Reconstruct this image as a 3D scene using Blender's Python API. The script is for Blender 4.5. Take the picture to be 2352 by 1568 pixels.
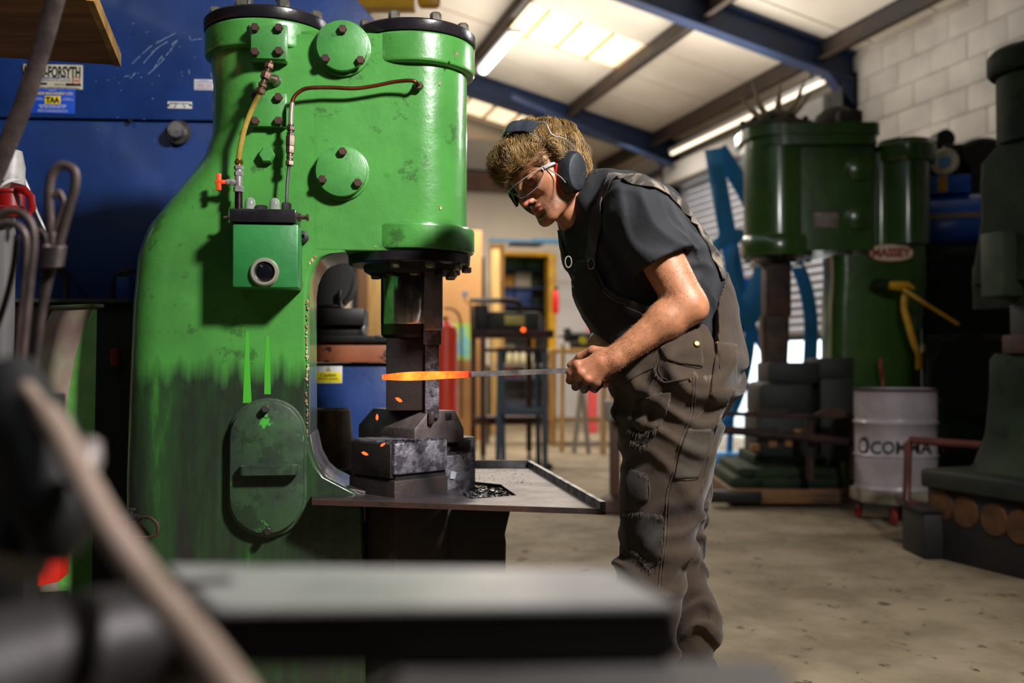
import bpy, bmesh, math, random
import numpy as np
from mathutils import Vector, Matrix, noise as mnoise
random.seed(7)
for o in list(bpy.data.objects): bpy.data.objects.remove(o)
SC = bpy.context.scene
COL = SC.collection
# ---------------------------------------------------------------- camera, world, lights, exposure
FPX = 2352 * 35 / 36.0
CH = 1.05
PITCH = math.atan(46 / FPX)
cd = bpy.data.cameras.new('camera'); cam = bpy.data.objects.new('camera', cd); COL.objects.link(cam)
cam.location = (0, 0, CH); cam.rotation_euler = (math.pi / 2 + PITCH, 0, 0)
cd.lens = 35; cd.sensor_width = 36; cd.clip_start = 0.05; cd.clip_end = 200
cd.dof.use_dof = True; cd.dof.focus_distance = 2.58; cd.dof.aperture_fstop = 2.0; cd.dof.aperture_blades = 0
SC.camera = cam
SC.view_settings.view_transform = 'Standard'; SC.view_settings.look = 'None'
SC.view_settings.gamma = 1; SC.view_settings.use_curve_mapping = False
SC.view_settings.exposure = 0.0
W = bpy.data.worlds.new('world'); SC.world = W; W.use_nodes = True
W.node_tree.nodes['Background'].inputs[0].default_value = (0.80, 0.90, 1.0, 1)
W.node_tree.nodes['Background'].inputs[1].default_value = 3.0

def area(name, loc, target, w, h, power, color=(1, 1, 1), spread=math.pi):
    d = bpy.data.lights.new(name, 'AREA'); d.shape = 'RECTANGLE'; d.size = w; d.size_y = h
    d.energy = power; d.color = color; d.spread = spread
    o = bpy.data.objects.new(name, d); COL.objects.link(o); o.location = loc
    o.rotation_euler = (Vector(target) - Vector(loc)).to_track_quat('-Z', 'Y').to_euler()
    return o
# the photographer's softbox: off frame, right of the camera and high
area('softbox', (1.55, 0.60, 3.20), (-0.05, 2.6, 1.15), 0.34, 0.34, 104, (1.0, 0.98, 0.96), math.radians(115))
# second strobe low in the building behind the man, rims his back and the hammer cylinder
area('rear_softbox', (3.0, 5.3, 2.9), (0.6, 2.6, 1.1), 0.7, 0.7, 20, (1.0, 0.97, 0.94), math.radians(100))
# light of the hung tube lamp, plus unseen area lights added as fill
for lx, ly, pw in ((-0.2, 12.3, 170), (1.3, 13.8, 110), (-1.8, 10.0, 90)):
    area('lamp_and_fill_light', (lx, ly, 4.15), (lx, ly, 0), 1.6, 0.5, pw, (1.0, 0.90, 0.78))
for lx, ly, pw in ((-0.2, 12.3, 70), (1.8, 10.5, 50), (2.9, 8.6, 10), (-2.0, 8.0, 30)):
    area('added_uplight', (lx, ly, 3.6), (lx, ly, 9), 1.6, 1.0, pw, (1.0, 0.93, 0.84))  # unseen uplights added to brighten the ceiling and walls
area('lamp_and_fill_light', (1.2, 9.6, 3.9), (4.2, 9.2, 3.6), 0.8, 0.4, 9, (1.0, 0.95, 0.88), math.radians(80))  # unseen light added to wash the block wall
area('lamp_and_fill_light', (-1.5, 1.2, 4.2), (-1.0, 2.2, 0), 2.2, 1.4, 3, (0.95, 0.96, 1.0))  # unseen fill light added above the front of the shop

# ---------------------------------------------------------------- projection helpers (pixel of the 2352x1568 frame -> point in the room)
_cp, _sp = math.cos(PITCH), math.sin(PITCH)
def ray(px, py):
    u = (px - 1176) / FPX; v = (784 - py) / FPX
    return Vector((u, _cp - _sp * v, _sp + _cp * v))
def P(px, py, D):
    r = ray(px, py); return Vector((0, 0, CH)) + r * (D / r.y)
class Fr:
    """local frame of a thing: origin on the floor, rotated about z; at() gives the local point seen at a pixel in plane y=yl"""
    def __init__(s, ox, oy, rz=0.0, oz=0.0):
        s.o = Vector((ox, oy, oz)); s.rz = rz; s.c = math.cos(rz); s.s = math.sin(rz)
    def loc(s, w):
        d = Vector(w) - s.o
        return Vector((s.c * d.x + s.s * d.y, -s.s * d.x + s.c * d.y, d.z))
    def at(s, px, py, yl=0.0):
        r = ray(px, py); o = s.loc((0, 0, CH)); d = Vector((s.c * r.x + s.s * r.y, -s.s * r.x + s.c * r.y, r.z))
        k = (yl - o.y) / d.y
        return o + d * k
    def x(s, px, yl=0.0, py=784): return s.at(px, py, yl).x
    def z(s, py, yl=0.0, px=1176): return s.at(px, py, yl).z
    def floor(s, px, py, z=0.0):
        r = ray(px, py); return s.loc(Vector((0, 0, CH)) + r * ((z - CH) / r.z))

# ---------------------------------------------------------------- materials
def lin(h):
    if isinstance(h, str):
        h = h.lstrip('#'); c = [int(h[i:i + 2], 16) / 255 for i in (0, 2, 4)]
        return tuple(((x / 12.92) if x <= .04045 else ((x + .055) / 1.055) ** 2.4) for x in c) + (1,)
    return tuple(h) + ((1,) if len(h) == 3 else ())
MATS = {}
def mat(name, c, rough=.5, metal=0., c2=None, scale=6., detail=5., bump=0., bscale=None, wear=None, wth=.62, wscale=9.,
        lo=.4, hi=.6, stretch=(1, 1, 1), emit=None, estr=0., coat=0., spec=None, rvar=0., trans=0., sheen=0., grad=None, sss=0., spots=None):
    """principled, colour c mixed with c2 by noise, chips of colour wear over a threshold, noise bump; grad=(colour, z0, z1, noise) puts grime below z0"""
    if name in MATS: return MATS[name]
    m = bpy.data.materials.new(name); m.use_nodes = True; nt = m.node_tree; N = nt.nodes; L = nt.links
    b = N['Principled BSDF']; MATS[name] = m
    b.inputs['Base Color'].default_value = lin(c); b.inputs['Roughness'].default_value = rough; b.inputs['Metallic'].default_value = metal
    if spec is not None: b.inputs['Specular IOR Level'].default_value = spec
    if coat: b.inputs['Coat Weight'].default_value = coat; b.inputs['Coat Roughness'].default_value = .12
    if trans: b.inputs['Transmission Weight'].default_value = trans
    if sheen: b.inputs['Sheen Weight'].default_value = sheen
    if sss: b.inputs['Subsurface Weight'].default_value = sss; b.inputs['Subsurface Radius'].default_value = (.012, .005, .003); b.inputs['Subsurface Scale'].default_value = 1.
    if emit: b.inputs['Emission Color'].default_value = lin(emit); b.inputs['Emission Strength'].default_value = estr
    tc = N.new('ShaderNodeTexCoord'); mp = N.new('ShaderNodeMapping'); L.new(tc.outputs['Object'], mp.inputs[0])
    mp.inputs['Scale'].default_value = stretch
    def noi(sc, det=5., rough_=.6):
        n = N.new('ShaderNodeTexNoise'); n.inputs['Scale'].default_value = sc; n.inputs['Detail'].default_value = det
        n.inputs['Roughness'].default_value = rough_; L.new(mp.outputs[0], n.inputs['Vector']); return n.outputs['Fac']
    def ramp(src, a, b_):
        r = N.new('ShaderNodeMapRange'); r.inputs['From Min'].default_value = a; r.inputs['From Max'].default_value = b_; r.clamp = True
        L.new(src, r.inputs['Value']); return r.outputs['Result']
    cur = None
    def mix(fac, A, B):
        x = N.new('ShaderNodeMix'); x.data_type = 'RGBA'; L.new(fac, x.inputs[0])
        if isinstance(A, tuple): x.inputs[6].default_value = A
        else: L.new(A, x.inputs[6])
        if isinstance(B, tuple): x.inputs[7].default_value = B
        else: L.new(B, x.inputs[7])
        return x.outputs[2]
    cur = lin(c)
    if c2: cur = mix(ramp(noi(scale, detail), lo, hi), cur, lin(c2))
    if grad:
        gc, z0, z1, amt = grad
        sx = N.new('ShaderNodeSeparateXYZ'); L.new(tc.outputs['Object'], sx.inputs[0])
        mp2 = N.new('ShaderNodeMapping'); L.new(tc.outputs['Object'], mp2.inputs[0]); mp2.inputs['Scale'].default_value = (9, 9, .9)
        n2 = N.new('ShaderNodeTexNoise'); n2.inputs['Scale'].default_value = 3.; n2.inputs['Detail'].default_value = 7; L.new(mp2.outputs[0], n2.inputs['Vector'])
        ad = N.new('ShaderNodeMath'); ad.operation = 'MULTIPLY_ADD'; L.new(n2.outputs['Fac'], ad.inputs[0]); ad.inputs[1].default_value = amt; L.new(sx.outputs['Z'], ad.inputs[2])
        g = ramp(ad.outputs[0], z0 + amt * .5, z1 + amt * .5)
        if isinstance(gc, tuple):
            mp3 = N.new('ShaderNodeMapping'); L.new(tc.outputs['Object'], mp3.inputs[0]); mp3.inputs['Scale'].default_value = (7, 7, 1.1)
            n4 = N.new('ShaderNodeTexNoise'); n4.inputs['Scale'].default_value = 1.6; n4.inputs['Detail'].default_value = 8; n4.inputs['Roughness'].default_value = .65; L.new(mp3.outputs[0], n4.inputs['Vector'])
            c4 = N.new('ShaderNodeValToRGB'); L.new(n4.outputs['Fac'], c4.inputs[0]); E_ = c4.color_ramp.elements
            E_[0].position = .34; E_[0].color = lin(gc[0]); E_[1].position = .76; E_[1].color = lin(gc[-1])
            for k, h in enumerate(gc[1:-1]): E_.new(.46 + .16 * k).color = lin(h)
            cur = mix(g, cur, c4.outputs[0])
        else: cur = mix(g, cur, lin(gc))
        mu = None
    if spots:
        f_ = ramp(noi(spots[2], 7., .75), spots[1], spots[1] + .05); k_ = N.new('ShaderNodeMath'); k_.operation = 'MULTIPLY'; L.new(f_, k_.inputs[0]); k_.inputs[1].default_value = spots[3]; cur = mix(k_.outputs[0], cur, lin(spots[0]))
    if wear:
        cur = mix(ramp(noi(wscale, 8., .7), wth, wth + .015), cur, lin(wear))
    if not isinstance(cur, tuple): L.new(cur, b.inputs['Base Color'])
    if rvar:
        r = N.new('ShaderNodeMapRange'); r.inputs['To Min'].default_value = max(.03, rough - rvar); r.inputs['To Max'].default_value = min(1, rough + rvar)
        r.inputs['From Min'].default_value = .3; r.inputs['From Max'].default_value = .7
        L.new(noi(scale * 1.7, 4), r.inputs['Value']); L.new(r.outputs[0], b.inputs['Roughness'])
    if bump:
        bn = N.new('ShaderNodeBump'); bn.inputs['Strength'].default_value = 1.; bn.inputs['Distance'].default_value = bump
        L.new(noi(bscale or scale * 3, 6), bn.inputs['Height']); L.new(bn.outputs[0], b.inputs['Normal'])
    return m

# ---------------------------------------------------------------- mesh builder
class MB:
    def __init__(s): s.v = []; s.f = []; s.sm = []
    def add(s, verts, faces, M=None, smooth=True):
        n = len(s.v)
        for p in verts:
            p = Vector(p); s.v.append(tuple(M @ p) if M is not None else tuple(p))
        for f in faces: s.f.append(tuple(i + n for i in f)); s.sm.append(smooth)
        return s
    def box(s, x0, x1, y0, y1, z0, z1, b=0., M=None):
        if x1 < x0: x0, x1 = x1, x0
        if y1 < y0: y0, y1 = y1, y0
        if z1 < z0: z0, z1 = z1, z0
        b = min(b, (x1 - x0) * .45, (y1 - y0) * .45, (z1 - z0) * .45)
        if b <= 0:
            v = [(x, y, z) for z in (z0, z1) for y in (y0, y1) for x in (x0, x1)]
            return s.add(v, [(0, 2, 3, 1), (4, 5, 7, 6), (0, 1, 5, 4), (2, 6, 7, 3), (0, 4, 6, 2), (1, 3, 7, 5)], M, False)
        bm = bmesh.new(); bmesh.ops.create_cube(bm, size=1)
        for q in bm.verts: q.co = Vector(((x0 + x1) / 2 + q.co.x * (x1 - x0), (y0 + y1) / 2 + q.co.y * (y1 - y0), (z0 + z1) / 2 + q.co.z * (z1 - z0)))
        bmesh.ops.bevel(bm, geom=bm.edges[:], offset=b, segments=2, affect='EDGES', profile=.5)
        return s.bm(bm, M)
    def bm(s, bm, M=None, smooth=True):
        bm.verts.index_update()
        s.add([q.co for q in bm.verts], [[q.index for q in f.verts] for f in bm.faces], M, smooth); bm.free(); return s
    def cyl(s, p0, p1, r0, r1=None, n=20, cap=True, M=None, b=0.):
        p0 = Vector(p0); p1 = Vector(p1); r1 = r0 if r1 is None else r1
        if b:
            L = (p1 - p0).length
            return s.lathe([(0, 0), (r0 - b, 0), (r0, b), (r1, L - b), (r1 - b, L), (0, L)], p0, p1 - p0, n, M)
        return s.lathe(([(0, 0)] if cap else []) + [(r0, 0), (r1, (p1 - p0).length)] + ([(0, (p1 - p0).length)] if cap else []), p0, p1 - p0, n, M)
    def lathe(s, prof, o=(0, 0, 0), axis=(0, 0, 1), n=24, M=None, a0=0., a1=2 * math.pi):
        q = Vector(axis).to_track_quat('Z', 'Y').to_matrix(); o = Vector(o)
        full = abs(a1 - a0 - 2 * math.pi) < 1e-6; m = n if full else n + 1
        vs = []; idx = []
        for (r, h) in prof:
            if r < 1e-7: idx.append([len(vs)] * m); vs.append(o + q @ Vector((0, 0, h)))
            else:
                idx.append(list(range(len(vs), len(vs) + m)))
                for k in range(m):
                    a = a0 + (a1 - a0) * k / n; vs.append(o + q @ Vector((r * math.cos(a), r * math.sin(a), h)))
        fs = []
        for i in range(len(prof) - 1):
            A, B = idx[i], idx[i + 1]
            for k in range(n):
                k2 = (k + 1) % m if full else k + 1
                f = []
                for t in (A[k], A[k2], B[k2], B[k]):
                    if t not in f: f.append(t)
                if len(f) > 2: fs.append(f)
        return s.add(vs, fs, M)
    def hexb(s, p, axis, r, h, n=6, M=None):
        """hex bolt head sitting at p, axis outwards, small chamfer"""
        a = Vector(axis).normalized() * h
        s.lathe([(0, 0), (r, 0), (r, h * .8), (r * .82, h), (0, h)], p, a, 6, M)
        for k in range(len(s.sm) - 30, len(s.sm)): s.sm[k] = False
        return s
    def tube(s, pts, r, n=10, flat=1., up=None, cap=True, M=None, closed=False):
        """sweep; r a number or list; flat squeezes the section along 'up'"""
        pts = [Vector(p) for p in pts]; k = len(pts); rs = r if isinstance(r, (list, tuple)) else [r] * k
        vs = []; nrm = None
        for i in range(k):
            if closed: t = (pts[(i + 1) % k] - pts[i - 1]).normalized()
            else: t = (pts[min(i + 1, k - 1)] - pts[max(i - 1, 0)]).normalized()
            if up is not None:
                u = up[i] if isinstance(up, list) else up
                nrm = Vector(u) - t * t.dot(Vector(u))
                if nrm.length < 1e-5: nrm = t.orthogonal()
            elif nrm is None: nrm = t.orthogonal()
            else: nrm = nrm - t * t.dot(nrm)
            nrm = nrm.normalized(); bn = t.cross(nrm)
            for j in range(n):
                a = 2 * math.pi * (j + .5) / n
                if n == 4: vs.append(pts[i] + (nrm * math.sin(a) * flat + bn * math.cos(a)) * rs[i] * 1.4142)
                else: vs.append(pts[i] + (nrm * math.sin(a) * flat + bn * math.cos(a)) * rs[i])
        fs = []
        for i in range(k if closed else k - 1):
            for j in range(n):
                j2 = (j + 1) % n; i2 = (i + 1) % k
                fs.append((i * n + j, i * n + j2, i2 * n + j2, i2 * n + j))
        if cap and not closed: fs.append(tuple(range(n))[::-1]); fs.append(tuple((k - 1) * n + j for j in range(n)))
        return s.add(vs, fs, M)
    def prism(s, poly, y0, y1, b=0., M=None, smooth=False):
        """polygon in xz extruded along y"""
        bm = bmesh.new(); vs = [bm.verts.new((p[0], y0, p[1])) for p in poly]
        f = bm.faces.new(vs); r = bmesh.ops.extrude_face_region(bm, geom=[f])
        for q in r['geom']:
            if isinstance(q, bmesh.types.BMVert): q.co.y = y1
        bmesh.ops.recalc_face_normals(bm, faces=bm.faces[:])
        if b:
            bmesh.ops.bevel(bm, geom=[e for e in bm.edges if e.calc_face_angle(0) > .3], offset=b, segments=2, affect='EDGES', profile=.5)
        bmesh.ops.triangulate(bm, faces=[f for f in bm.faces if len(f.verts) > 4])
        return s.bm(bm, M, smooth or b > 0)
    def build(s, name, material, parent=None, sharp=35., label=None, group=None, kind=None, cat=None, loc=None):
        me = bpy.data.meshes.new(name); me.from_pydata(s.v, [], s.f); me.validate(clean_customdata=False)
        me.update()
        if len(me.polygons) == len(s.sm): me.polygons.foreach_set('use_smooth', s.sm)
        bm = bmesh.new(); bm.from_mesh(me); bmesh.ops.recalc_face_normals(bm, faces=bm.faces[:]); bm.to_mesh(me); bm.free()
        me.set_sharp_from_angle(angle=math.radians(sharp))
        if material: me.materials.append(material)
        o = bpy.data.objects.new(name, me); COL.objects.link(o)
        if parent: o.parent = parent
        if loc is not None: o.location = loc
        tag(o, label, cat, group, kind); return o
def tag(o, label=None, cat=None, group=None, kind=None):
    if label: o['label'] = label
    if cat: o['category'] = cat
    if group: o['group'] = group
    if kind: o['kind'] = kind
    return o
def thing(name, label, cat, loc=(0, 0, 0), rz=0., group=None):
    o = bpy.data.objects.new(name, None); COL.objects.link(o); o.empty_display_size = .1
    o.location = loc; o.rotation_euler = (0, 0, rz); return tag(o, label, cat, group)
def thingF(name, label, cat, fr, group=None): return thing(name, label, cat, fr.o, fr.rz, group)
def children(o): return [c for c in bpy.data.objects if c.parent == o]
def dup(root, loc=None, rz=None, label=None):
    r = root.copy(); COL.objects.link(r)
    if loc is not None: r.location = loc
    if rz is not None: r.rotation_euler = (0, 0, rz)
    if label: r['label'] = label
    for ch in children(root):
        c = ch.copy(); COL.objects.link(c); c.parent = r
        for g in children(ch):
            d = g.copy(); COL.objects.link(d); d.parent = c
    return r
def text(name, body, material, parent, center, width, height=None, M=None, ext=.0006, bold=0., label=None, spacing=1.):
    """lettering facing local -y, fitted to width (and height) about center"""
    c = bpy.data.curves.new(name, 'FONT'); c.body = body; c.size = 1; c.align_x = 'CENTER'; c.align_y = 'CENTER'
    c.offset = bold; c.space_character = spacing; c.resolution_u = 3
    t = bpy.data.objects.new('tmp', c); COL.objects.link(t)
    dg = bpy.context.evaluated_depsgraph_get(); me = bpy.data.meshes.new_from_object(t.evaluated_get(dg)); bpy.data.objects.remove(t)
    n = len(me.vertices); a = np.empty(n * 3); me.vertices.foreach_get('co', a); a = a.reshape(-1, 3)
    lo = a.min(0); hi = a.max(0); w = hi[0] - lo[0]; h = hi[1] - lo[1]; sx = width / w; sz = (height / h) if height else sx
    mid = (lo + hi) / 2; b = np.zeros_like(a); b[:, 0] = (a[:, 0] - mid[0]) * sx; b[:, 2] = (a[:, 1] - mid[1]) * sz
    if M is not None:
        R = np.array(M.to_3x3()); b = b @ R.T
    me.vertices.foreach_set('co', (b).ravel()); me.name = name
    me.materials.clear(); me.materials.append(material)
    o = bpy.data.objects.new(name, me); COL.objects.link(o); o.parent = parent; o.location = center
    if label: o['label'] = label
    return o
def arc(c, r, a0, a1, n, ax=(1, 0, 0), ay=(0, 0, 1)):
    c = Vector(c); ax = Vector(ax); ay = Vector(ay)
    return [c + ax * r * math.cos(math.radians(a0 + (a1 - a0) * i / n)) + ay * r * math.sin(math.radians(a0 + (a1 - a0) * i / n)) for i in range(n + 1)]
def spline(pts, n=8):
    """Catmull-Rom through points"""
    pts = [Vector(p) for p in pts]; out = []
    q = [pts[0] * 2 - pts[1]] + pts + [pts[-1] * 2 - pts[-2]]
    for i in range(1, len(q) - 2):
        for k in range(n):
            t = k / n; a, b, c, d = q[i - 1], q[i], q[i + 1], q[i + 2]
            out.append(.5 * ((2 * b) + (c - a) * t + (2 * a - 5 * b + 4 * c - d) * t * t + (3 * b - a - 3 * c + d) * t ** 3))
    out.append(pts[-1]); return out
def interp(x, pts):
    pts = sorted(pts)
    if x <= pts[0][0]: return pts[0][1]
    for (a, b), (c, d) in zip(pts, pts[1:]):
        if x <= c: return b + (d - b) * (x - a) / (c - a)
    return pts[-1][1]
# ---------------------------------------------------------------- materials used across the scene
M_floor = mat('concrete', '#93846b', .8, c2='#74664e', scale=2.6, lo=.38, hi=.62, wear='#4c4030', wth=.605, wscale=9., bump=.006, bscale=20, rvar=.12)
M_ceil = mat('roof_liner', '#d2c9bb', .65, c2='#c2b8aa', scale=.6)
M_ceil2 = mat('roof_liner_end', '#8d8a86', .6)
M_block = mat('painted_block', '#b9b2a8', .8, c2='#a8a198', scale=2., bump=.004, bscale=60)
M_mortar = mat('mortar', '#989186', .9)
M_cream = mat('cream_wall', '#d8cdbb', .8, c2='#c9bfb2', scale=.7, lo=.3, hi=.7)
M_white = mat('white_wall', '#c9c6c6', .8, c2='#bdb9b6', scale=.9, lo=.3, hi=.7)
M_dark = mat('black_steel', '#1c1a1a', .5, .3, c2='#262220', scale=4, rvar=.12)
M_blk = mat('matt_black', '#100f0f', .6)
M_purlin = mat('purlin_steel', '#2b2522', .6, .1, c2='#453528', scale=1.2)
M_bluebeam = mat('blue_beam', '#182d50', .5, c2='#142442', scale=3)
M_shutter = mat('shutter_steel', '#8b8a90', .45, .3, c2='#7b7a80', scale=1.5)
M_brown = mat('brown_steel', '#5a3c2a', .6, c2='#473022', scale=2)
M_wood = mat('pine_timber', '#c49a5c', .65, c2='#a87c42', scale=3, stretch=(8, 8, .8), bump=.001)
M_ply = mat('plywood', '#a2733e', .7, c2='#7f5629', scale=2.5, stretch=(1, 9, 9), bump=.001)
M_yellow = mat('yellow_paint', '#e0aa10', .45, c2='#c8930c', scale=6, wear='#3c3020', wth=.66, wscale=12)
M_outs = mat('yard_concrete', '#e2e5dc', .9, c2='#d2d6ca', scale=1)
M_lampglow = mat('lamp_diffuser', '#ffffff', .4, emit='#f1fbff', estr=9.)
M_lampglow2 = mat('strip_lamp_diffuser', '#ffffff', .4, emit='#ffe9c8', estr=1.6)
M_sky = mat('skylight_sheet', '#fff2d8', .5, emit='#ffe6bd', estr=1.25, c2='#ffd9a0', scale=1.5)
M_rust = mat('rusty_steel', '#4a3026', .65, .35, c2='#2c2220', scale=7, bump=.002, bscale=40, rvar=.1)
M_greyst = mat('grey_steel', '#6c6a6a', .42, .8, c2='#4a4848', scale=9, rvar=.12)
M_bright = mat('polished_steel', '#b9b6b8', .16, 1., c2='#8e8a8c', scale=12, rvar=.06)
M_dkgreen = mat('dark_green_paint', '#35581a', .28, c2='#2b4a16', scale=3, coat=.6, wear='#151a12', wth=.66, wscale=7, bump=.004, bscale=5)
M_dkgreen2 = mat('dirty_green_paint', '#24351f', .7, spec=.2, c2='#182215', scale=3, wear='#11150f', wth=.6, wscale=8, bump=.004, bscale=9)
M_blueA = mat('sky_blue_paint', '#3f9fe4', .35, c2='#3893d6', scale=4)

# ---------------------------------------------------------------- building shell; local axes: x along the right wall into depth, y away from it into the room
BF = Fr(3.7, 11.0, math.radians(105.66))
RS = .25
def rz_(s): return 4.42 + RS * s
def st(name, mb, m, kind='structure', sharp=30):
    o = mb.build(name, m, kind=kind, sharp=sharp); o.location = BF.o; o.rotation_euler = (0, 0, BF.rz); return o
st('floor', MB().box(-17, 10, -.26, 11.5, -.1, 0), M_floor)
# right wall: blockwork, then two columns with the roller shutter between, then a plain bay
wr = MB(); wr.box(-17, -.15, -.25, -.06, 0, 4.42); wr.box(4.5, 7.0, -.25, -.02, 0, 4.42); wr.box(-.15, 4.5, -.25, -.05, 3.72, 4.42)
wall_right = st('wall_right', wr, M_mortar)
rb = random.Random(3)
for r in range(12):
    z0 = 1.60 + r * .25
    off = .25 if r % 2 else 0
    for c in range(12):
        x1 = -.16 - c * .5 + off
        x0 = x1 - .494
        x1 = min(x1, -.155)
        if x0 < -5.2 or x1 - x0 < .05: continue
        MB().box(x0, x1, -.07, rb.uniform(0, .004), z0, min(z0 + .244, 4.45), .003).build('block', M_block, wall_right)
blk = MB().box(-17, -5.3, -.07, 0, 0, 4.42); blk.box(-5.3, -.155, -.07, 0, 0, 1.59); blk.box(4.5, 7, -.07, 0, 0, 4.42); blk.build('wall_render', M_white, wall_right)
# back wall with a doorway into the store
wb = MB(); TB = 6.75
wb.box(TB, TB + .2, -.3, 1.27, 0, 5.2); wb.box(TB, TB + .2, 2.15, 11.5, 0, 7.5); wb.box(TB, TB + .2, 1.27, 2.15, 2.88, 5.2)
wall_back = st('wall_back', wb, M_cream)
MB().box(TB - .04, TB, 5.0, 11.4, 0, 4.0).box(TB - .04, TB, -.05, 1.27, 0, 2.9).build('wall_render', M_white, wall_back)
st('wall_left', MB().box(-17, 7.5, 11.3, 11.5, 0, 6.6), mat('dark_unseen_wall', '#4a4744', .9))  # unseen walls coloured dark to cut the bounced fill light
st('wall_front', MB().box(-17.2, -17, -.3, 11.5, 0, 7.3), MATS['dark_unseen_wall'])
# store room beyond the doorway
s = MB(); s.box(9.2, 9.3, .4, 3.2, 0, 3.2); s.box(TB + .2, 9.2, .4, .5, 0, 3.2); s.box(TB + .2, 9.2, 3.1, 3.2, 0, 3.2); s.box(TB + .2, 9.2, .4, 3.2, 3.1, 3.2)
st('wall_store', s, M_white)
dj = MB(); dj.box(TB - .06, TB + .22, 2.10, 2.34, 0, 3.05, .01); door = st('door_1', dj, M_wood)
MB().box(TB - .05, TB + .22, 1.17, 1.30, 0, 2.90, .01).build('door_jamb', M_yellow, door)
MB().box(TB - .05, TB + .22, 1.28, 2.12, 2.86, 2.93, .01).build('door_head', M_yellow, door)
# steelwork bands high on the back wall
st('trim_1', MB().box(TB - .3, TB - .05, 1.6, 11, 3.92, 4.18), M_brown)
st('trim_2', MB().box(TB - .28, TB - .06, 1.2, 11, 4.25, 4.75), M_ceil2)
# roller shutter, half raised
sh = MB(); sh.box(.12, 4.35, -.06, -.045, 1.30, 1.36)
shutter = st('door_2', sh, M_dark)
nsl = 24; hs = (3.70 - 1.36) / nsl
for k in range(nsl):
    prof = [(0, 0), (.012, .1), (.022, .3), (.024, .5), (.022, .7), (.012, .9), (0, 1)]
    m = MB(); vs = []
    for x in (.15, 4.32):
        for (y, q) in prof: vs.append((x, -.055 + y, 1.36 + k * hs + q * hs * .97))
    m.add(vs, [(i, i + 1, i + 8, i + 7) for i in range(6)] + [tuple(range(7))[::-1], tuple(range(7, 14)), (0, 7, 13, 6)])
    m.build('slat', M_shutter, shutter)
MB().box(.12, .20, -.08, .02, 0, 3.7).box(4.28, 4.36, -.08, .02, 0, 3.7).build('guide_rail', M_dark, shutter)
MB().box(.1, 4.4, -.1, .22, 3.72, 4.02, .03).build('roller_housing', M_ceil2, shutter)
# outside yard
st('ground', MB().box(-20, 20, -30, -.26, -.15, -.02), M_outs)
st('trim_3', MB().box(.12, 6.7, .02, .09, 3.98, 4.08), M_greyst)
# roof: liner sheets between the purlins, two translucent rooflights
SP = [-.05, .4, 1.75, 3.37, 4.9, 6.4, 7.9, 9.4, 11.4]
slope = math.atan(RS)
backing = MB(); backing.add([(-17.2, -.4, rz_(-.4) + .07), (7.6, -.4, rz_(-.4) + .07), (7.6, 11.6, rz_(11.6) + .07), (-17.2, 11.6, rz_(11.6) + .07),
                             (-17.2, -.4, rz_(-.4) + .12), (7.6, -.4, rz_(-.4) + .12), (7.6, 11.6, rz_(11.6) + .12), (-17.2, 11.6, rz_(11.6) + .12)],
                            [(0, 1, 2, 3), (7, 6, 5, 4), (0, 4, 5, 1), (1, 5, 6, 2), (2, 6, 7, 3), (3, 7, 4, 0)])
ceiling = st('ceiling', backing, M_mortar)
def slab(m, t0, t1, s0, s1, dz0, dz1):
    v = [(t, s_, rz_(s_) + dz) for dz in (dz0, dz1) for s_ in (s0, s1) for t in (t0, t1)]
    return m.add(v, [(0, 2, 3, 1), (4, 5, 7, 6), (0, 1, 5, 4), (2, 6, 7, 3), (0, 4, 6, 2), (1, 3, 7, 5)], None, False)
SK = [(2, 1.50, 2.50), (3, 5.40, 6.40), (2, 5.40, 6.40)]
for i in range(len(SP) - 1):
    for t in range(-6, 7):
        t0 = t + .5; t1 = t0 + .972
        if t1 > 6.75: t1 = 6.74
        if any(i == a and abs(t0 - b) < .2 for a, b, c in SK): continue
        slab(MB(), t0, t1, SP[i] + .01, SP[i + 1] - .01, .01, .05).build('panel', M_ceil, ceiling)
slab(MB(), -17, -5.5, -.05, 11.4, .01, .05).build('roof_sheet', M_ceil, ceiling)
for n, (i, a, b) in enumerate(SK):
    w = slab(MB(), a + .0, b - .0, SP[i], SP[i + 1], .052, .06); wo = st('window_%d' % (n + 1), w, M_sky)
    q = 4
    for k in range(q):
        s0 = SP[i] + (SP[i + 1] - SP[i]) * k / q; s1 = SP[i] + (SP[i + 1] - SP[i]) * (k + 1) / q
        slab(MB(), a + .03, b - .03, s0 + .02, s1 - .02, .03, .045).build('pane', M_sky, wo)
        slab(MB(), a, b, s1 - .02, s1 + .02, .01, .05).build('glazing_bar', mat('glazing_bar', '#c99a5c', .6), wo)
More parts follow.
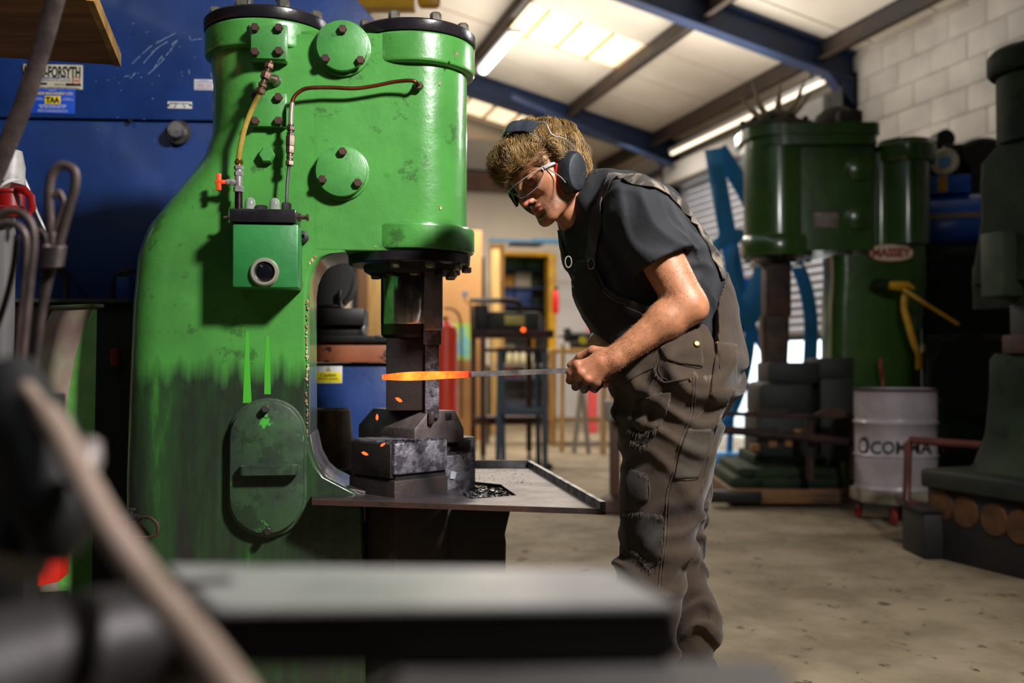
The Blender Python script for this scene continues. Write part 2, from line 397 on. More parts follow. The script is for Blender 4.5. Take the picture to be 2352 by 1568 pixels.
# purlins (Z sections) and rafters
for i, s_ in enumerate([.4, 1.75, 3.37, 4.9, 6.4, 7.9, 9.4]):
    m = MB(); z = rz_(s_)
    m.box(-17, 6.75, s_ - .012, s_ + .012, z - .22, z); m.box(-17, 6.75, s_ - .012, s_ + .085, z - .22, z - .20); m.box(-17, 6.75, s_ - .085, s_ + .012, z - .02, z)
    tag(st('purlin', m, M_purlin, kind='structure'))
for t in (-9.6, -5.0, -.14, 4.40):
    m = MB()
    for (a, b, c, d) in ((-.012, .012, -.32, -.02), (-.09, .09, -.335, -.31), (-.09, .09, -.03, -.015)):
        slab(m, t + a, t + b, .0, 11.3, c, d)
    m.add([(t - .07, -.02, 3.78), (t + .07, -.02, 3.78), (t + .07, .0, 4.15), (t - .07, 0, 4.15), (t - .07, .36, 4.19), (t + .07, .36, 4.19)],
          [(0, 1, 2, 3), (3, 2, 5, 4), (0, 4, 5, 1), (0, 3, 4), (1, 5, 2)], None, False)
    ro = st('rafter', m, M_bluebeam)
    c = MB(); x = t
    c.box(x - .10, x + .10, -.0, .015, 0, 4.2); c.box(x - .10, x + .10, .185, .20, 0, 4.1); c.box(x - .01, x + .01, .015, .185, 0, 4.15)
    st('column', c, M_blk)
# wall bracing tube near the far rafter
st('brace', MB().cyl((3.9, .3, 3.95), (3.0, 3.0, 4.55), .035), M_bluebeam)

# roof lamps
def batten(name, label, t0, t1, s_, z, glow, r=.055, w=.09):
    o = thing(name, label, 'ceiling light', BF.o, BF.rz)
    MB().box(t0, t1, s_ - w, s_ + w, z + .02, z + .07, .01).build('housing', M_white, o)
    MB().tube([(t0 + .02, s_, z), (t1 - .02, s_, z)], r, 12, flat=.75, up=(0, 0, 1)).build('diffuser', glow, o)
    for t in (t0 + .25, t1 - .25): MB().box(t - .01, t + .01, s_ - .01, s_ + .01, z + .07, rz_(s_) - .19).build('hanger', M_greyst, o)
    return o
batten('roof_lamp', 'bright white tube lamp hung under the dark purlin beside the rooflight', 1.55, 3.1, 3.37, 4.88, M_lampglow)
batten('strip_lamp', 'long dim strip lamp running along the eaves above the roller shutter', -.05, 3.9, .30, 4.12, M_lampglow2, .03, .05)

# ---------------------------------------------------------------- blue scroll sculpture between the big hammer and the shutter
D_ = 9.0
sc_o = P(1700, 1000, D_); SF = Fr(sc_o.x, D_, 0)
sculp = thingF('steel_sculpture', 'tall sky blue sculpture of curling flat steel bands by the shutter', 'sculpture', SF)
def band(pts, w, dep=0., n=8, name='band', up=(0, 1, 0), taper=1.):
    q = spline([SF.at(a, b, dep + (c[0] if c else 0)) for a, b, *c in pts], n)
    k = len(q); MB().tube(q, [w * (1 + (taper - 1) * i / (k - 1)) for i in range(k)], 8, flat=.12, up=up).build(name, M_blueA, sculp)
band([(1638, 342), (1652, 430), (1668, 520), (1690, 640), (1705, 740)], .085)
band([(1650, 342), (1688, 400), (1722, 460), (1745, 520), (1790, 600)], .085, .06)
band([(1622, 600), (1650, 560), (1690, 540), (1735, 560), (1745, 620), (1715, 690), (1685, 700)], .06, -.08, up=(.3, 1, 0))
band([(1775, 610), (1762, 665), (1735, 715), (1700, 745), (1672, 765)], .085, -.14, up=(.2, 1, .2))
band([(1690, 540), (1675, 600), (1690, 660), (1730, 680), (1760, 640)], .05, -.04, up=(.4, 1, 0))
band([(1722, 640), (1724, 740), (1716, 830), (1692, 920), (1655, 985), (1620, 1030)], .055, .02)
band([(1700, 700), (1730, 760), (1755, 800), (1770, 850)], .05, .05)
band([(1828, 600), (1850, 660), (1862, 730), (1862, 800), (1856, 900), (1850, 1010)], .07, .1)
bs = SF.at(1700, 1012, 0)
MB().lathe([(0, 0), (.42, 0), (.42, .02), (.36, .05), (0, .05)], (bs.x, 0, 0), n=32).build('base_plate', M_blueA, sculp)
MB().box(bs.x - .5, bs.x + .15, -.25, .1, .05, .24, .03).build('foot_block', M_blueA, sculp)
MB().cyl((bs.x + .25, .05, .05), (bs.x + .36, .05, 1.6), .03).cyl((bs.x - .1, .05, .05), (bs.x - .02, .05, 1.3), .03).build('stay_rod', M_blueA, sculp)
# ---------------------------------------------------------------- lofted castings
def loft(m, rows, n=8, cap=True):
    """rows of (z, xl, xr, yf, yb, rl, rr): rounded rectangles in plan"""
    start = len(m.v); per = 4 * (n + 1)
    for (z, xl, xr, yf, yb, rl, rr) in rows:
        hd = (yb - yf) / 2; rl = min(rl, hd, (xr - xl) * .49); rr = min(rr, hd, (xr - xl) * .49)
        for (cx, cy, r, a0) in ((xl + rl, yf + rl, rl, 180), (xr - rr, yf + rr, rr, 270), (xr - rr, yb - rr, rr, 0), (xl + rl, yb - rl, rl, 90)):
            for k in range(n + 1):
                a = math.radians(a0 + 90 * k / n); m.v.append((cx + r * math.cos(a), cy + r * math.sin(a), z))
    for i in range(len(rows) - 1):
        for j in range(per):
            j2 = (j + 1) % per
            m.f.append((start + i * per + j, start + i * per + j2, start + (i + 1) * per + j2, start + (i + 1) * per + j)); m.sm.append(True)
    if cap:
        m.f.append(tuple(start + j for j in range(per))[::-1]); m.sm.append(True)
        m.f.append(tuple(start + (len(rows) - 1) * per + j for j in range(per))); m.sm.append(True)
    return m
def rowlist(f, ys, L, R, yf=0, yb=.31, rl=.12, rr=.12, dl=None, dr=None):
    """rows from pixel outlines; dl/dr = depth of the silhouette point"""
    out = []
    for y in ys:
        a = interp(y, L); b = interp(y, R)
        RL = interp(y, rl) if isinstance(rl, list) else rl; RR = interp(y, rr) if isinstance(rr, list) else rr
        DL = RL + yf if dl is None else dl; DR = RR + yf if dr is None else dr
        out.append((f.z(y, 0, (a + b) / 2), f.x(a, DL, y), f.x(b, DR, y), yf, yb, RL, RR))
    return out
# ================================================================= green power hammer
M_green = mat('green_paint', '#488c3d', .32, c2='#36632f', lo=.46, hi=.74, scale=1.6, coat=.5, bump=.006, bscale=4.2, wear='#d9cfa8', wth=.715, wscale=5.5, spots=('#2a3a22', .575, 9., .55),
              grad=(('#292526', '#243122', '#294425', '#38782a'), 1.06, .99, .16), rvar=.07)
M_greenp = mat('green_paint_plate', '#468a40', .38, spots=('#24331f', .58, 22., .5), c2='#3a7838', scale=4, coat=.3, bump=.003, bscale=9, wear='#2b3327', wth=.69, wscale=8)
M_greenbox = mat('green_box_paint', '#2c7a3c', .42, c2='#256b34', scale=5, coat=.15, bump=.002, bscale=10, wear='#16261a', wth=.66, wscale=11)
M_greendoor = mat('grimy_green_paint', '#33522f', .45, c2='#2b3a2b', scale=4.5, bump=.003, bscale=9, lo=.35, hi=.6, spots=('#1c241c', .52, 8., .6), wear='#3f9a33', wth=.64, wscale=7)
M_capblk = mat('black_cover_paint', '#17151a', .25, c2='#241f22', scale=5, bump=.003, bscale=7, rvar=.1)
M_bolt = mat('bolt_steel', '#4a3436', .45, .6, c2='#5f4138', scale=14)
M_boltgrey = mat('bolt_plated', '#8d8a80', .38, .8, c2='#6d675c', scale=14)
M_brass = mat('brass', '#a07838', .35, .9, c2='#8a5c28', scale=20)
M_copper = mat('copper', '#7b4228', .36, .9, c2='#4a2c20', scale=8)
M_chrome = mat('chrome', '#bdbab9', .3, .55, c2='#8f8a86', scale=16)
M_orange = mat('orange_plastic', '#d8481c', .4)
M_chip = mat('bare_filler', '#cdb98c', .7, c2='#8a5a4a', scale=30)
M_die = mat('die_steel', '#716666', .5, .45, c2='#574c4a', scale=9, bump=.003, bscale=30, rvar=.12)
M_scaley = mat('scaled_steel', '#7c7780', .45, .45, c2='#47434a', scale=26, lo=.45, hi=.55, bump=.006, bscale=45)
M_scale = mat('mill_scale', '#8d95a3', .28, .9, c2='#3c3f47', scale=50, lo=.45, hi=.55)
M_dieblk = mat('blackened_die', '#2a2525', .5, .3, c2='#3a2c28', scale=6, bump=.002, bscale=25)
M_tray = mat('tray_plate', '#5b5354', .4, .7, c2='#443d3e', scale=5, bump=.001, bscale=30, rvar=.1)

ho = P(780, 1300, 2.80); HF = Fr(ho.x, 2.80, math.radians(7))
ham = thingF('power_hammer', 'bright green power hammer with a curved frame, the one the man is forging at', 'power hammer', HF)
a = HF.at
L_ = [(60, 480), (175, 492), (290, 490), (345, 472), (370, 456), (440, 402), (510, 347), (550, 329), (590, 318), (700, 308), (900, 300), (1100, 293), (1700, 290)]
THR = [(576, 800), (579, 770), (586, 748), (596, 735), (612, 724), (635, 715), (665, 711), (1000, 712), (1040, 719), (1075, 733), (1100, 752), (1120, 790), (1145, 835)]
m = MB()
zz = [1658, 1300, 1180]
colr = rowlist(HF, [1658, 1500, 1300, 1180, 1140, 1120, 1100, 1075, 1040, 1000, 900, 800, 700, 665, 635, 612, 596, 586, 579, 576, 560, 540, 510, 480, 440, 400, 370, 345, 315, 290, 250, 175, 120, 75.5], L_, THR + [(1300, 840), (1658, 840), (575, 802), (60, 802)], 0, .31,
               [(60, .152), (345, .152), (440, .13), (576, .11), (700, .09), (1200, .08)], .018)
loft(m, colr, 10)
hl = [576, 560, 540, 510, 480, 440, 400, 370, 345, 315, 290, 250, 175, 120, 75]
headr = rowlist(HF, hl, [(60, 620), (576, 620)], [(60, 1072), (576, 1072)], -.0008, .31, .152, .152)
loft(m, headr, 12)
cx = HF.x(951, .152, 300); cxl = HF.x(616, .152, 300)
def ringz(py, r): return HF.z(py, .155 - r, 951)
R1 = .182
# swollen collars at the cylinder ends (a rounded lip like thick paint on a casting)
def collar(cx, ztop, zbot, R, r=.012, e=.018):
    m.lathe([(0, 0), (R - .030, 0), (R - .010, .002), (R - .003, .006), (R, .013), (R, ztop - zbot - .010), (R - .003, ztop - zbot - .003), (R - .010, ztop - zbot), (0, ztop - zbot)], (cx, .155, zbot), n=64)
zt_r = ringz(67, R1); zb_r = ringz(141, R1 - .004)
collar(cx, zt_r, zb_r, R1)
zt_l = ringz(52, R1); zb_l = ringz(117, R1)
collar(cxl, zt_l, zb_l, R1)
zbt = ringz(572, R1); ztt = ringz(508, R1)
collar(cx, ztt, zbt, R1)
body = m.build('body', M_green, ham, sharp=32)
wn = body.modifiers.new('bevel', 'BEVEL'); wn.width = .004; wn.segments = 2; wn.limit_method = 'ANGLE'; wn.angle_limit = math.radians(55); wn = body.modifiers.new('normals', 'WEIGHTED_NORMAL'); wn.keep_sharp = True; wn.weight = 90
# foot flare running under the anvil and the base
m = MB()
m.prism([(a(700, 1000).x, a(700, 1000).z)] + [(a(p, q).x, a(p, q).z) for p, q in ((713, 1000), (724, 1050), (742, 1085), (768, 1108), (800, 1122), (840, 1130), (840, 1200), (700, 1200))], .02, .3, .004)
m.build('foot_flare', M_tray, ham)
x0 = a(712, 1300).x; x1 = HF.x(1165, 0, 1200)
MB().prism([(x0 - .05, .0), (x1 - .005, 0), (x1 + .005, HF.z(1250)), (x1 + .0, HF.z(1240)), (x1 + .02, HF.z(1172)), (x0 - .05, HF.z(1172))], .06, .42, .01).build('base', mat('base_casting', '#161712', .6, c2='#1d2419', scale=3), ham)
# black cylinder covers
for nm, c0, py, t in (('cover', cxl, zt_l, .036), ('cover', cx, zt_r, .036)):
    cov = MB().lathe([(0, 0), (R1 + .001, 0), (R1 + .003, .004), (R1 + .003, t - .006), (R1 - .004, t), (0, t)], (c0, .155, py), n=64).build(nm, M_capblk, ham)
    for k in range(8):
        an = math.radians(22 + 45 * k)
        MB().hexb((c0 + .155 * math.cos(an), .155 + .155 * math.sin(an), py + t), (0, 0, 1), .017, .026).build('bolt', M_boltgrey, cov)
    if c0 == cxl:
        rg = [(c0 - .045 + .0, .06, py + t)] + [(c0 + .045 * -math.cos(math.radians(q)), .06, py + t + .025 + .045 * math.sin(math.radians(q))) for q in range(0, 181, 20)] + [(c0 + .045, .06, py + t)]
        MB().tube(rg, .010, 10).build('lifting_ring', M_greyst, cov)
# round covers with three bolts
def bolted(poly, yoff, t, bolts, mt, nm, rb=.0125, bev=.003, rust=None):
    o = MB().prism(poly, yoff - t, yoff + .002, bev).build(nm, mt, ham)
    for (bx, by) in bolts:
        q = HF.at(bx, by, yoff - t); MB().hexb(q, (0, -1, 0), rb, .014).build('bolt', rust or M_bolt, o)
    return o
def circ(px, py, r, n=40, y=0): c = a(px, py, y); return [(c.x + r * math.cos(2 * math.pi * k / n), c.z + r * math.sin(2 * math.pi * k / n)) for k in range(n)]
bolted(circ(787, 113, .080), -.002, .010, [], M_green, 'boss')
bolted(circ(787, 113, .071), -.010, .026, [(787, 69), (748, 136), (828, 140)], M_greenp, 'round_cover')
bolted(circ(785, 398, .078), -.002, .008, [], M_green, 'boss')
bolted(circ(785, 398, .0705), -.008, .028, [(787, 349), (741, 413), (822, 421)], M_greenp, 'round_cover')
def rect(x0, y0, x1, y1, yy=0): p = a(x0, y0, yy); q = a(x1, y1, yy); return [(p.x, q.z), (q.x, q.z), (q.x, p.z), (p.x, p.z)]
bolted(rect(573, 54, 660, 142, -.03), -.005, .03, [], M_green, 'pad')
bolted(rect(576, 56, 656, 136, -.048), -.034, .014, [(586, 65), (641, 66), (586, 121), (641, 119)], M_greenp, 'square_cover')
bolted(rect(578, 212, 658, 292, -.02), -.002, .022, [(587, 222), (640, 225), (587, 279), (640, 279)], M_greenp, 'square_cover')
q = a(615, 359, 0); MB().hexb((q.x, .005, q.z), (0, -1, 0), .0235, .03).build('pipe_plug', M_greenp, ham)
q = a(632, 186, 0); MB().cyl((q.x, .01, q.z), (q.x, -.02, q.z), .02, .014, 16).build('pipe_boss', M_boltgrey, ham)
q = a(962, 196, 0); MB().cyl((q.x, .06, q.z), (q.x, -.012, q.z), .024, .013, 16).build('pipe_boss', M_greenp, ham)
# oval inspection door
def stadium(px0, py0, px1, py1, y=0, grow=0., n=14):
    p = a(px0, py0, y); q = a(px1, py1, y); r = (q.x - p.x) / 2 + grow; c = (p.x + q.x) / 2
    zt = p.z + grow - r; zb = q.z - grow + r
    return [(c + r * math.cos(math.pi * k / n), zt + r * math.sin(math.pi * k / n)) for k in range(n + 1)] + [(c - r * math.cos(math.pi * k / n), zb - r * math.sin(math.pi * k / n)) for k in range(n + 1)]
bolted(stadium(528, 916, 703, 1228, 0, .003), -.001, .012, [], M_greendoor, 'door_seat')
dr = bolted(stadium(530, 920, 698, 1222, -.02), -.012, .022, [], M_greendoor, 'inspection_door', bev=.004)
for (bx, by) in ((611, 938), (616, 1217)):
    q = HF.at(bx, by, -.034); MB().cyl(q, q + Vector((0, -.022, 0)), .0105, n=14, b=.002).build('stud', M_greyst, dr)
hp = a(619, 1076, -.034)
hb = MB()
loft(hb, [(hp.z - .017, hp.x - .074, hp.x + .074, -.064, -.03, .016, .016), (hp.z - .014, hp.x - .078, hp.x + .078, -.070, -.03, .016, .016), (hp.z + .010, hp.x - .078, hp.x + .078, -.070, -.03, .016, .016), (hp.z + .014, hp.x - .074, hp.x + .074, -.064, -.03, .016, .016)], 5)
hb.build('handle', M_greendoor, dr)
for (x0, x1, y0, y1) in ((558, 578, 762, 925), (607, 622, 772, 905)):
    p0, p1, p2, p3 = a(x0, y1, 0), a(x1, y1, 0), a((x0 + x1) / 2 + 3, y0, 0), a((x0 + x1) / 2 - 3, y0, 0); MB().prism([(p0.x, p0.z), (p1.x, p1.z), (p2.x + .004, (p1.z + p2.z) / 2), (p2.x, p2.z), (p3.x, p3.z), (p3.x - .004, (p0.z + p3.z) / 2)], -.0006, .001).build('paint_run', mat('wiped_green', '#43a02e', .35), ham)
# small chips of bare filler along the throat edge
ch = MB(); rc = random.Random(5)
def chip(m, c, r, rc, n=7, up=None, t=.0012):
    pts = [(c.x + r * rc.uniform(.45, 1.1) * math.cos(2 * math.pi * k / n) * .8, c.z + r * rc.uniform(.5, 1.2) * math.sin(2 * math.pi * k / n)) for k in range(n)]
    m.prism(pts, c.y - t, c.y + .001)
for y in range(690, 1020, 5):
    w = 4 + 3 * math.sin(y * .05) + rc.uniform(-2, 2)
    if rc.random() < .78:
        q = a(707 - w * .3 + rc.uniform(-1.5, 1.5), y + rc.uniform(-3, 3), 0); chip(ch, Vector((q.x, -.0005, q.z)), rc.uniform(.0022, .0058) * (1.2 if y < 930 else .8), rc)
for (x, y, r) in ((724, 590, .006), (718, 598, .007), (712, 604, .005), (1046, 132, .007), (1010, 190, .006), (862, 566, .003), (1013, 475, .006)):
    q = a(x, y, 0); chip(ch, Vector((q.x, -.0005 if x < 900 else (-.029 if x == 1046 else .012), q.z)), r, rc)
ch.build('bare_chips', M_chip, ham, kind='stuff')
# lower cylinder flange, gland and piston rod
z = zbt
fl = MB().lathe([(0, 0), (.172, 0), (.180, .004), (.182, .030), (0, .030)], (cx - .012, .155, z - .033), n=64).build('cylinder_flange', M_capblk, ham)
gl = MB().lathe([(0, 0), (.122, 0), (.135, .008), (.138, .024), (0, .024)], (cx - .012, .155, z - .057), n=48).build('gland', M_blk, ham)
for k in range(10):
    an = math.radians(-90 + 36 * k); MB().hexb((cx + .118 * math.cos(an), .155 + .118 * math.sin(an), z - .052), (0, 0, -1), .015, .016).build('bolt', M_boltgrey if k in (0, 2) else M_blk, ham)
for k in range(5):
    an = math.radians(-110 + 36 * k); MB().hexb((cx + .158 * math.cos(an), .155 + .158 * math.sin(an), z - .033), (0, 0, -1), .015, .017).build('bolt', M_boltgrey, ham)
zr1 = HF.z(744, .07, 950); rx = HF.x(944, .155, 700)
ram = MB().lathe([(0, 0), (.0875, 0), (.0895, .004), (.0895, z - .05 - zr1), (0, z - .05 - zr1)], (rx, .155, zr1), n=56).build('ram', M_bright, ham)
MB().box(rx + .035, rx + .090, .055, .125, zr1 - .02, z - .05, .006).build('guide_face', mat('guide_steel', '#a19da0', .35, .7, c2='#77737a', scale=12), ram)
zr0 = HF.z(775, .07, 950); MB().lathe([(0, 0), (.080, 0), (.0885, .010), (.0895, zr1 - zr0), (0, zr1 - zr0)], (rx, .155, zr0), n=56).build('ram_collar', mat('worn_ram_steel', '#4a3c34', .4, .8, c2='#2c2624', scale=8), ham)
# top die (dark) and the slim vertical guide bar
DF = Fr(0, 0, 0)
zt = HF.z(776, .1, 930); zb = HF.z(944, .1, 930)
MB().box(HF.x(887, .1, 850), HF.x(980, .1, 850), .085, .22, zb + .002, zt, .004).build('top_die', M_dieblk, ham)
gb = MB().box(HF.x(976, .07, 850), HF.x(1009, .07, 850), .07, .105, zb - .02, zt + .012, .003)
gb.box(HF.x(972, .07, 765), HF.x(1014, .07, 765), .062, .12, zt - .02, zt + .034, .004); gb.build('guide_bar', M_scaley, ham)
MB().box(HF.x(984, .06, 975), HF.x(997, .06, 975), .055, .075, HF.z(972, .06), HF.z(944, .06), .003).build('guide_key', M_dieblk, ham)

# ---- lubricator box with its fittings
yb_ = -.125
p = a(534, 512, yb_); q = a(685, 661, yb_)
lub = MB().box(p.x, q.x, yb_, 0, q.z, p.z, .006).build('lubricator', M_greenbox, ham, label='dark green oil lubricator box with black lid')
p2 = a(527, 478, yb_ - .008); q2 = a(680, 511, yb_ - .008)
lid = MB().box(p2.x, q2.x, yb_ - .010, -.002, q2.z, p2.z, .004).build('lid', M_capblk, lub)
g = a(608, 625, yb_)
bz = MB().lathe([(.0265, 0), (.0375, 0), (.0385, .006), (.034, .013), (.028, .013), (.0265, .004)], (g.x, yb_, g.z), (0, -1, 0), 40).build('gauge_ring', mat('aluminium_ring', '#bdb9a8', .35, .7), lub)
MB().lathe([(0, 0), (.0275, 0), (.0275, .004), (.02, .008), (0, .010)], (g.x, yb_, g.z), (0, -1, 0), 40).build('gauge_glass', mat('dark_glass', '#0c0d12', .08, coat=1.), lub)
for px in (575, 631):
    c = a(px, 474, -.05); MB().lathe([(.0145, 0), (.0150, .012), (.0145, .028), (.0115, .038), (.006, .0425), (0, .0435)], (c.x, -.05, p2.z), n=20).build('sight_glass', mat('sight_glass', '#c4cbc0', .08, trans=.55, c2='#a8b0a6', scale=20), lub)
    MB().cyl((c.x, -.05, p2.z), (c.x, -.05, p2.z + .03), .004, n=8).build('drip_tube', M_brass, lub)
c = a(600, 472, -.06); MB().cyl((c.x, -.06, p2.z), (c.x, -.06, p2.z + .009), .010, n=12).hexb((c.x, -.06, p2.z + .008), (0, 0, 1), .0175, .012).build('filler_nut', M_blk, lub)
c = a(683, 499, -.06)
MB().cyl((c.x, -.06, c.z), (c.x + .026, -.06, c.z), .0055, n=10).hexb((c.x + .002, -.06, c.z), (1, 0, 0), .0125, .008).hexb((c.x + .024, -.06, c.z), (1, 0, 0), .0105, .007).build('side_screw', M_bolt, lub)
c = a(526, 500, -.06); MB().cyl((c.x, -.06, c.z), (c.x - .014, -.06, c.z), .005, n=10).build('side_screw', M_bolt, lub)
c = a(694, 543, -.03); MB().lathe([(0, 0), (.016, 0), (.017, .03), (.010, .034), (.006, .034), (.006, .026), (0, .026)], (c.x, .005, c.z), (0, -1, 0), 20).build('plug', M_blk, lub)
# left riser: nipple, tee valve with orange handle, brass union, clear hose, brass elbow
y0 = -.055
def cA(px, py, y=y0): return a(px, py, y)
v0 = cA(548, 478); rx_ = v0.x
rise = MB().cyl((rx_, y0, p2.z - .002), (rx_, y0, cA(548, 441).z), .0105, n=14)
rise.build('riser_nipple', mat('oily_steel', '#5a4346', .3, .9, c2='#3a2d30', scale=14), lub)
tv = MB().hexb((rx_, y0, cA(548, 441).z), (0, 0, 1), .0145, .016)
tv.cyl((rx_, y0, cA(548, 430).z), (rx_, y0, cA(548, 388).z), .0105, n=16); tv.hexb((rx_, y0, cA(548, 404).z), (0, 0, 1), .013, .012); tv.hexb((rx_, y0, cA(548, 389).z), (0, 0, 1), .0135, .010)
hv = cA(548, 419); tv.cyl((rx_, y0, hv.z), (rx_ - .032, y0, hv.z), .0085, n=14); tv.hexb((rx_ - .014, y0, hv.z), (-1, 0, 0), .0105, .008)
tee = tv.build('tee_valve', M_chrome, lub)
MB().box(rx_ - .062, rx_ - .030, y0 - .006, y0 + .006, hv.z - .006, hv.z + .006, .003).box(rx_ - .060, rx_ - .046, y0 - .006, y0 + .006, hv.z - .024, hv.z + .024, .004).build('valve_handle', M_orange, lub)
br = MB().hexb((rx_, y0, cA(548, 388).z), (0, 0, 1), .0115, .009).cyl((rx_, y0, cA(548, 382).z), (rx_, y0, cA(548, 366).z), .009, n=14).hexb((rx_, y0, cA(548, 376).z), (0, 0, 1), .0115, .009)
br.build('brass_union', M_brass, lub)
hs_ = spline([cA(548, 368), cA(552, 340), cA(562, 295), cA(580, 248), cA(598, 212, -.075)], 8)
MB().tube(hs_, .0075, 12).build('clear_hose', mat('clear_hose', '#c3a951', .15, trans=.35, c2='#ab9244', scale=20), lub)
el = [cA(597, 214, -.075), cA(610, 180, -.085), cA(622, 140, -.075)]
d = (el[2] - el[0]).normalized(); e = MB()
L = (el[2] - el[0]).length
e.cyl(el[0], el[0] + d * L, .0085, n=14)
for t, r, h in ((.0, .0135, .014), (.2, .0125, .010), (.45, .0145, .020), (.78, .0125, .014)): e.hexb(el[0] + d * L * t, d, r, h)
mid = el[0] + d * L * .5; e.cyl(mid, Vector((a(632, 186).x, -.01, a(632, 186).z)), .011, n=14)
e.build('brass_fitting', mat('aged_brass', '#6e5340', .4, .85, c2='#5a4038', scale=16), lub)
# right riser: nut, thin pipe, check valve, copper pipe to the cylinder
y1_ = -.05
n0 = a(658, 470, y1_)
MB().hexb((n0.x, y1_, p2.z), (0, 0, 1), .012, .009).cyl((n0.x, y1_, p2.z), (n0.x, y1_, p2.z + .030), .009, n=12).hexb((n0.x, y1_, p2.z + .010), (0, 0, 1), .0135, .020).build('gland_nut', M_blk, lub)
MB().tube(spline([(n0.x, y1_, p2.z + .02), a(660, 420, y1_), a(664, 378, y1_)], 5), [.0045] * 10 + [.0065], 10).build('thin_pipe', M_greyst, lub)
cv = MB()
c0 = a(665, 380, y1_); c1 = a(668, 286, y1_); dd = (c1 - c0); LL = dd.length; dn = dd.normalized()
cv.cyl(c0, c1, .0085, n=14)
for t, r, h in ((0, .0125, .014), (.17, .0105, .007), (.3, .0125, .022), (.48, .0135, .03), (.72, .0115, .010), (.86, .0125, .012)): cv.hexb(c0 + dn * LL * t, dn, r, h)
cv.build('check_valve', mat('nickel_fitting', '#776a5c', .4, .85, c2='#5a4c42', scale=14), lub)
cp = spline([c1, a(669, 255, y1_), a(674, 226, y1_), a(690, 209, y1_), a(712, 202, y1_), a(760, 201, -.045), a(815, 203, -.042), a(860, 197, -.042), a(905, 188, -.045), a(942, 185, -.05), a(958, 190, -.045), (a(962, 195).x, -.008, a(962, 196).z)], 8)
MB().tube(cp, .0056, 12).build('copper_pipe', M_copper, lub)
MB().tube(cp[:14], .0066, 12).build('pipe_sleeve', mat('pipe_sleeve', '#a79a8c', .35, .5), lub)
w = a(962, 196, -.02); MB().hexb((w.x, -.01, w.z), (0, -1, 0), .0125, .016).build('pipe_nut', M_bolt, lub)

# tap on the left foot of the frame
tp = ham
tpc = a(300, 1188, .0)
MB().tube([a(272, 1190, .02), a(296, 1188, .0), a(322, 1188, -.01)], [.008, .0125, .010], 12).cyl(a(302, 1186, .0), a(302, 1172, .0), .006, n=8).box(tpc.x - .014, tpc.x + .014, -.006, .006, a(300, 1174).z, a(300, 1166).z, .003).build('drain_tap', M_dark, tp)
MB().tube(spline([a(322, 1188, -.01), a(345, 1189, -.03), a(362, 1205, -.035), a(360, 1226, -.035), a(338, 1234, -.03), a(290, 1235, -.01)], 6), .0045, 8).build('bent_pipe', M_rust, tp)

# ================================================================= anvil block, dies and scale tray (turned 45 degrees to the frame)
AO = P(906, 1145, 2.74); AF = Fr(AO.x, AO.y, math.radians(45))   # local x to the right-back, local y to the left-back; nearest corner at origin
anv = thingF('hammer_anvil', 'stacked black steel anvil block and sow block under the hammer ram', 'anvil', AF)
def ax(px, py=1050): return AF.x(px, 0, py)                       # on the right-facing face
def ay(px, py=1050):
    r = ray(px, py); o = AF.loc((0, 0, CH)); d = Vector((AF.c * r.x + AF.s * r.y, -AF.s * r.x + AF.c * r.y, r.z)); k = -o.x / d.x; return (o + d * k).y
zB = AF.z(1150, 0, 906); zT = AF.z(1016, 0, 906)
wx = ax(1030); wy = ay(801)
zg0 = AF.z(1104, 0, 906); zg1 = AF.z(1093, 0, 906)
MB().box(0, wx, 0, wy, .30, zg0, .006).build('sow_block', M_dieblk, anv)
MB().box(.012, wx, .012, wy - .01, zg0 - .002, zg1 + .002).build('groove', M_blk, anv)
MB().box(0, wx, 0, wy, zg1, zT, .010).build('die_holder', M_scaley, anv)
MB().box(-.004, .02, .014, wy - .012, zg0 + .004, zT - .006, .004).build('holder_face', M_dieblk, anv)
xr = ax(1096)
zk = AF.z(1042, .03, 1060)
m = MB().box(wx - .012, xr, .025, .13, .50, zk, .006)
yk = .075; m.box(AF.x(1024, yk, 1040), AF.x(1094, yk, 1040), yk, .19, .55, AF.z(1004, yk, 1060), .008)
wdg = m.build('wedge_block', M_scaley, anv)
MB().box(AF.x(1036, yk - .003, 1025), AF.x(1080, yk - .003, 1025), yk - .003, yk + .01, AF.z(1038, yk, 1060), AF.z(1011, yk, 1060), .001).build('wedge_slot', M_blk, wdg)
q = AF.at(1041, 1090, .022); MB().prism([(q.x - .012, q.z - .010), (q.x + .006, q.z - .013), (q.x + .013, q.z + .006), (q.x + .003, q.z + .010), (q.x - .009, q.z + .011)], .021, .026).build('white_chip', mat('white_chip', '#b9bcc6', .6), wdg)
# bottom die: octagonal top
xs0 = AF.x(952, .03, 985); yc0 = AF.at(950, 990, 0)
z5 = AF.z(1016, 0, 950); z6 = AF.z(984, 0, 950); z7 = AF.z(944, .05, 985)
# its right-facing end polygon lies in local xz at y = ye, swept towards local +y
ye = .055
ex = [AF.at(952, 985, ye), AF.at(986, 944, ye), AF.at(1046, 942, ye), AF.at(1066, 984, ye), AF.at(1066, 1016, ye), AF.at(952, 1016, ye)]
MB().prism([(v.x, v.z) for v in ex], ye, ye + .27, .003).build('bottom_die', M_die, anv)
kz = AF.at(1030, 956, ye); MB().box(kz.x - .012, kz.x + .012, ye - .003, ye + .004, kz.z - .010, kz.z + .010, .001).build('key_slot', M_blk, anv)
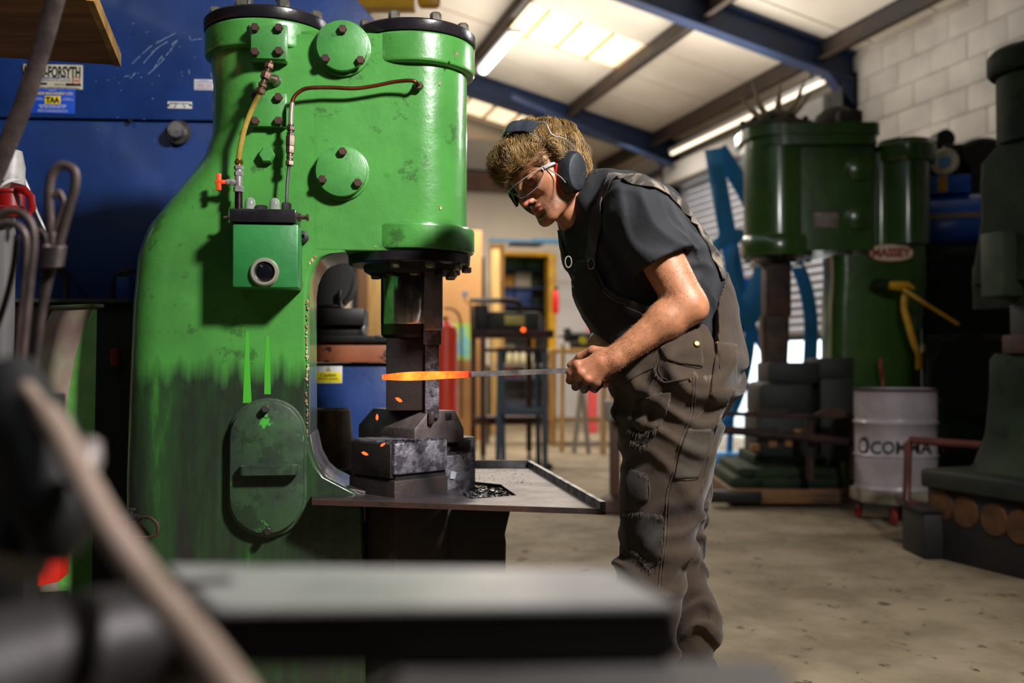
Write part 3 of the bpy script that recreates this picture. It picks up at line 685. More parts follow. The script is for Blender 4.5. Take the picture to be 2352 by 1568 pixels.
# crumbs of scale lying about
def crumbs(name, n, x0, x1, y0, y1, z, smin, smax, m_, parent, seed=1, loc=None):
    r = random.Random(seed); m = MB()
    for _ in range(n):
        x = r.uniform(x0, x1); y = r.uniform(y0, y1); s_ = r.uniform(smin, smax); t = s_ * .18
        A = [(s_ * r.uniform(.5, 1) * math.cos(q), s_ * r.uniform(.5, 1) * math.sin(q)) for q in (0, 1.6, 3.1, 4.7)]
        R = Matrix.Rotation(r.uniform(0, 6.3), 4, 'Z') @ Matrix.Rotation(r.uniform(-.5, .5), 4, 'X')
        T = Matrix.Translation((x, y, z + t + r.uniform(0, s_ * .35))) @ R
        m.add([(p_, q_, -t) for p_, q_ in A] + [(p_, q_, t) for p_, q_ in A], [(0, 1, 2, 3), (7, 6, 5, 4), (0, 4, 5, 1), (1, 5, 6, 2), (2, 6, 7, 3), (3, 7, 4, 0)], T, False)
    return m.build(name, m_, parent, kind='stuff')
crumbs('scale_crumbs', 260, .005, wx - .01, .0, .05, zT - .001, .0015, .005, M_scale, anv, 2)
crumbs('scale_crumbs', 200, wx - .005, xr - .005, .03, .072, zk, .002, .006, M_scale, anv, 3)
# tray
TO = P(1050, 1160, 2.9); TF = Fr(TO.x, 2.9, 0)
tray = thingF('scale_tray', 'flat grey steel tray with upturned rims around the hammer anvil', 'tray', TF)
ztr = .675
def tp_(px, py): v = TF.floor(px, py, ztr); return v
c1 = tp_(718, 1150); c2 = tp_(1385, 1172); c3 = tp_(1216, 1072); c4 = tp_(700, 1072)
hole = [tp_(1078, 1146), tp_(1186, 1137), tp_(1150, 1112), tp_(1092, 1106), tp_(1005, 1100)]
m = MB(); t_ = .010
pts = [c1, c2, c3, c4]
# plate as a fan of strips that leaves the hole beside the anvil open
top = [v.copy() for v in pts] + [hole[0], hole[1], hole[2], hole[3], hole[4]]
vs = [(v.x, v.y, ztr) for v in top] + [(v.x, v.y, ztr - t_) for v in top]
fs = [(0, 1, 5, 4), (1, 2, 6, 5), (2, 3, 8, 7), (2, 7, 6), (3, 0, 4, 8)]
n_ = len(top)
m.add(vs, fs + [tuple(i + n_ for i in f[::-1]) for f in fs] + [(0, 0 + n_, 1 + n_, 1), (1, 1 + n_, 2 + n_, 2), (2, 2 + n_, 3 + n_, 3), (3, 3 + n_, n_, 0), (4, 5, 5 + n_, 4 + n_), (5, 6, 6 + n_, 5 + n_), (6, 7, 7 + n_, 6 + n_), (7, 8, 8 + n_, 7 + n_)], None, False)
m.build('plate', M_tray, tray)
def rim(A, B, h, w, m_, nm, lean=0):
    d = (B - A).normalized(); nrm = Vector((-d.y, d.x, 0)); mm = MB()
    v = []
    for q in (A, B):
        for (o_, z__) in ((-w, ztr - t_), (w, ztr - t_), (w + lean, ztr + h), (-w + lean, ztr + h)): v.append((q.x + nrm.x * o_, q.y + nrm.y * o_, z__))
    mm.add(v, [(0, 1, 2, 3), (7, 6, 5, 4), (0, 4, 5, 1), (1, 5, 6, 2), (2, 6, 7, 3), (3, 7, 4, 0)], None, False); return mm.build(nm, m_, tray)
rim(c4, c3, .024, .004, M_greyst, 'far_rim')
rim(c2, c3, .022, .007, mat('flaking_steel', '#8f8d92', .35, .7, c2='#3a3638', scale=22, lo=.46, hi=.54, bump=.004, bscale=30), 'side_rim')
rim(c1, c2, .004, .004, M_rust, 'near_edge')
# scale pan under the hole
hb = [v for v in hole]; mm = MB(); mm.add([(v.x * 1.0, v.y, ztr - .02) for v in hb], [tuple(range(5))], None, False)
mm.add([(v.x * 1.0, v.y, ztr - .024) for v in hb], [tuple(range(5))[::-1]], None, False); mm.build('under_pan', M_blk, tray)
hc = (hole[0] + hole[1] + hole[2]) / 3
crumbs('scale_heap', 260, hole[0].x - .02, hole[1].x - .02, hole[1].y - .03, hole[2].y + .10, ztr - .017, .004, .011, M_scale, tray, 5)
crumbs('scale_dust', 160, c1.x + .3, c3.x, c2.y + .5, c3.y - .02, ztr, .001, .003, M_scale, tray, 6)
# glowing flakes knocked off the bar
M_hotfl = mat('hot_flake', '#ff5a20', .6, emit='#ff3a10', estr=3.2)
for i, (px, py, D, s_) in enumerate([(916, 918, 2.70, .011), (866, 958, 2.78, .009), (879, 1021, 2.72, .008), (838, 1041, 2.68, .010)]):
    c = P(px, py, D); R = Matrix.Rotation(.5 + i, 4, 'Y'); mm = MB()
    poly = [(s_ * r_ * math.cos(q), s_ * r_ * .55 * math.sin(q)) for q, r_ in ((0, 1), (1, .8), (2.1, .9), (3.1, 1.05), (4.2, .7), (5.3, .85))]
    mm.prism(poly, -.001, .001, M=R)
    lb = ['glowing orange flake falling in front of the dark top die', 'glowing orange flake against the sloping shoulder of the bottom die', 'glowing orange flake lying at the front edge of the die holder', 'glowing orange flake on the black left face of the die holder'][i]
    o = mm.build('hot_flake', M_hotfl, None, label=lb, cat='hot flake', group='glowing flakes of scale'); o.location = c
# glowing bar
BO = P(1400, 850, 2.41)
bar = thing('hot_steel_bar', 'square steel bar glowing orange at its forged left end, held by the man', 'steel bar', (BO.x, BO.y, BO.z))
tip = P(881, 866, 2.735)
def bl(t):  # along the bar from tip to the hidden end
    return tip + (P(1312, 851, 2.47) - tip) * t - BO
M_hot = bpy.data.materials.new('glowing_steel'); M_hot.use_nodes = True; nt = M_hot.node_tree
b_ = nt.nodes['Principled BSDF']; at_ = nt.nodes.new('ShaderNodeAttribute'); at_.attribute_name = 'glow_level'
cr = nt.nodes.new('ShaderNodeValToRGB'); el_ = cr.color_ramp.elements
el_[0].position = 0; el_[0].color = (0, 0, 0, 1); el_[1].position = 1; el_[1].color = (1.0, .30, .03, 1)
for pos, col in ((.12, (.22, .008, .001, 1)), (.35, (.85, .045, .008, 1)), (.65, (1.0, .12, .008, 1))):
    e2 = el_.new(pos); e2.color = col
ns = nt.nodes.new('ShaderNodeTexNoise'); ns.inputs['Scale'].default_value = 60; tcn = nt.nodes.new('ShaderNodeTexCoord'); nt.links.new(tcn.outputs['Object'], ns.inputs['Vector'])
mu = nt.nodes.new('ShaderNodeMath'); mu.operation = 'MULTIPLY_ADD'; nt.links.new(ns.outputs['Fac'], mu.inputs[0]); mu.inputs[1].default_value = .55; nt.links.new(at_.outputs['Fac'], mu.inputs[2])
sb = nt.nodes.new('ShaderNodeMath'); sb.operation = 'SUBTRACT'; nt.links.new(mu.outputs[0], sb.inputs[0]); sb.inputs[1].default_value = .275
nt.links.new(sb.outputs[0], cr.inputs['Fac']); nt.links.new(cr.outputs['Color'], b_.inputs['Emission Color'])
b_.inputs['Emission Strength'].default_value = 2.2; b_.inputs['Base Color'].default_value = lin('#3a2420'); b_.inputs['Roughness'].default_value = .7
ts = [i / 24 for i in range(13)]
hw = [.0070, .0082, .0098, .0112, .0118, .0118, .0112, .0106, .0102, .0098, .0092, .0084, .0076]
mb = MB(); mb.tube([bl(t) for t in ts], hw, 4, flat=1., up=(0, 0, 1)); hot = mb.build('hot_end', M_hot, bar)
me = hot.data; at2 = me.attributes.new('glow_level', 'FLOAT', 'POINT')
heat = [.5, .58, .68, .82, .98, .80, .72, .86, .84, .74, .60, .38, .0]
at2.data.foreach_set('value', [heat[min(i // 4, 12)] for i in range(len(me.vertices))])
MB().tube([bl(.499), bl(.75), bl(1.0), bl(1.24)], [.0072, .0068, .0066, .0066], 4, up=(0, 0, 1)).build('cold_end', mat('bar_steel', '#a39a98', .45, .35, c2='#6e6462', scale=18, bump=.0006, bscale=60), bar)
# ================================================================= signed-distance field modelling for the man
def smin(a, b, k):
    if k <= 0: return np.minimum(a, b)
    h = np.clip(.5 + .5 * (b - a) / k, 0, 1); return b * (1 - h) + a * h - k * h * (1 - h)
def smax(a, b, k): return -smin(-a, -b, k)
class Field:
    def __init__(s, xs, ys, zs):
        s.xs, s.ys, s.zs = [np.asarray(q, np.float32) for q in (xs, ys, zs)]
        s.v = np.full((len(xs), len(ys), len(zs)), 1.0, np.float32)
    def sub(s, lo, hi):
        sl = []
        for g, a, b in zip((s.xs, s.ys, s.zs), lo, hi):
            i = max(0, np.searchsorted(g, a) - 1); j = min(len(g), np.searchsorted(g, b) + 1)
            if j <= i: return None
            sl.append(slice(i, j))
        return tuple(sl)
    def pts(s, sl): return s.xs[sl[0]][:, None, None], s.ys[sl[1]][None, :, None], s.zs[sl[2]][None, None, :]
    def op(s, lo, hi, fn, k=.01, mode='u'):
        sl = s.sub(lo, hi)
        if sl is None: return
        X, Y, Z = s.pts(sl); d = fn(X, Y, Z)
        if mode == 'u': s.v[sl] = smin(s.v[sl], d, k)
        elif mode == 's': s.v[sl] = smax(s.v[sl], -d, k)
        elif mode == 'i': s.v[sl] = smax(s.v[sl], d, k)
        elif mode == 'add': s.v[sl] = s.v[sl] + d
        s.v = s.v
    def cap(s, a, b, ra, rb=None, k=.01, n=None, sq=1., mode='u', infl=0.):
        """tapered capsule; n, sq: distances along n are multiplied by sq (below 1 widens along n)"""
        a = Vector(a); b = Vector(b); rb = ra if rb is None else rb; ra += infl; rb += infl
        R = max(ra, rb) / min(1, sq) + k + .02
        lo = [min(a[i], b[i]) - R for i in range(3)]; hi = [max(a[i], b[i]) + R for i in range(3)]
        ab = b - a; L2 = max(ab.dot(ab), 1e-9)
        def fn(X, Y, Z):
            px, py, pz = X - a.x, Y - a.y, Z - a.z
            if n is not None:
                # segment parameter from the unsquashed point
                t = np.clip((px * ab.x + py * ab.y + pz * ab.z) / L2, 0, 1)
                qx, qy, qz = px - ab.x * t, py - ab.y * t, pz - ab.z * t
                dn = (qx * n[0] + qy * n[1] + qz * n[2]) * (sq - 1)
                qx, qy, qz = qx + n[0] * dn, qy + n[1] * dn, qz + n[2] * dn
            else:
                t = np.clip((px * ab.x + py * ab.y + pz * ab.z) / L2, 0, 1)
                qx, qy, qz = px - ab.x * t, py - ab.y * t, pz - ab.z * t
            return np.sqrt(qx * qx + qy * qy + qz * qz) - (ra + (rb - ra) * t)
        s.op(lo, hi, fn, k, mode)
    def ell(s, c, r, ax, k=.01, mode='u', infl=0.):
        """ellipsoid, ax three unit axes"""
        c = Vector(c); r = [q + infl for q in r]; R = max(r) + k + .02
        def fn(X, Y, Z):
            px, py, pz = X - c.x, Y - c.y, Z - c.z; k0 = 0; k1 = 0
            for q, a in zip(r, ax):
                w = (px * a[0] + py * a[1] + pz * a[2]) / q; k0 = k0 + w * w; k1 = k1 + (w / q) ** 2
            k0 = np.sqrt(k0); k1 = np.sqrt(k1) + 1e-9; return k0 * (k0 - 1) / k1
        s.op([q - R for q in c], [q + R for q in c], fn, k, mode)
    def sample(s, p):
        ix = []
        for g, q in zip((s.xs, s.ys, s.zs), p):
            i = int(np.searchsorted(g, q)) - 1
            if i < 0 or i >= len(g) - 1: return 1.
            ix.append((i, (q - g[i]) / (g[i + 1] - g[i])))
        (i, a), (j, b), (k, c) = ix; v = s.v[i:i + 2, j:j + 2, k:k + 2].astype(float)
        v = v[0] * (1 - a) + v[1] * a; v = v[0] * (1 - b) + v[1] * b; return float(v[0] * (1 - c) + v[1] * c)
    def hit(s, px, py, root, d0=2.0, d1=3.1, step=.006):
        r = ray(px, py); o = Vector((0, 0, CH)) - root; t = d0
        prev = 1.
        while t < d1:
            v = s.sample(o + r * t)
            if v < 0: t -= step * (-v) / (prev - v + 1e-9); return o + r * t
            prev = v; t += step
        return None
    def normal(s, p, e=.006):
        g = Vector([s.sample(p + Vector([e if i == k else 0 for i in range(3)])) - s.sample(p - Vector([e if i == k else 0 for i in range(3)])) for k in range(3)])
        return g.normalized() if g.length > 1e-9 else Vector((0, -1, 0))
    def mesh(s, name, material, parent, smooth_iter=1):
        """surface nets on the (uneven) grid"""
        v = s.v; S = v < 0
        nx, ny, nz = v.shape
        c = S[:-1, :-1, :-1].astype(np.int8)
        cnt = np.zeros((nx - 1, ny - 1, nz - 1), np.int8)
        for i in (0, 1):
            for j in (0, 1):
                for k in (0, 1): cnt += S[i:nx - 1 + i, j:ny - 1 + j, k:nz - 1 + k]
        act = (cnt > 0) & (cnt < 8); I, J, K = np.nonzero(act)
        vid = np.full(cnt.shape, -1, np.int32); vid[I, J, K] = np.arange(len(I))
        acc = np.zeros((len(I), 3)); num = np.zeros(len(I))
        G = (s.xs, s.ys, s.zs)
        corners = [(i, j, k) for i in (0, 1) for j in (0, 1) for k in (0, 1)]
        for a in corners:
            for ax_ in range(3):
                if a[ax_]: continue
                b = list(a); b[ax_] = 1
                va = v[I + a[0], J + a[1], K + a[2]]; vb = v[I + b[0], J + b[1], K + b[2]]
                m = (va < 0) != (vb < 0); t = np.where(m, va / np.where(m, va - vb, 1), 0)
                pa = np.stack([G[0][I + a[0]], G[1][J + a[1]], G[2][K + a[2]]], 1); pb = np.stack([G[0][I + b[0]], G[1][J + b[1]], G[2][K + b[2]]], 1)
                acc += np.where(m[:, None], pa + (pb - pa) * t[:, None], 0); num += m
        co = acc / num[:, None]
        faces = []
        for ax_ in range(3):
            sl0 = [slice(1, -1)] * 3; sl0[ax_] = slice(0, -1); sl1 = [slice(1, -1)] * 3; sl1[ax_] = slice(1, None)
            A = S[tuple(sl0)]; B = S[tuple(sl1)]
            for flip in (0, 1):
                m = (A & ~B) if not flip else (~A & B); q = np.nonzero(m); q = [w + (0 if i == ax_ else 1) for i, w in enumerate(q)]
                o1, o2 = [(1, 2), (2, 0), (0, 1)][ax_]
                def idx(d1, d2):
                    w = [x.copy() for x in q]; w[o1] = w[o1] - d1; w[o2] = w[o2] - d2; return vid[w[0], w[1], w[2]]
                f = np.stack([idx(1, 1), idx(0, 1), idx(0, 0), idx(1, 0)], 1)
                faces.append(f if not flip else f[:, ::-1])
        F_ = np.concatenate(faces); F_ = F_[(F_ >= 0).all(1)]
        me = bpy.data.meshes.new(name); me.vertices.add(len(co)); me.vertices.foreach_set('co', co.astype(np.float32).ravel())
        me.loops.add(len(F_) * 4); me.loops.foreach_set('vertex_index', F_.astype(np.int32).ravel())
        me.polygons.add(len(F_)); me.polygons.foreach_set('loop_start', np.arange(0, len(F_) * 4, 4, dtype=np.int32))
        me.update(calc_edges=True); me.validate()
        me.polygons.foreach_set('use_smooth', np.ones(len(me.polygons), bool))
        me.materials.append(material)
        o = bpy.data.objects.new(name, me); COL.objects.link(o); o.parent = parent
        if smooth_iter:
            sm = o.modifiers.new('smooth', 'SMOOTH'); sm.factor = .5; sm.iterations = smooth_iter
        return o, co
_wr = np.random.RandomState(11)
_W = [(_wr.normal(size=3), _wr.uniform(0, 6.28), _wr.uniform(.5, 1)) for _ in range(9)]
def wob(X, Y, Z, f):
    o = 0
    for d, ph, am in _W:
        d = d / np.linalg.norm(d); o = o + am * np.sin(f * (d[0] * X + d[1] * Y + d[2] * Z) + ph)
    return o / 3.2
def folds(X, Y, Z, dirn, f, warp=.5, sharp=1.6):
    """ridges running perpendicular to dirn"""
    d = Vector(dirn).normalized(); w = wob(X, Y, Z, f * .35)
    q = .5 + .5 * np.sin(f * (d.x * X + d.y * Y + d.z * Z) + warp * 6 * w); return q ** sharp

MR = Vector((.42, 2.58, 0))                       # where the man stands
def J(px, py, D): return P(px, py, D) - MR
def pm(px, D=2.5): return px * D / FPX            # pixels to metres
M_skin = bpy.data.materials.new('skin'); M_skin.use_nodes = True; nt = M_skin.node_tree; sk = nt.nodes['Principled BSDF']
ac = nt.nodes.new('ShaderNodeAttribute'); ac.attribute_name = 'tone'
n1 = nt.nodes.new('ShaderNodeTexNoise'); n1.inputs['Scale'].default_value = 55; n1.inputs['Detail'].default_value = 6
tcs = nt.nodes.new('ShaderNodeTexCoord'); nt.links.new(tcs.outputs['Object'], n1.inputs['Vector'])
mr = nt.nodes.new('ShaderNodeMapRange'); mr.inputs['From Min'].default_value = .3; mr.inputs['From Max'].default_value = .7; mr.inputs['To Min'].default_value = .80; mr.inputs['To Max'].default_value = 1.12
nt.links.new(n1.outputs['Fac'], mr.inputs['Value'])
vm = nt.nodes.new('ShaderNodeVectorMath'); vm.operation = 'SCALE'; nt.links.new(ac.outputs['Color'], vm.inputs[0]); nt.links.new(mr.outputs[0], vm.inputs['Scale'])
nt.links.new(vm.outputs[0], sk.inputs['Base Color']); sk.inputs['Roughness'].default_value = .5
sk.inputs['Subsurface Weight'].default_value = .12; sk.inputs['Subsurface Radius'].default_value = (.010, .004, .002); sk.inputs['Subsurface Scale'].default_value = 1.
bp = nt.nodes.new('ShaderNodeBump'); bp.inputs['Distance'].default_value = .0004; n3 = nt.nodes.new('ShaderNodeTexNoise'); n3.inputs['Scale'].default_value = 220; nt.links.new(tcs.outputs['Object'], n3.inputs['Vector'])
nt.links.new(n3.outputs['Fac'], bp.inputs['Height']); nt.links.new(bp.outputs[0], sk.inputs['Normal'])
M_shirt = mat('black_cotton', '#15161b', .85, c2='#111216', scale=8, bump=.0012, bscale=40)
M_over = mat('worn_canvas', '#2b1d11', .9, c2='#372818', scale=7, lo=.35, hi=.62, wear='#544a3c', wth=.66, wscale=14, bump=.0022, bscale=34, sheen=.1)
M_overd = mat('dark_canvas', '#251e19', .9, c2='#1c1713', scale=9, bump=.0015, bscale=40)
M_overl = mat('dusty_canvas', '#2b231b', .9, c2='#3d352b', scale=9, lo=.3, hi=.6, bump=.0015, bscale=40)
M_seam = mat('seam_canvas', '#4a3c2d', .9, c2='#2a221b', scale=60)
M_boot = mat('boot_leather', '#2a211b', .55, c2='#3c3128', scale=12, bump=.001)

man = thing('person', 'man in black tee and torn brown bib overalls leaning over the glowing bar', 'person', MR)

# head frame
yaw = math.radians(31); f0 = Vector((-.83, 0, -.55)); hu = Vector((-.55, 0, .83)).normalized(); f0.normalize()
hf = (f0 * math.cos(yaw) + Vector((0, -1, 0)) * math.sin(yaw)).normalized(); hl_ = hu.cross(hf).normalized()
HC = J(1248, 386, 2.53)
def HP(x, y, z): return HC + hf * x + hl_ * y + hu * z
HA = (hf, hl_, hu)
# torso frame
ts_ = Vector((-.46, 0, .88)).normalized(); ty = math.radians(24); tf0 = Vector((-.88, 0, -.46)).normalized()
tf = (tf0 * math.cos(ty) + Vector((0, -1, 0)) * math.sin(ty)).normalized(); tl = ts_.cross(tf).normalized()

def torso(F, infl=0., k=.03):
    ch = [(1372, 470, 74), (1400, 508, 100), (1431, 553, 132), (1484, 646, 142), (1526, 721, 134), (1548, 800, 124), (1550, 862, 120)]
    pts = [(J(a, b, 2.58), pm(r, 2.5)) for a, b, r in ch]
    for (a, ra), (b, rb) in zip(pts, pts[1:]): F.cap(a, b, ra * .97, rb * .97, k, tl, .80, infl=infl)
SL = J(1462, 488, 2.40); SRt = J(1352, 528, 2.74)
EL = J(1578, 701, 2.36); WL = J(1412, 822, 2.36)
ER = J(1442, 672, 2.78); WR_ = J(1378, 790, 2.58)
def shoulders(F, infl=0., k=.05):
    c = J(1410, 500, 2.58); F.cap(c, SL, .085, .068, k, infl=infl); F.cap(c, SRt, .085, .062, k, infl=infl)

# ---- skin body
def grid(*segs):
    out = []
    for a, b, h in segs:
        n = max(1, int(round((b - a) / h))); out += list(a + (b - a) * np.arange(n) / n)
    return np.array(out + [segs[-1][1]])
hx0 = J(1128, 0, 2.5).x; hx1 = J(1440, 0, 2.5).x
zH0 = J(0, 545, 2.5).z; zH1 = J(0, 268, 2.5).z; zh0 = J(0, 902, 2.4).z; zh1 = J(0, 775, 2.4).z
xs = grid((hx0, hx1, .0021), (hx1, .55, .008)); ys = grid((-.30, .07, .0023), (.07, .36, .008)); zs = grid((0., zh0, .014), (zh0, zh1, .0021), (zh1, zH0, .007), (zH0, zH1 + .012, .0021))
B = Field(xs, ys, zs)
torso(B, -.012); shoulders(B, -.012, .03)
# legs and feet inside the trousers keep the body whole
for hp_, kn, an in (((1540, 880, 2.48), (1512, 1220, 2.47), (1480, 1600, 2.47)), ((1560, 880, 2.68), (1556, 1230, 2.70), (1598, 1540, 2.72))):
    B.cap(J(*hp_), J(*kn), .085, .058, .03); B.cap(J(*kn), J(*an), .055, .038, .02)
# neck, arms
B.cap(HP(-.045, 0, -.075), J(1352, 492, 2.57), .056, .062, .02); B.cap(HP(.02, 0, -.105), J(1330, 505, 2.56), .034, .05, .03)
B.cap(SL, EL, .054, .043, .02); B.cap(SL + (EL - SL) * .5, EL, .047, .041, .02)
B.cap(J(1592, 705, 2.36), J(1604, 712, 2.355), .028, .020, .02)
fm = EL + (WL - EL) * .28
B.cap(EL, fm, .042, .047, .02); B.cap(fm, WL, .046, .029, .02, (WL - EL).normalized().cross(Vector((0, 1, 0))), 1.05)
B.cap(SRt, ER, .05, .042, .02); B.cap(ER, WR_, .046, .031, .02)
# skull and face
B.ell(HP(-.012, 0, .012), (.098, .077, .094), HA, .01)
B.ell(HP(.022, 0, .0), (.070, .068, .085), HA, .02)
B.cap(HP(.040, .040, -.045), HP(.062, .020, -.098), .030, .020, .02); B.cap(HP(.040, -.040, -.045), HP(.062, -.020, -.098), .030, .020, .02)
for sgn in (1, -1):
    B.cap(HP(.000, sgn * .052, -.055), HP(.014, sgn * .050, -.088), .018, .013, .02)      # jaw angle
    B.cap(HP(.014, sgn * .050, -.090), HP(.072, sgn * .022, -.116), .016, .014, .020)     # jaw line
    B.cap(HP(.045, sgn * .052, -.036), HP(.072, sgn * .036, -.040), .015, .012, .015)     # cheekbone
    B.cap(HP(.070, sgn * .036, .010), HP(.083, sgn * .014, .006), .011, .010, .012)       # brow ridge
B.ell(HP(.077, 0, -.117), (.019, .027, .017), HA, .012)                                   # chin
B.ell(HP(.070, 0, -.082), (.024, .030, .024), HA, .015)                                   # muzzle
for sgn in (1, -1): B.ell(HP(.094, sgn * .031, -.018), (.018, .017, .013), HA, .012, 's')  # eye sockets
B.cap(HP(.086, 0, -.002), HP(.110, 0, -.050), .0072, .0092, .010)                         # nose
B.ell(HP(.109, 0, -.057), (.0115, .0098, .0088), HA, .008)
for sgn in (1, -1):
    B.ell(HP(.097, sgn * .0115, -.061), (.0105, .0062, .0070), HA, .005)
    B.ell(HP(.1030, sgn * .0062, -.0690), (.0050, .0030, .0036), HA, .003, 's')
B.ell(HP(.091, 0, -.0795), (.0088, .0205, .0046), HA, .004)                               # upper lip
B.ell(HP(.088, 0, -.0905), (.0095, .0180, .0055), HA, .004)                               # lower lip
B.cap(HP(.1005, -.019, -.0860), HP(.1005, .019, -.0860), .0030, .0030, .0025, mode='s')   # mouth line
B.ell(HP(.090, 0, -.1010), (.006, .014, .004), HA, .008, 's')
for sgn in (1, -1):                                                                        # eyelids
    ec = HP(.0765, sgn * .031, -.018); dn = (hf * .55 + hu * .83).normalized()
    def lid(X, Y, Z, ec=ec, dn=dn):
        px, py, pz = X - ec.x, Y - ec.y, Z - ec.z; r = np.sqrt(px * px + py * py + pz * pz) - .0140
        pl = -(px * dn.x + py * dn.y + pz * dn.z) - .0020; return np.maximum(r, pl)
    B.op([q - .03 for q in ec], [q + .03 for q in ec], lid, .004)
    dn2 = (hf * .45 - hu * .9).normalized()
    def lid2(X, Y, Z, ec=ec, dn=dn2):
        px, py, pz = X - ec.x, Y - ec.y, Z - ec.z; r = np.sqrt(px * px + py * py + pz * pz) - .0135
        pl = -(px * dn.x + py * dn.y + pz * dn.z) + .0040; return np.maximum(r, pl)
    B.op([q - .03 for q in ec], [q + .03 for q in ec], lid2, .003)
    B.ell(HP(-.012, sgn * .078, -.030), (.018, .007, .030), HA, .004)                      # ear
# hands: chains of phalanges
def hand(wr, palm, knuckles, fingers, thumb, k=.006, pr=.024, pn=None):
    B.cap(wr, palm[0], .028, .030, .012); B.cap(palm[0], palm[1], .031, .024, .012, pn, 1.35)
    for kn, fg in zip(knuckles, fingers):
        B.cap(palm[0], kn, .018, .0112, .012); pts = [kn] + fg; rr = [.0112, .0104, .0095, .0082]
        for i in range(len(pts) - 1): B.cap(pts[i], pts[i + 1], rr[i], rr[i + 1], .0035)
        B.ell(kn, (.0118, .0118, .0118), ((1, 0, 0), (0, 1, 0), (0, 0, 1)), .004)
    rr = [.0155, .0125, .0108, .0088]
    for i in range(len(thumb) - 1): B.cap(thumb[i], thumb[i + 1], rr[i], rr[i + 1], .006)
cam_n = Vector((.1, -1, .1)).normalized()
KL = [J(1327, 838, 2.362), J(1336, 856, 2.352), J(1350, 870, 2.350), J(1369, 878, 2.358)]
FL = [[J(1311, 856, 2.375), J(1309, 873, 2.405), J(1322, 868, 2.435)], [J(1322, 873, 2.368), J(1322, 888, 2.40), J(1336, 880, 2.43)],
      [J(1339, 884, 2.368), J(1342, 894, 2.40), J(1355, 884, 2.43)], [J(1361, 889, 2.375), J(1366, 893, 2.405), J(1378, 884, 2.43)]]
hand(WL, (J(1385, 833, 2.362), J(1352, 852, 2.368)), KL, FL, [J(1395, 812, 2.385), J(1362, 806, 2.405), J(1334, 820, 2.425), J(1310, 838, 2.440)], pn=cam_n)
KR = [J(1352, 822, 2.50), J(1362, 838, 2.505), J(1376, 850, 2.51), J(1392, 858, 2.515)]
FR = [[J(1340, 842, 2.49), J(1340, 862, 2.465), J(1352, 866, 2.445)], [J(1352, 860, 2.49), J(1354, 874, 2.465), J(1364, 872, 2.445)],
      [J(1368, 870, 2.49), J(1370, 880, 2.47), J(1378, 876, 2.45)], [J(1386, 874, 2.50), J(1388, 882, 2.48), J(1394, 878, 2.46)]]
hand(WR_, (J(1392, 815, 2.53), J(1378, 836, 2.51)), KR, FR, [J(1384, 806, 2.52), J(1362, 812, 2.49), J(1346, 826, 2.465), J(1332, 838, 2.45)])
# tendons and veins on the near hand
for (x, y), kn in zip(((1384, 822), (1386, 830), (1390, 838), (1395, 846)), KL): B.cap(J(x, y, 2.345), kn + Vector((0, .002, 0)), .0040, .0058, .006)
body_o, co = B.mesh('body', M_skin, man, 1)
# skin tones per vertex
rel = co - np.array(HC); hx = rel @ np.array(hf); hy = rel @ np.array(hl_); hz = rel @ np.array(hu)
tone = np.tile(np.array(lin('#ab7250')[:3]), (len(co), 1))
def blend(mask, c): tone[:] = tone * (1 - mask[:, None]) + np.array(lin(c)[:3]) * mask[:, None]
def sm_(x, a, b): t = np.clip((x - a) / (b - a), 0, 1); return t * t * (3 - 2 * t)
headm = sm_(-np.sqrt(hx ** 2 + hy ** 2 + hz ** 2), -.16, -.15)
nz_ = np.sin(co[:, 0] * 300 + 4 * np.sin(co[:, 2] * 170)) * np.sin(co[:, 2] * 310 + 3 * np.sin(co[:, 1] * 190)) * .5 + .5
blend(headm * (1 - sm_(hx, .01, .05)) * .25, '#a5674c')
blend(headm * sm_(hx, .085, .105) * (1 - sm_(np.abs(hz + .055), .012, .03)) * .45, '#c8705a')
beard = headm * (1 - sm_(hz, -.085, -.050)) * sm_(hx, -.02, .02) * (1 - .6 * sm_(-hz, .11, .13))
beard = np.maximum(beard, headm * (1 - sm_(np.abs(hz + .070), .005, .010)) * sm_(hx, .06, .085) * (1 - sm_(np.abs(hy), .02, .03)))
blend(beard * (.42 + .30 * nz_), '#5f4030')
lips = headm * (1 - sm_(np.sqrt((hy / .023) ** 2 + ((hz + .0855) / .0098) ** 2), .8, 1.05)) * sm_(hx, .088, .0915)
blend(lips * .85, '#b0504a')
blend(headm * (1 - sm_(np.sqrt((hy / .019) ** 2 + ((hz + .086) / .0018) ** 2), .8, 1.4)) * sm_(hx, .085, .09) * .8, '#4a1c1a')
for sgn in (1, -1):
    blend(headm * (1 - sm_(np.sqrt(((hx - .086) / .03) ** 2 + ((hy - sgn * .0062) / .0042) ** 2 + ((hz + .0655) / .0042) ** 2), .8, 1.1)) * .85, '#3a1a14')
    blend(headm * (1 - sm_(np.sqrt(((hy - sgn * .031) / .021) ** 2 + ((hz + .02) / .013) ** 2), .7, 1.3)) * sm_(hx, .05, .07) * .35, '#9a5a48')
wv = WL - EL; tt = ((co - np.array(EL)) @ np.array(wv)) / wv.dot(wv)
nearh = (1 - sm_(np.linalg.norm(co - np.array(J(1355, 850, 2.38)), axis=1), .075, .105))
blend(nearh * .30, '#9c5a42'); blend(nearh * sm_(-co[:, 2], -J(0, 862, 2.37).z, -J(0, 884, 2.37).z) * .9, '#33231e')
for kn in KL: blend((1 - sm_(np.linalg.norm(co - np.array(kn), axis=1), .008, .016)) * .4, '#c4705a')
blend(nearh * (nz_ > .8) * .25, '#5a3a2c')
me = body_o.data; at = me.color_attributes.new('tone', 'FLOAT_COLOR', 'POINT')
at.data.foreach_set('color', np.concatenate([tone, np.ones((len(co), 1))], 1).astype(np.float32).ravel())

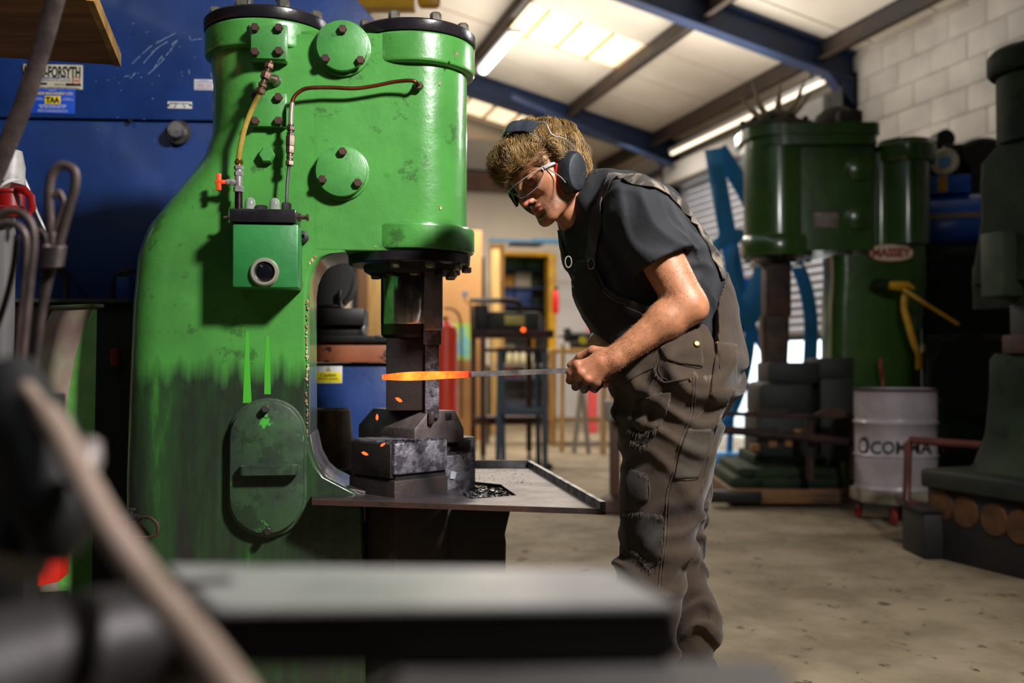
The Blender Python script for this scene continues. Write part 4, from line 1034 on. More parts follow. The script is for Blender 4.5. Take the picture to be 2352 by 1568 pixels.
# fine hair on the near forearm and upper arm
rk_ = np.random.RandomState(8); ab_ = np.array(EL - SL); ta = ((co - np.array(SL)) @ ab_) / (ab_ @ ab_)
dE = np.linalg.norm(co - np.array(EL) - np.clip(tt, 0, 1.12)[:, None] * np.array(wv), axis=1); dA = np.linalg.norm(co - np.array(SL) - np.clip(ta, 0, 1)[:, None] * ab_, axis=1)
c1_ = np.nonzero((dE < .065) & (tt > .02) & (tt < 1.12))[0]; c2_ = np.nonzero((dA < .065) & (ta > .52) & (ta < .95) & (tt < .1))[0]
ah = MB(); wn_ = np.array(wv / wv.length); an_ = ab_ / np.linalg.norm(ab_)
for ids, n_, dr_ in ((rk_.choice(c1_, 2600), 2600, wn_), (rk_.choice(c2_, 700), 700, an_)):
    for i_ in ids:
        p_ = co[i_]; ax_p = np.array(EL) + tt[i_] * np.array(wv) if dr_ is wn_ else np.array(SL) + ta[i_] * ab_; nr_ = p_ - ax_p; nr_ /= np.linalg.norm(nr_) + 1e-9
        if nr_[1] > .35: continue
        d_ = dr_ + nr_ * rk_.uniform(.25, .7) + rk_.normal(0, .35, 3); d_ /= np.linalg.norm(d_); l_ = rk_.uniform(.003, .007); p0 = Vector(p_); d1 = Vector(d_)
        ah.tube([p0 - Vector(nr_) * .001, p0 + d1 * l_ * .5, p0 + d1 * l_ - Vector(nr_) * l_ * .18], [.00024, .00020, .0001], 3, cap=False)
ah.build('arm_hair', mat('arm_hair', '#6b4a30', .5), body_o, kind='stuff')
# eyes
M_eye = mat('eye_white', '#9a8b7e', .6, spec=.2); M_iris = mat('iris', '#2c3434', .4); M_pup = mat('pupil', '#050505', .05, coat=1.)
gz = (hf * .86 - hu * .46 - hl_ * .05).normalized()
for sgn in (1, -1):
    ec = HP(.0765, sgn * .031, -.018)
    e = MB().lathe([(0, -.0125)] + [(.0125 * math.sin(math.radians(q)), -.0125 * math.cos(math.radians(q))) for q in range(15, 180, 15)] + [(0, .0125)], ec, gz, 20).build('eye', M_eye, body_o)
    MB().lathe([(.0062, .0110), (.0050, .0118), (0, .0121)], ec, gz, 20).build('iris', M_iris, body_o)

# ---- brows, scalp hair
M_hair = bpy.data.materials.new('hair'); M_hair.use_nodes = True; nt = M_hair.node_tree
hb_ = nt.nodes['Principled BSDF']; ha_ = nt.nodes.new('ShaderNodeAttribute'); ha_.attribute_name = 'tone'; nt.links.new(ha_.outputs['Color'], hb_.inputs['Base Color'])
hb_.inputs['Roughness'].default_value = .42; hb_.inputs['Specular IOR Level'].default_value = .5
CAPF = Field(grid((hx0 - .03, .05, .004)), grid((-.30, .12, .004)), grid((zH0, zH1 + .06, .004)))
CAPF.ell(HP(-.018, 0, .022), (.112, .094, .098), HA, .01); CAPF.ell(HP(-.045, 0, -.02), (.075, .074, .075), HA, .02)
CAPF.ell(HP(.055, 0, .066), (.054, .064, .034), HA, .02)
def facecut(X, Y, Z):
    px, py, pz = X - HC.x, Y - HC.y, Z - HC.z
    x = px * hf.x + py * hf.y + pz * hf.z; z = px * hu.x + py * hu.y + pz * hu.z; y = np.abs(px * hl_.x + py * hl_.y + pz * hl_.z)
    return np.minimum(.044 - z + .35 * np.maximum(0, .05 - x), .1) + np.where(x < .018, -.1 - 0 * x, 0) + np.where(x < -.0, -.1, 0)
CAPF.op((-1, -1, 0), (1, 1, 3), facecut, .012, 'i')
CAPF.op((-1, -1, 0), (1, 1, 3), lambda X, Y, Z: -((X - HC.x) * hu.x + (Z - HC.z) * hu.z + (Y - HC.y) * hu.y) - .085, .01, 'i')
CAPF.op((-1, -1, 0), (1, 1, 3), lambda X, Y, Z: .004 * wob(X, Y, Z, 120), 0, 'add')
cap_o, cco = CAPF.mesh('scalp_hair', mat('hair_base', '#4a3620', .6, c2='#6b5030', scale=40, stretch=(1, 1, 1), bump=.003, bscale=160), man, 1)
rh = random.Random(21); V = []; Fc = []; TC = []
def strand(pts, r0, col):
    n = len(pts); b0 = len(V)
    for i, p in enumerate(pts):
        t = (pts[min(i + 1, n - 1)] - pts[max(i - 1, 0)]).normalized(); u = t.orthogonal().normalized(); w = t.cross(u); r = r0 * (1 - .75 * i / (n - 1))
        for k in range(3):
            a = 2.0944 * k; V.append(p + u * (r * math.cos(a)) + w * (r * math.sin(a))); TC.append(col)
    for i in range(n - 1):
        for k in range(3): k2 = (k + 1) % 3; Fc.append((b0 + i * 3 + k, b0 + i * 3 + k2, b0 + i * 3 + 3 + k2, b0 + i * 3 + 3 + k))
# strands grow from the cap surface and follow its distance field
skc = HP(-.018, 0, .022); crown = np.array(HP(-.085, .01, .085)); rn = np.random.RandomState(5)
def tri(F, p):
    out = []
    idx = []; fr = []
    for k, gq in enumerate((F.xs, F.ys, F.zs)):
        i = np.clip(np.searchsorted(gq, p[:, k]) - 1, 0, len(gq) - 2); idx.append(i); fr.append(np.clip((p[:, k] - gq[i]) / (gq[i + 1] - gq[i]), 0, 1))
    r = 0
    for a in (0, 1):
        for b in (0, 1):
            for c in (0, 1): r = r + F.v[idx[0] + a, idx[1] + b, idx[2] + c] * (fr[0] if a else 1 - fr[0]) * (fr[1] if b else 1 - fr[1]) * (fr[2] if c else 1 - fr[2])
    return r
def grad(F, p, e=.005):
    g = np.stack([tri(F, p + np.eye(3)[k] * e) - tri(F, p - np.eye(3)[k] * e) for k in range(3)], 1); return g / (np.linalg.norm(g, axis=1, keepdims=True) + 1e-9)
NC, NS, NP = 760, 24, 10
Fh, Uh, Lh = (np.array(v) for v in (hf, hu, hl_))
dcap = (cco - np.array(HC)) @ Uh; zr = dcap + .35 * ((cco - np.array(HC)) @ Fh)
w_ = np.ones(len(cco)); w_[((cco - np.array(HC)) @ Fh) > .02] = 1.9; w_ /= w_.sum()
ci = rn.choice(len(cco), NC, p=w_); cr_ = cco[ci]; cn_ = grad(CAPF, cr_)
xf = (cr_ - np.array(HC)) @ Fh; fwd = np.clip((xf + .06) / .12, 0, 1); fwd = fwd * fwd * (3 - 2 * fwd)
flow = cr_ - crown; flow -= cn_ * (flow * cn_).sum(1, keepdims=True); flow /= np.linalg.norm(flow, axis=1, keepdims=True) + 1e-9
amp = rn.uniform(.0028, .0065, NC) * (1 + .9 * fwd); frq = rn.uniform(1.0, 2.2, NC); ph0 = rn.uniform(0, 6.28, NC); Ln = rn.uniform(.052, .085, NC) * (1 - .1 * fwd)
tint = rn.rand(NC); lo_c, hi_c = np.array(lin('#473219')[:3]), np.array(lin('#b08b52')[:3])
ccol = (lo_c * (1 - tint[:, None]) + hi_c * tint[:, None]) * rn.uniform(.7, 1.1, (NC, 1))
rep = lambda a: np.repeat(a, NS, axis=0)
q = rep(cr_) + rn.normal(0, .0040, (NC * NS, 3)); nn = grad(CAPF, q); q = q - nn * (tri(CAPF, q)[:, None] + .002)
d = rep(flow) + nn * rn.uniform(.1, .5, (NC * NS, 1)) + rn.normal(0, .12, (NC * NS, 3)); d /= np.linalg.norm(d, axis=1, keepdims=True)
A_, Fq, Ph, Lq, Fw = rep(amp), rep(frq), rep(ph0) + rn.normal(0, .35, NC * NS), rep(Ln) * rn.uniform(.7, 1.15, NC * NS), rep(fwd)
lift = rn.uniform(.0, .009, NC * NS) * (1 + .5 * Fw); path = []
for i in range(NP):
    t = i / (NP - 1); nn = grad(CAPF, q); side = np.cross(nn, d); side /= np.linalg.norm(side, axis=1, keepdims=True) + 1e-9
    a = Ph + Fq * 6.28 * t * .75; am = (A_ * t ** .6)[:, None]
    path.append(q + side * am * np.sin(a)[:, None] + nn * am * .7 * np.cos(a)[:, None])
    dist = tri(CAPF, q); dist = np.where(dist > .5, .02, dist)
    ctr = np.clip((lift - dist) * 45, -1., 1.)[:, None]
    d = d - nn * (d * nn).sum(1, keepdims=True) * .5 + nn * ctr * (.75 - .35 * t * Fw[:, None]) + np.array([0, 0, -1.]) * (.08 + .16 * Fw[:, None]) + rn.normal(0, .03, d.shape)
    d /= np.linalg.norm(d, axis=1, keepdims=True); q = q + d * (Lq / (NP - 1))[:, None]
path = np.stack(path, 1); scol = rep(ccol) * rn.uniform(.8, 1.2, (NC * NS, 1))
HV = []; HT = []
tg_ = np.gradient(path, axis=1); tg_ /= np.linalg.norm(tg_, axis=2, keepdims=True) + 1e-9
u_ = np.cross(tg_, np.array([.31, .77, .55])); u_ /= np.linalg.norm(u_, axis=2, keepdims=True) + 1e-9; w2 = np.cross(tg_, u_)
rad = rn.uniform(.00045, .00080, (NC * NS, 1, 1)) * (1 - .75 * np.linspace(0, 1, NP) ** 1.5)[None, :, None]
rings = np.stack([path + u_ * rad * math.cos(2.0944 * k) + w2 * rad * math.sin(2.0944 * k) for k in range(3)], 2)   # strand, ring, 3, xyz
hairV = rings.reshape(-1, 3); hairC = np.repeat(scol, NP * 3, axis=0)
bi = (np.arange(NC * NS) * NP * 3)[:, None, None] + (np.arange(NP - 1) * 3)[None, :, None] + np.arange(3)[None, None, :]
k2_ = bi - np.arange(3) + (np.arange(3) + 1) % 3
hairF = np.stack([bi, k2_, k2_ + 3, bi + 3], -1).reshape(-1, 4)
for sgn in (1, -1):    # eyebrows
    for k in range(90):
        t = rh.random(); p = HP(.0905 - .012 * t * t * 1.5, sgn * (.013 + .034 * t), .006 + .006 * math.sin(t * 2.4) + rh.gauss(0, .0016)); d = (hl_ * sgn * .9 + hu * rh.uniform(-.1, .4) + hf * .15)
        strand([p, p + d * .004, p + d * .0085 - hf * .002], .0006, tuple(np.array(lin('#4a3422')[:3])))
nb = len(V); allV = np.concatenate([np.array([tuple(v) for v in V]), hairV]); allF = np.concatenate([np.array(Fc), hairF + nb]); allC = np.concatenate([np.array(TC), hairC])
me = bpy.data.meshes.new('hair'); me.vertices.add(len(allV)); me.vertices.foreach_set('co', allV.astype(np.float32).ravel())
me.loops.add(len(allF) * 4); me.loops.foreach_set('vertex_index', allF.astype(np.int32).ravel()); me.polygons.add(len(allF)); me.polygons.foreach_set('loop_start', np.arange(0, len(allF) * 4, 4, dtype=np.int32))
me.update(calc_edges=True); me.polygons.foreach_set('use_smooth', np.ones(len(allF), bool))
at = me.color_attributes.new('tone', 'FLOAT_COLOR', 'POINT'); at.data.foreach_set('color', np.concatenate([allC, np.ones((len(allC), 1))], 1).astype(np.float32).ravel())
me.materials.append(M_hair); ho_ = bpy.data.objects.new('hair', me); COL.objects.link(ho_); ho_.parent = man; ho_['kind'] = 'stuff'

# ---- tee shirt
xs = grid((hx0 + .1, .55, .0048)); ys = grid((-.36, .36, .0055)); zs = grid((J(0, 900, 2.5).z, J(0, 372, 2.5).z, .0048))
T = Field(xs, ys, zs)
torso(T, .006, .035); shoulders(T, .010, .045)
sd = (EL - SL).normalized(); 
T.cap(SL - sd * .01, SL + (EL - SL) * .56, .076, .077, .03); T.cap(SRt, SRt + (ER - SRt) * .55, .070, .068, .03)
T.cap(J(1418, 470, 2.50), J(1500, 470, 2.50), .05, .055, .05)
T.cap(J(1352, 470, 2.58), J(1382, 480, 2.58), .068, .085, .03)
def shirtf(X, Y, Z):
    a = folds(X, Y, Z, (.9, .1, .35), 75, .55) * .006
    b = folds(X, Y, Z, (.5, .2, .9), 95, .7) * .004 + .0015 * wob(X, Y, Z, 70)
    return -(a + b) * 1.0 + .004
T.op((-2, -2, 0), (2, 2, 3), shirtf, 0, 'add')
# sleeve ends, neck opening
se = SL + (EL - SL) * .50; sdn = (sd + Vector((.10, 0, -.20))).normalized()
def cutsl(X, Y, Z, se=se, sdn=sdn):
    d = (X - se.x) * sdn.x + (Y - se.y) * sdn.y + (Z - se.z) * sdn.z
    r = np.sqrt((X - EL.x) ** 2 + (Y - EL.y) ** 2 + (Z - EL.z) ** 2) - .19
    return np.maximum(-d, r)
def halfcut(F, se, sdn, c, R):
    def fn(X, Y, Z):
        d = (X - se.x) * sdn.x + (Y - se.y) * sdn.y + (Z - se.z) * sdn.z
        # only around the arm axis
        ab = EL - se; t = np.clip(((X - se.x) * ab.x + (Y - se.y) * ab.y + (Z - se.z) * ab.z) / ab.dot(ab), 0, 1)
        r = np.sqrt((X - se.x - ab.x * t) ** 2 + (Y - se.y - ab.y * t) ** 2 + (Z - se.z - ab.z * t) ** 2) - .088
        return np.maximum(-d, r)
    F.op((-2, -2, 0), (2, 2, 3), fn, .002, 's')
torso_only = Field(xs, ys, zs); torso(torso_only, .008, .035)
# hollow sleeve mouth
T.cap(se - sd * .035, se + sd * .12, .060, .064, .002, mode='s')
halfcut(T, se + sd * .01, sdn, None, None)
T.v = smin(T.v, torso_only.v + shirtf(*T.pts((slice(None),) * 3)), .012)
nk = J(1335, 455, 2.56); nd = (J(1300, 430, 2.56) - J(1352, 492, 2.57)).normalized()
T.cap(J(1345, 482, 2.565), nk + nd * .09, .052, .075, .006, mode='s')
T.cap(J(1320, 510, 2.55), J(1290, 480, 2.53), .034, .05, .006, mode='s')
shirt, _ = T.mesh('t_shirt', M_shirt, man, 1)
# neck rib and sleeve hem
def surf_path(F, pl, off=.002, n=8, d0=2.0):
    out = []
    for q in spline([Vector((a, b, 0)) for a, b in pl], n):
        h = F.hit(q.x, q.y, MR, d0)
        if h is not None: out.append(h + F.normal(h) * off)
    return out
def seam(F, name, pl, r=.0016, m_=None, off=.0006, n=8, parent=None, flat=1.):
    pth = surf_path(F, pl, off, n)
    # drop jumps
    ok = [pth[0]]
    for q in pth[1:]:
        if (q - ok[-1]).length < .05: ok.append(q)
    if len(ok) < 3: return None
    return MB().tube(ok, r, 6, flat=flat, up=[F.normal(q) for q in ok]).build(name, m_ or M_seam, parent or over)
def decal(F, name, poly, off, m_, parent, step=7, jitter=0., thick=.0015, seed=1, label=None):
    """a patch of cloth laid on the surface: polygon in photo pixels, projected along the view once and given thickness"""
    r = random.Random(seed); n = len(poly); cx_ = sum(p[0] for p in poly) / n; cy_ = sum(p[1] for p in poly) / n
    bd_ = []
    for i in range(n):
        (x0, y0), (x1, y1) = poly[i], poly[(i + 1) % n]; k = max(1, int(math.hypot(x1 - x0, y1 - y0) / step))
        bd_ += [(x0 + (x1 - x0) * t / k, y0 + (y1 - y0) * t / k) for t in range(k)]
    R_ = max(4, int(max(math.hypot(p[0] - cx_, p[1] - cy_) for p in poly) / step)); m = len(bd_); vs = []; ok = []
    for q in range(1, R_ + 1):
        for (x, y) in bd_:
            t = q / R_; jx, jy = (r.uniform(-jitter, jitter), r.uniform(-jitter, jitter)) if q == R_ and jitter else (0, 0)
            h = F.hit(cx_ + (x - cx_) * t + jx, cy_ + (y - cy_) * t + jy, MR)
            ok.append(h is not None); vs.append(h + F.normal(h) * (off * (.45 if q == R_ else 1.)) if h is not None else Vector((0, 0, 0)))
    h = F.hit(cx_, cy_, MR); vs.append(h + F.normal(h) * off if h is not None else Vector()); ok.append(h is not None); fs = []
    for q in range(R_):
        for i in range(m):
            i2 = (i + 1) % m; f = (len(vs) - 1, i, i2) if q == 0 else ((q - 1) * m + i, (q - 1) * m + i2, q * m + i2, q * m + i)
            if all(ok[a_] for a_ in f) and max((vs[f[0]] - vs[a_]).length for a_ in f) < .06: fs.append(f)
    us = sorted({a_ for f in fs for a_ in f}); mp_ = {a_: i for i, a_ in enumerate(us)}; vs = [vs[a_] for a_ in us]; fs = [tuple(mp_[a_] for a_ in f) for f in fs]
    o = MB().add(vs, fs).build(name, m_, parent, sharp=80, label=label)
    s2 = o.modifiers.new('thickness', 'SOLIDIFY'); s2.thickness = thick; s2.offset = 1
    return o
# ---- overalls
xs = grid((-.26, .42, .0046)); ys = grid((-.34, .34, .0055)); zs = grid((.06, J(0, 395, 2.5).z, .0048))
O = Field(xs, ys, zs)
torso(O, .024, .035)
def leg(ch, D, inf=0.):
    pts = [(J(a, b, D), pm(r, D)) for a, b, r in ch]
    for (a_, ra), (b_, rb) in zip(pts, pts[1:]): O.cap(a_, b_, ra, rb, .03)
leg([(1545, 885, 118), (1538, 1000, 108), (1527, 1100, 97), (1519, 1200, 79), (1512, 1250, 74), (1496, 1310, 73), (1486, 1400, 69), (1480, 1600, 62), (1478, 1650, 64)], 2.47)
leg([(1555, 885, 112), (1548, 1000, 98), (1545, 1100, 84), (1552, 1200, 58), (1554, 1250, 54), (1562, 1320, 56), (1580, 1400, 55), (1590, 1440, 55), (1592, 1475, 42), (1598, 1560, 40), (1600, 1620, 48)], 2.70)
O.cap(J(1552, 850, 2.47), J(1552, 850, 2.70), pm(130), pm(128), .04)
O.cap(J(1450, 880, 2.5), J(1470, 960, 2.5), .04, .05, .05)
def overf(X, Y, Z):
    zz_ = Z; legw = sm_(np.asarray(zz_), .1, .5)
    a = folds(X, Y, Z, (.35, .15, .95), 62, .8, 2.2) * .013
    b = folds(X, Y, Z, (-.75, .2, .8), 88, .7, 2.) * .008
    c = .003 * wob(X, Y, Z, 60)
    w1 = np.exp(-((Z - J(0, 1230, 2.5).z) / .16) ** 2) * .9 + np.exp(-((Z - J(0, 880, 2.5).z) / .12) ** 2) * .9 + .35 + np.exp(-((Z - J(0, 1480, 2.5).z) / .10) ** 2)
    w1 = w1 * (1 - .55 * sm_(Z + 0 * X, J(0, 800, 2.5).z, J(0, 740, 2.5).z)); return -(a + b) * w1 * .8 + c * .6 + .004
O.op((-2, -2, 0), (2, 2, 3), overf, 0, 'add')
top = [(1200, 600), (1300, 601), (1357, 598), (1368, 628), (1384, 663), (1411, 684), (1437, 694), (1500, 722), (1560, 760), (1590, 748), (1600, 756), (1611, 790), (1613, 850), (1618, 848), (1620, 775), (1625, 705), (1660, 628), (1760, 560)]
tx = np.array([q[0] for q in top]); tyv = np.array([q[1] for q in top])
def topmask(X, Y, Z):
    px = 1176 + (X + MR.x) * 905; py = 830 - (Z - CH) * 905
    return (np.interp(px, tx, tyv) - py) / 905 * .8 + 0 * Y
O.op((-2, -2, 0), (2, 2, 3), topmask, .004, 'i')
# open trouser bottoms
over, _ = O.mesh('overalls', M_over, man, 1)
O2 = O
# straps over the shoulders
def strap(pts, w, m_, name, F=T, off=.005):
    pth = []
    for q in spline([Vector((a, b, 0)) for a, b in pts], 10):
        h = F.hit(q.x, q.y, MR)
        if h is not None: pth.append(h + F.normal(h) * off)
    ok = [pth[0]]
    for q in pth[1:]:
        if (q - ok[-1]).length < .06: ok.append(q)
    return MB().tube(ok, w, 8, flat=.16, up=[F.normal(q) for q in ok]).build(name, m_, over)
strap([(1357, 606), (1362, 570), (1367, 530), (1374, 490), (1384, 455), (1398, 425), (1414, 406)], .020, mat('strap_canvas', '#4e4240', .9, c2='#2c2624', scale=20, lo=.42, hi=.55, bump=.002, bscale=60), 'front_strap')
# back strap runs along the spine edge from the shoulder to the back panel
bk = [(1404, 404), (1440, 408), (1490, 421), (1530, 441), (1578, 487), (1618, 545), (1645, 597), (1660, 640)]
bpts = []
for q in spline([Vector((a, b, 0)) for a, b in bk], 8):
    h = None
    for sh_ in range(0, 24, 3):
        h = T.hit(q.x - sh_ * .55, q.y + sh_ * .75, MR)
        if h is not None: break
    if h is not None: bpts.append(h + T.normal(h) * .004)
MB().tube(bpts, .017, 8, flat=.2, up=[T.normal(q) for q in bpts]).build('back_strap', mat('back_strap_canvas', '#75695a', .9, c2='#2f2a25', scale=25, lo=.4, hi=.55), over)
strap([(1301, 606), (1296, 580), (1290, 555), (1287, 530)], .013, M_overd, 'front_strap')
# hardware
for (px, py) in ((1357, 598), (1305, 602)):
    h = O.hit(px, py + 8, MR) or J(px, py, 2.45); MB().tube([h + Vector((.008 * math.cos(a_), -.008, .014 * math.sin(a_))) for a_ in np.linspace(0, 6.28, 13)[:-1]], .0016, 6, closed=True).build('buckle', M_chrome, over)
def button(px, py, r, m_, F=O, name='button'):
    h = F.hit(px, py, MR)
    if h is None: return
    nn = F.normal(h); MB().lathe([(0, 0), (r, 0), (r, .0015), (r * .8, .0032), (r * .6, .0024), (0, .003)], h + nn * (.0058 if r > .005 else .002), nn, 20).build(name, m_, over)
M_brassb = mat('brass_button', '#c8a256', .3, .9, c2='#8d6c34', scale=90)
button(1599, 792, .0085, M_brassb); button(1585, 871, .0036, M_brassb, name='rivet'); button(1650, 787, .0036, M_brassb, name='rivet'); button(1633, 903, .0036, M_brassb, name='rivet')
# pockets, seams, patches
decal(O, 'back_pocket', [(1646, 784), (1690, 792), (1690, 880), (1668, 925), (1645, 928), (1631, 905), (1633, 880)], .005, M_over, over, 6)
seam(O, 'pocket_seam', [(1646, 784), (1640, 840), (1631, 895), (1634, 915), (1645, 926), (1672, 928)], .0016)
seam(O, 'pocket_seam', [(1646, 785), (1668, 787), (1690, 791)], .0018)
seam(O, 'pocket_seam', [(1650, 853), (1668, 858), (1686, 860)], .0012)
decal(O, 'side_flap', [(1516, 800), (1560, 772), (1598, 752), (1612, 790), (1613, 842), (1560, 836), (1530, 826)], .004, M_over, over, 6)
seam(O, 'flap_seam', [(1598, 756), (1608, 782), (1612, 812), (1612, 842), (1580, 840), (1545, 832)], .0020)
seam(O, 'hip_pocket_edge', [(1512, 830), (1506, 850), (1512, 868), (1530, 878), (1560, 872), (1590, 866)], .0034, M_over)
seam(O, 'hip_pocket_edge', [(1518, 828), (1512, 848), (1518, 864), (1534, 872)], .0018, M_overd)
seam(O, 'hip_pocket_edge', [(1500, 845), (1470, 858), (1448, 872), (1432, 884)], .0020, M_overd)
seam(O, 'side_seam', [(1592, 862), (1590, 920), (1584, 960), (1568, 1000), (1556, 1040), (1545, 1090), (1533, 1130), (1529, 1180), (1527, 1230), (1519, 1290), (1513, 1350)], .0022)
seam(O, 'side_seam', [(1598, 862), (1596, 920), (1590, 962), (1574, 1002), (1562, 1042), (1551, 1092), (1539, 1132), (1535, 1182), (1533, 1232), (1525, 1292), (1519, 1352)], .0014)
decal(O, 'tool_pocket', [(1580, 985), (1632, 985), (1624, 1030), (1612, 1070), (1602, 1098), (1548, 1100), (1556, 1050), (1570, 1010)], .005, M_overl, over, 6)
seam(O, 'pocket_seam', [(1580, 985), (1605, 989), (1632, 985)], .0028); seam(O, 'pocket_seam', [(1580, 994), (1605, 998), (1630, 994)], .0014)
seam(O, 'pocket_seam', [(1548, 1097), (1575, 1101), (1602, 1098)], .0028); seam(O, 'pocket_seam', [(1632, 986), (1622, 1040), (1602, 1096)], .0016)
seam(O, 'dart_seam', [(1630, 925), (1608, 950), (1582, 982)], .0014); seam(O, 'back_seam', [(1655, 935), (1640, 1000), (1622, 1070), (1610, 1130)], .0014)
decal(O, 'knee_patch', [(1440, 1070), (1462, 1082), (1488, 1092), (1490, 1150), (1442, 1158), (1437, 1110)], .004, M_overd, over, 6, 1.5)
seam(O, 'patch_seam', [(1462, 1084), (1487, 1094), (1489, 1150), (1450, 1157)], .0014)
decal(O, 'torn_knee', [(1438, 1180), (1470, 1178), (1510, 1182), (1524, 1190), (1522, 1230), (1514, 1290), (1490, 1310), (1470, 1280), (1444, 1262), (1436, 1220)], .002, M_overd, over, 6, 4, seed=4)
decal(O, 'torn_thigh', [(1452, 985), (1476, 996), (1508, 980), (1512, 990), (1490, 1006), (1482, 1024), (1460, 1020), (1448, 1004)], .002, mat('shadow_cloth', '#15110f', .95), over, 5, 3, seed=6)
decal(O, 'thigh_panel', [(1462, 925), (1500, 905), (1540, 900), (1530, 950), (1510, 982), (1478, 994), (1458, 980)], .003, M_over, over, 6, 2, seed=8)
seam(O, 'panel_seam', [(1540, 900), (1534, 935), (1522, 965), (1510, 982)], .0018)
# frayed threads round the tears
rf = random.Random(9); fr_ = MB()
def fray(pl, n, L=.010):
    pts = surf_path(O, pl, .003, 10)
    for _ in range(n):
        p = pts[rf.randrange(len(pts))]; nn = O.normal(p); d = (nn * rf.uniform(.2, .8) + Vector((rf.uniform(-1, 1), rf.uniform(-.4, .2), rf.uniform(-1.2, .5)))).normalized(); l = L * rf.uniform(.4, 1.1)
        fr_.tube([p - nn * .001, p + d * l * .5, p + d * l * .8 + Vector((0, 0, -.5 * l))], .0004, 3)
fray([(1440, 1180), (1470, 1177), (1510, 1181), (1524, 1190), (1520, 1240), (1514, 1290)], 110); fray([(1450, 985), (1476, 997), (1510, 981)], 70, .014); fray([(1450, 1010), (1470, 1022), (1486, 1020)], 50, .014)
fray([(1440, 1075), (1462, 1084), (1486, 1094)], 50, .008); fray([(1444, 1255), (1470, 1275), (1495, 1310)], 70); fray([(1412, 945), (1414, 965), (1420, 980)], 60, .012); fray([(1508, 836), (1508, 858), (1520, 870)], 50, .007)
fr_.build('frayed_threads', mat('thread', '#43372b', .9), over, kind='stuff')
seam(O, 'bib_edge', [(1357, 604), (1368, 634), (1386, 668), (1412, 690), (1438, 700)], .0036, mat('bib_binding', '#4d4641', .8, c2='#2a2522', scale=40))
decal(O, 'bib_panel', [(1308, 606), (1356, 604), (1370, 636), (1388, 672), (1412, 694), (1440, 704), (1500, 730), (1496, 780), (1440, 800), (1404, 795), (1345, 722), (1316, 670)], .0035, mat('dark_bib', '#171310', .85, c2='#100d0b', scale=14), over, 6)  # darker patch laid over the front of the bib
seam(O, 'bib_top', [(1306, 606), (1330, 608), (1356, 604)], .003, M_overd)
seam(O, 'bib_pocket_seam', [(1330, 625), (1336, 680), (1345, 712)], .0014); 
seam(O, 'waist_seam', [(1360, 738), (1380, 765), (1400, 792)], .0020)
# boots
for (px, fy, D) in ((1478, 0, 2.47), (1600, 0, 2.70)):
    b0 = J(px, 1700, D); bt = Field(grid((b0.x - .24, b0.x + .12, .006)), grid((b0.y - .09, b0.y + .09, .006)), grid((-.01, .28, .006)))
    bt.cap((b0.x + .01, b0.y, .22), (b0.x + .01, b0.y, .08), .048, .05, .02); bt.cap((b0.x + .03, b0.y, .045), (b0.x - .15, b0.y, .04), .042, .046, .03)
    bt.op((b0.x - 1, b0.y - 1, -1), (b0.x + 1, b0.y + 1, .03), lambda X, Y, Z: .004 - Z + 0 * X + 0 * Y, .003, 'i')
    bo, _ = bt.mesh('boot', M_boot, man, 1)
    MB().tube([(b0.x + .07, b0.y, .011), (b0.x - .02, b0.y, .011), (b0.x - .19, b0.y, .011)], [.045, .042, .046], 12, flat=.24, up=(0, 0, 1)).build('sole', M_blk, bo)

# ---- ear defenders
M_cup = mat('ear_cup', '#171a20', .5, c2='#23262e', scale=30, lo=.45, hi=.6, wear='#5a5e68', wth=.70, wscale=40, bump=.0006, bscale=40)
ed = MB(); cc = HP(-.016, .118, -.040)
def cup(sgn):
    c = HP(.008, sgn * (.077 if sgn > 0 else .066), -.058 if sgn > 0 else -.040); axn = hl_ * sgn; e1 = (hu * .96 + hf * .28).normalized()
    if sgn > 0: axn = Vector((.60, -.80, -.02)).normalized(); c = J(1314, 395, 2.455) - axn * .030; e1 = Vector((-.03, .0, 1)); e1 = (e1 - axn * e1.dot(axn)).normalized()
    e2 = axn.cross(e1)
    def ring(h, a_, b_): return [c + axn * h + e1 * (a_ * math.cos(q)) * (1.0 if math.cos(q) > 0 else 1.06) + e2 * (b_ * math.sin(q)) for q in np.linspace(0, 2 * math.pi, 33)[:-1]]
    def lo_(rs, nm, m_, cap=True, par=None):
        mm = MB(); vs = []; 
        for r_ in rs: vs += ring(*r_)
        fs = [(i * 32 + j, i * 32 + (j + 1) % 32, (i + 1) * 32 + (j + 1) % 32, (i + 1) * 32 + j) for i in range(len(rs) - 1) for j in range(32)]
        fs.append(tuple((len(rs) - 1) * 32 + j for j in range(32))); fs.append(tuple(range(32))[::-1])
        return mm.add(vs, fs).build(nm, m_, par)
    shell = lo_([(.012, .052, .036), (.020, .053, .037), (.034, .052, .036), (.046, .049, .033), (.052, .044, .028), (.054, .035, .020)], 'ear_cup', M_cup, par=edr)
    lo_([(-.001, .050, .0345), (.001, .0540, .0385), (.014, .0545, .0388), (.016, .052, .036)], 'red_band', mat('red_plastic', '#b01418', .35), par=shell)
    lo_([(-.010, .040, .029), (-.006, .046, .033), (.003, .047, .034), (.005, .045, .032)], 'cushion', M_blk, par=shell)
    return c
edr = thing('ear_defenders', 'black ear defenders with a red stripe and wire headband over the curly hair', 'ear defenders', MR)
cL = cup(1); cR = cup(-1)
def band_pt(t, off=0., fwd=.0):
    # t from -1 (far cup) to 1 (near cup) over the top of the head
    a_ = t * math.radians(98); return HP(.004 * (1 - abs(t) ** 2) - .016 * abs(t) + fwd, math.sin(a_) * (.098 + off), .022 + math.cos(a_) * (.106 + off) + (0 if abs(t) < .8 else -.02 * (abs(t) - .8) * 5))
M_pad = mat('band_pad', '#262a33', .5, c2='#353a44', scale=20)
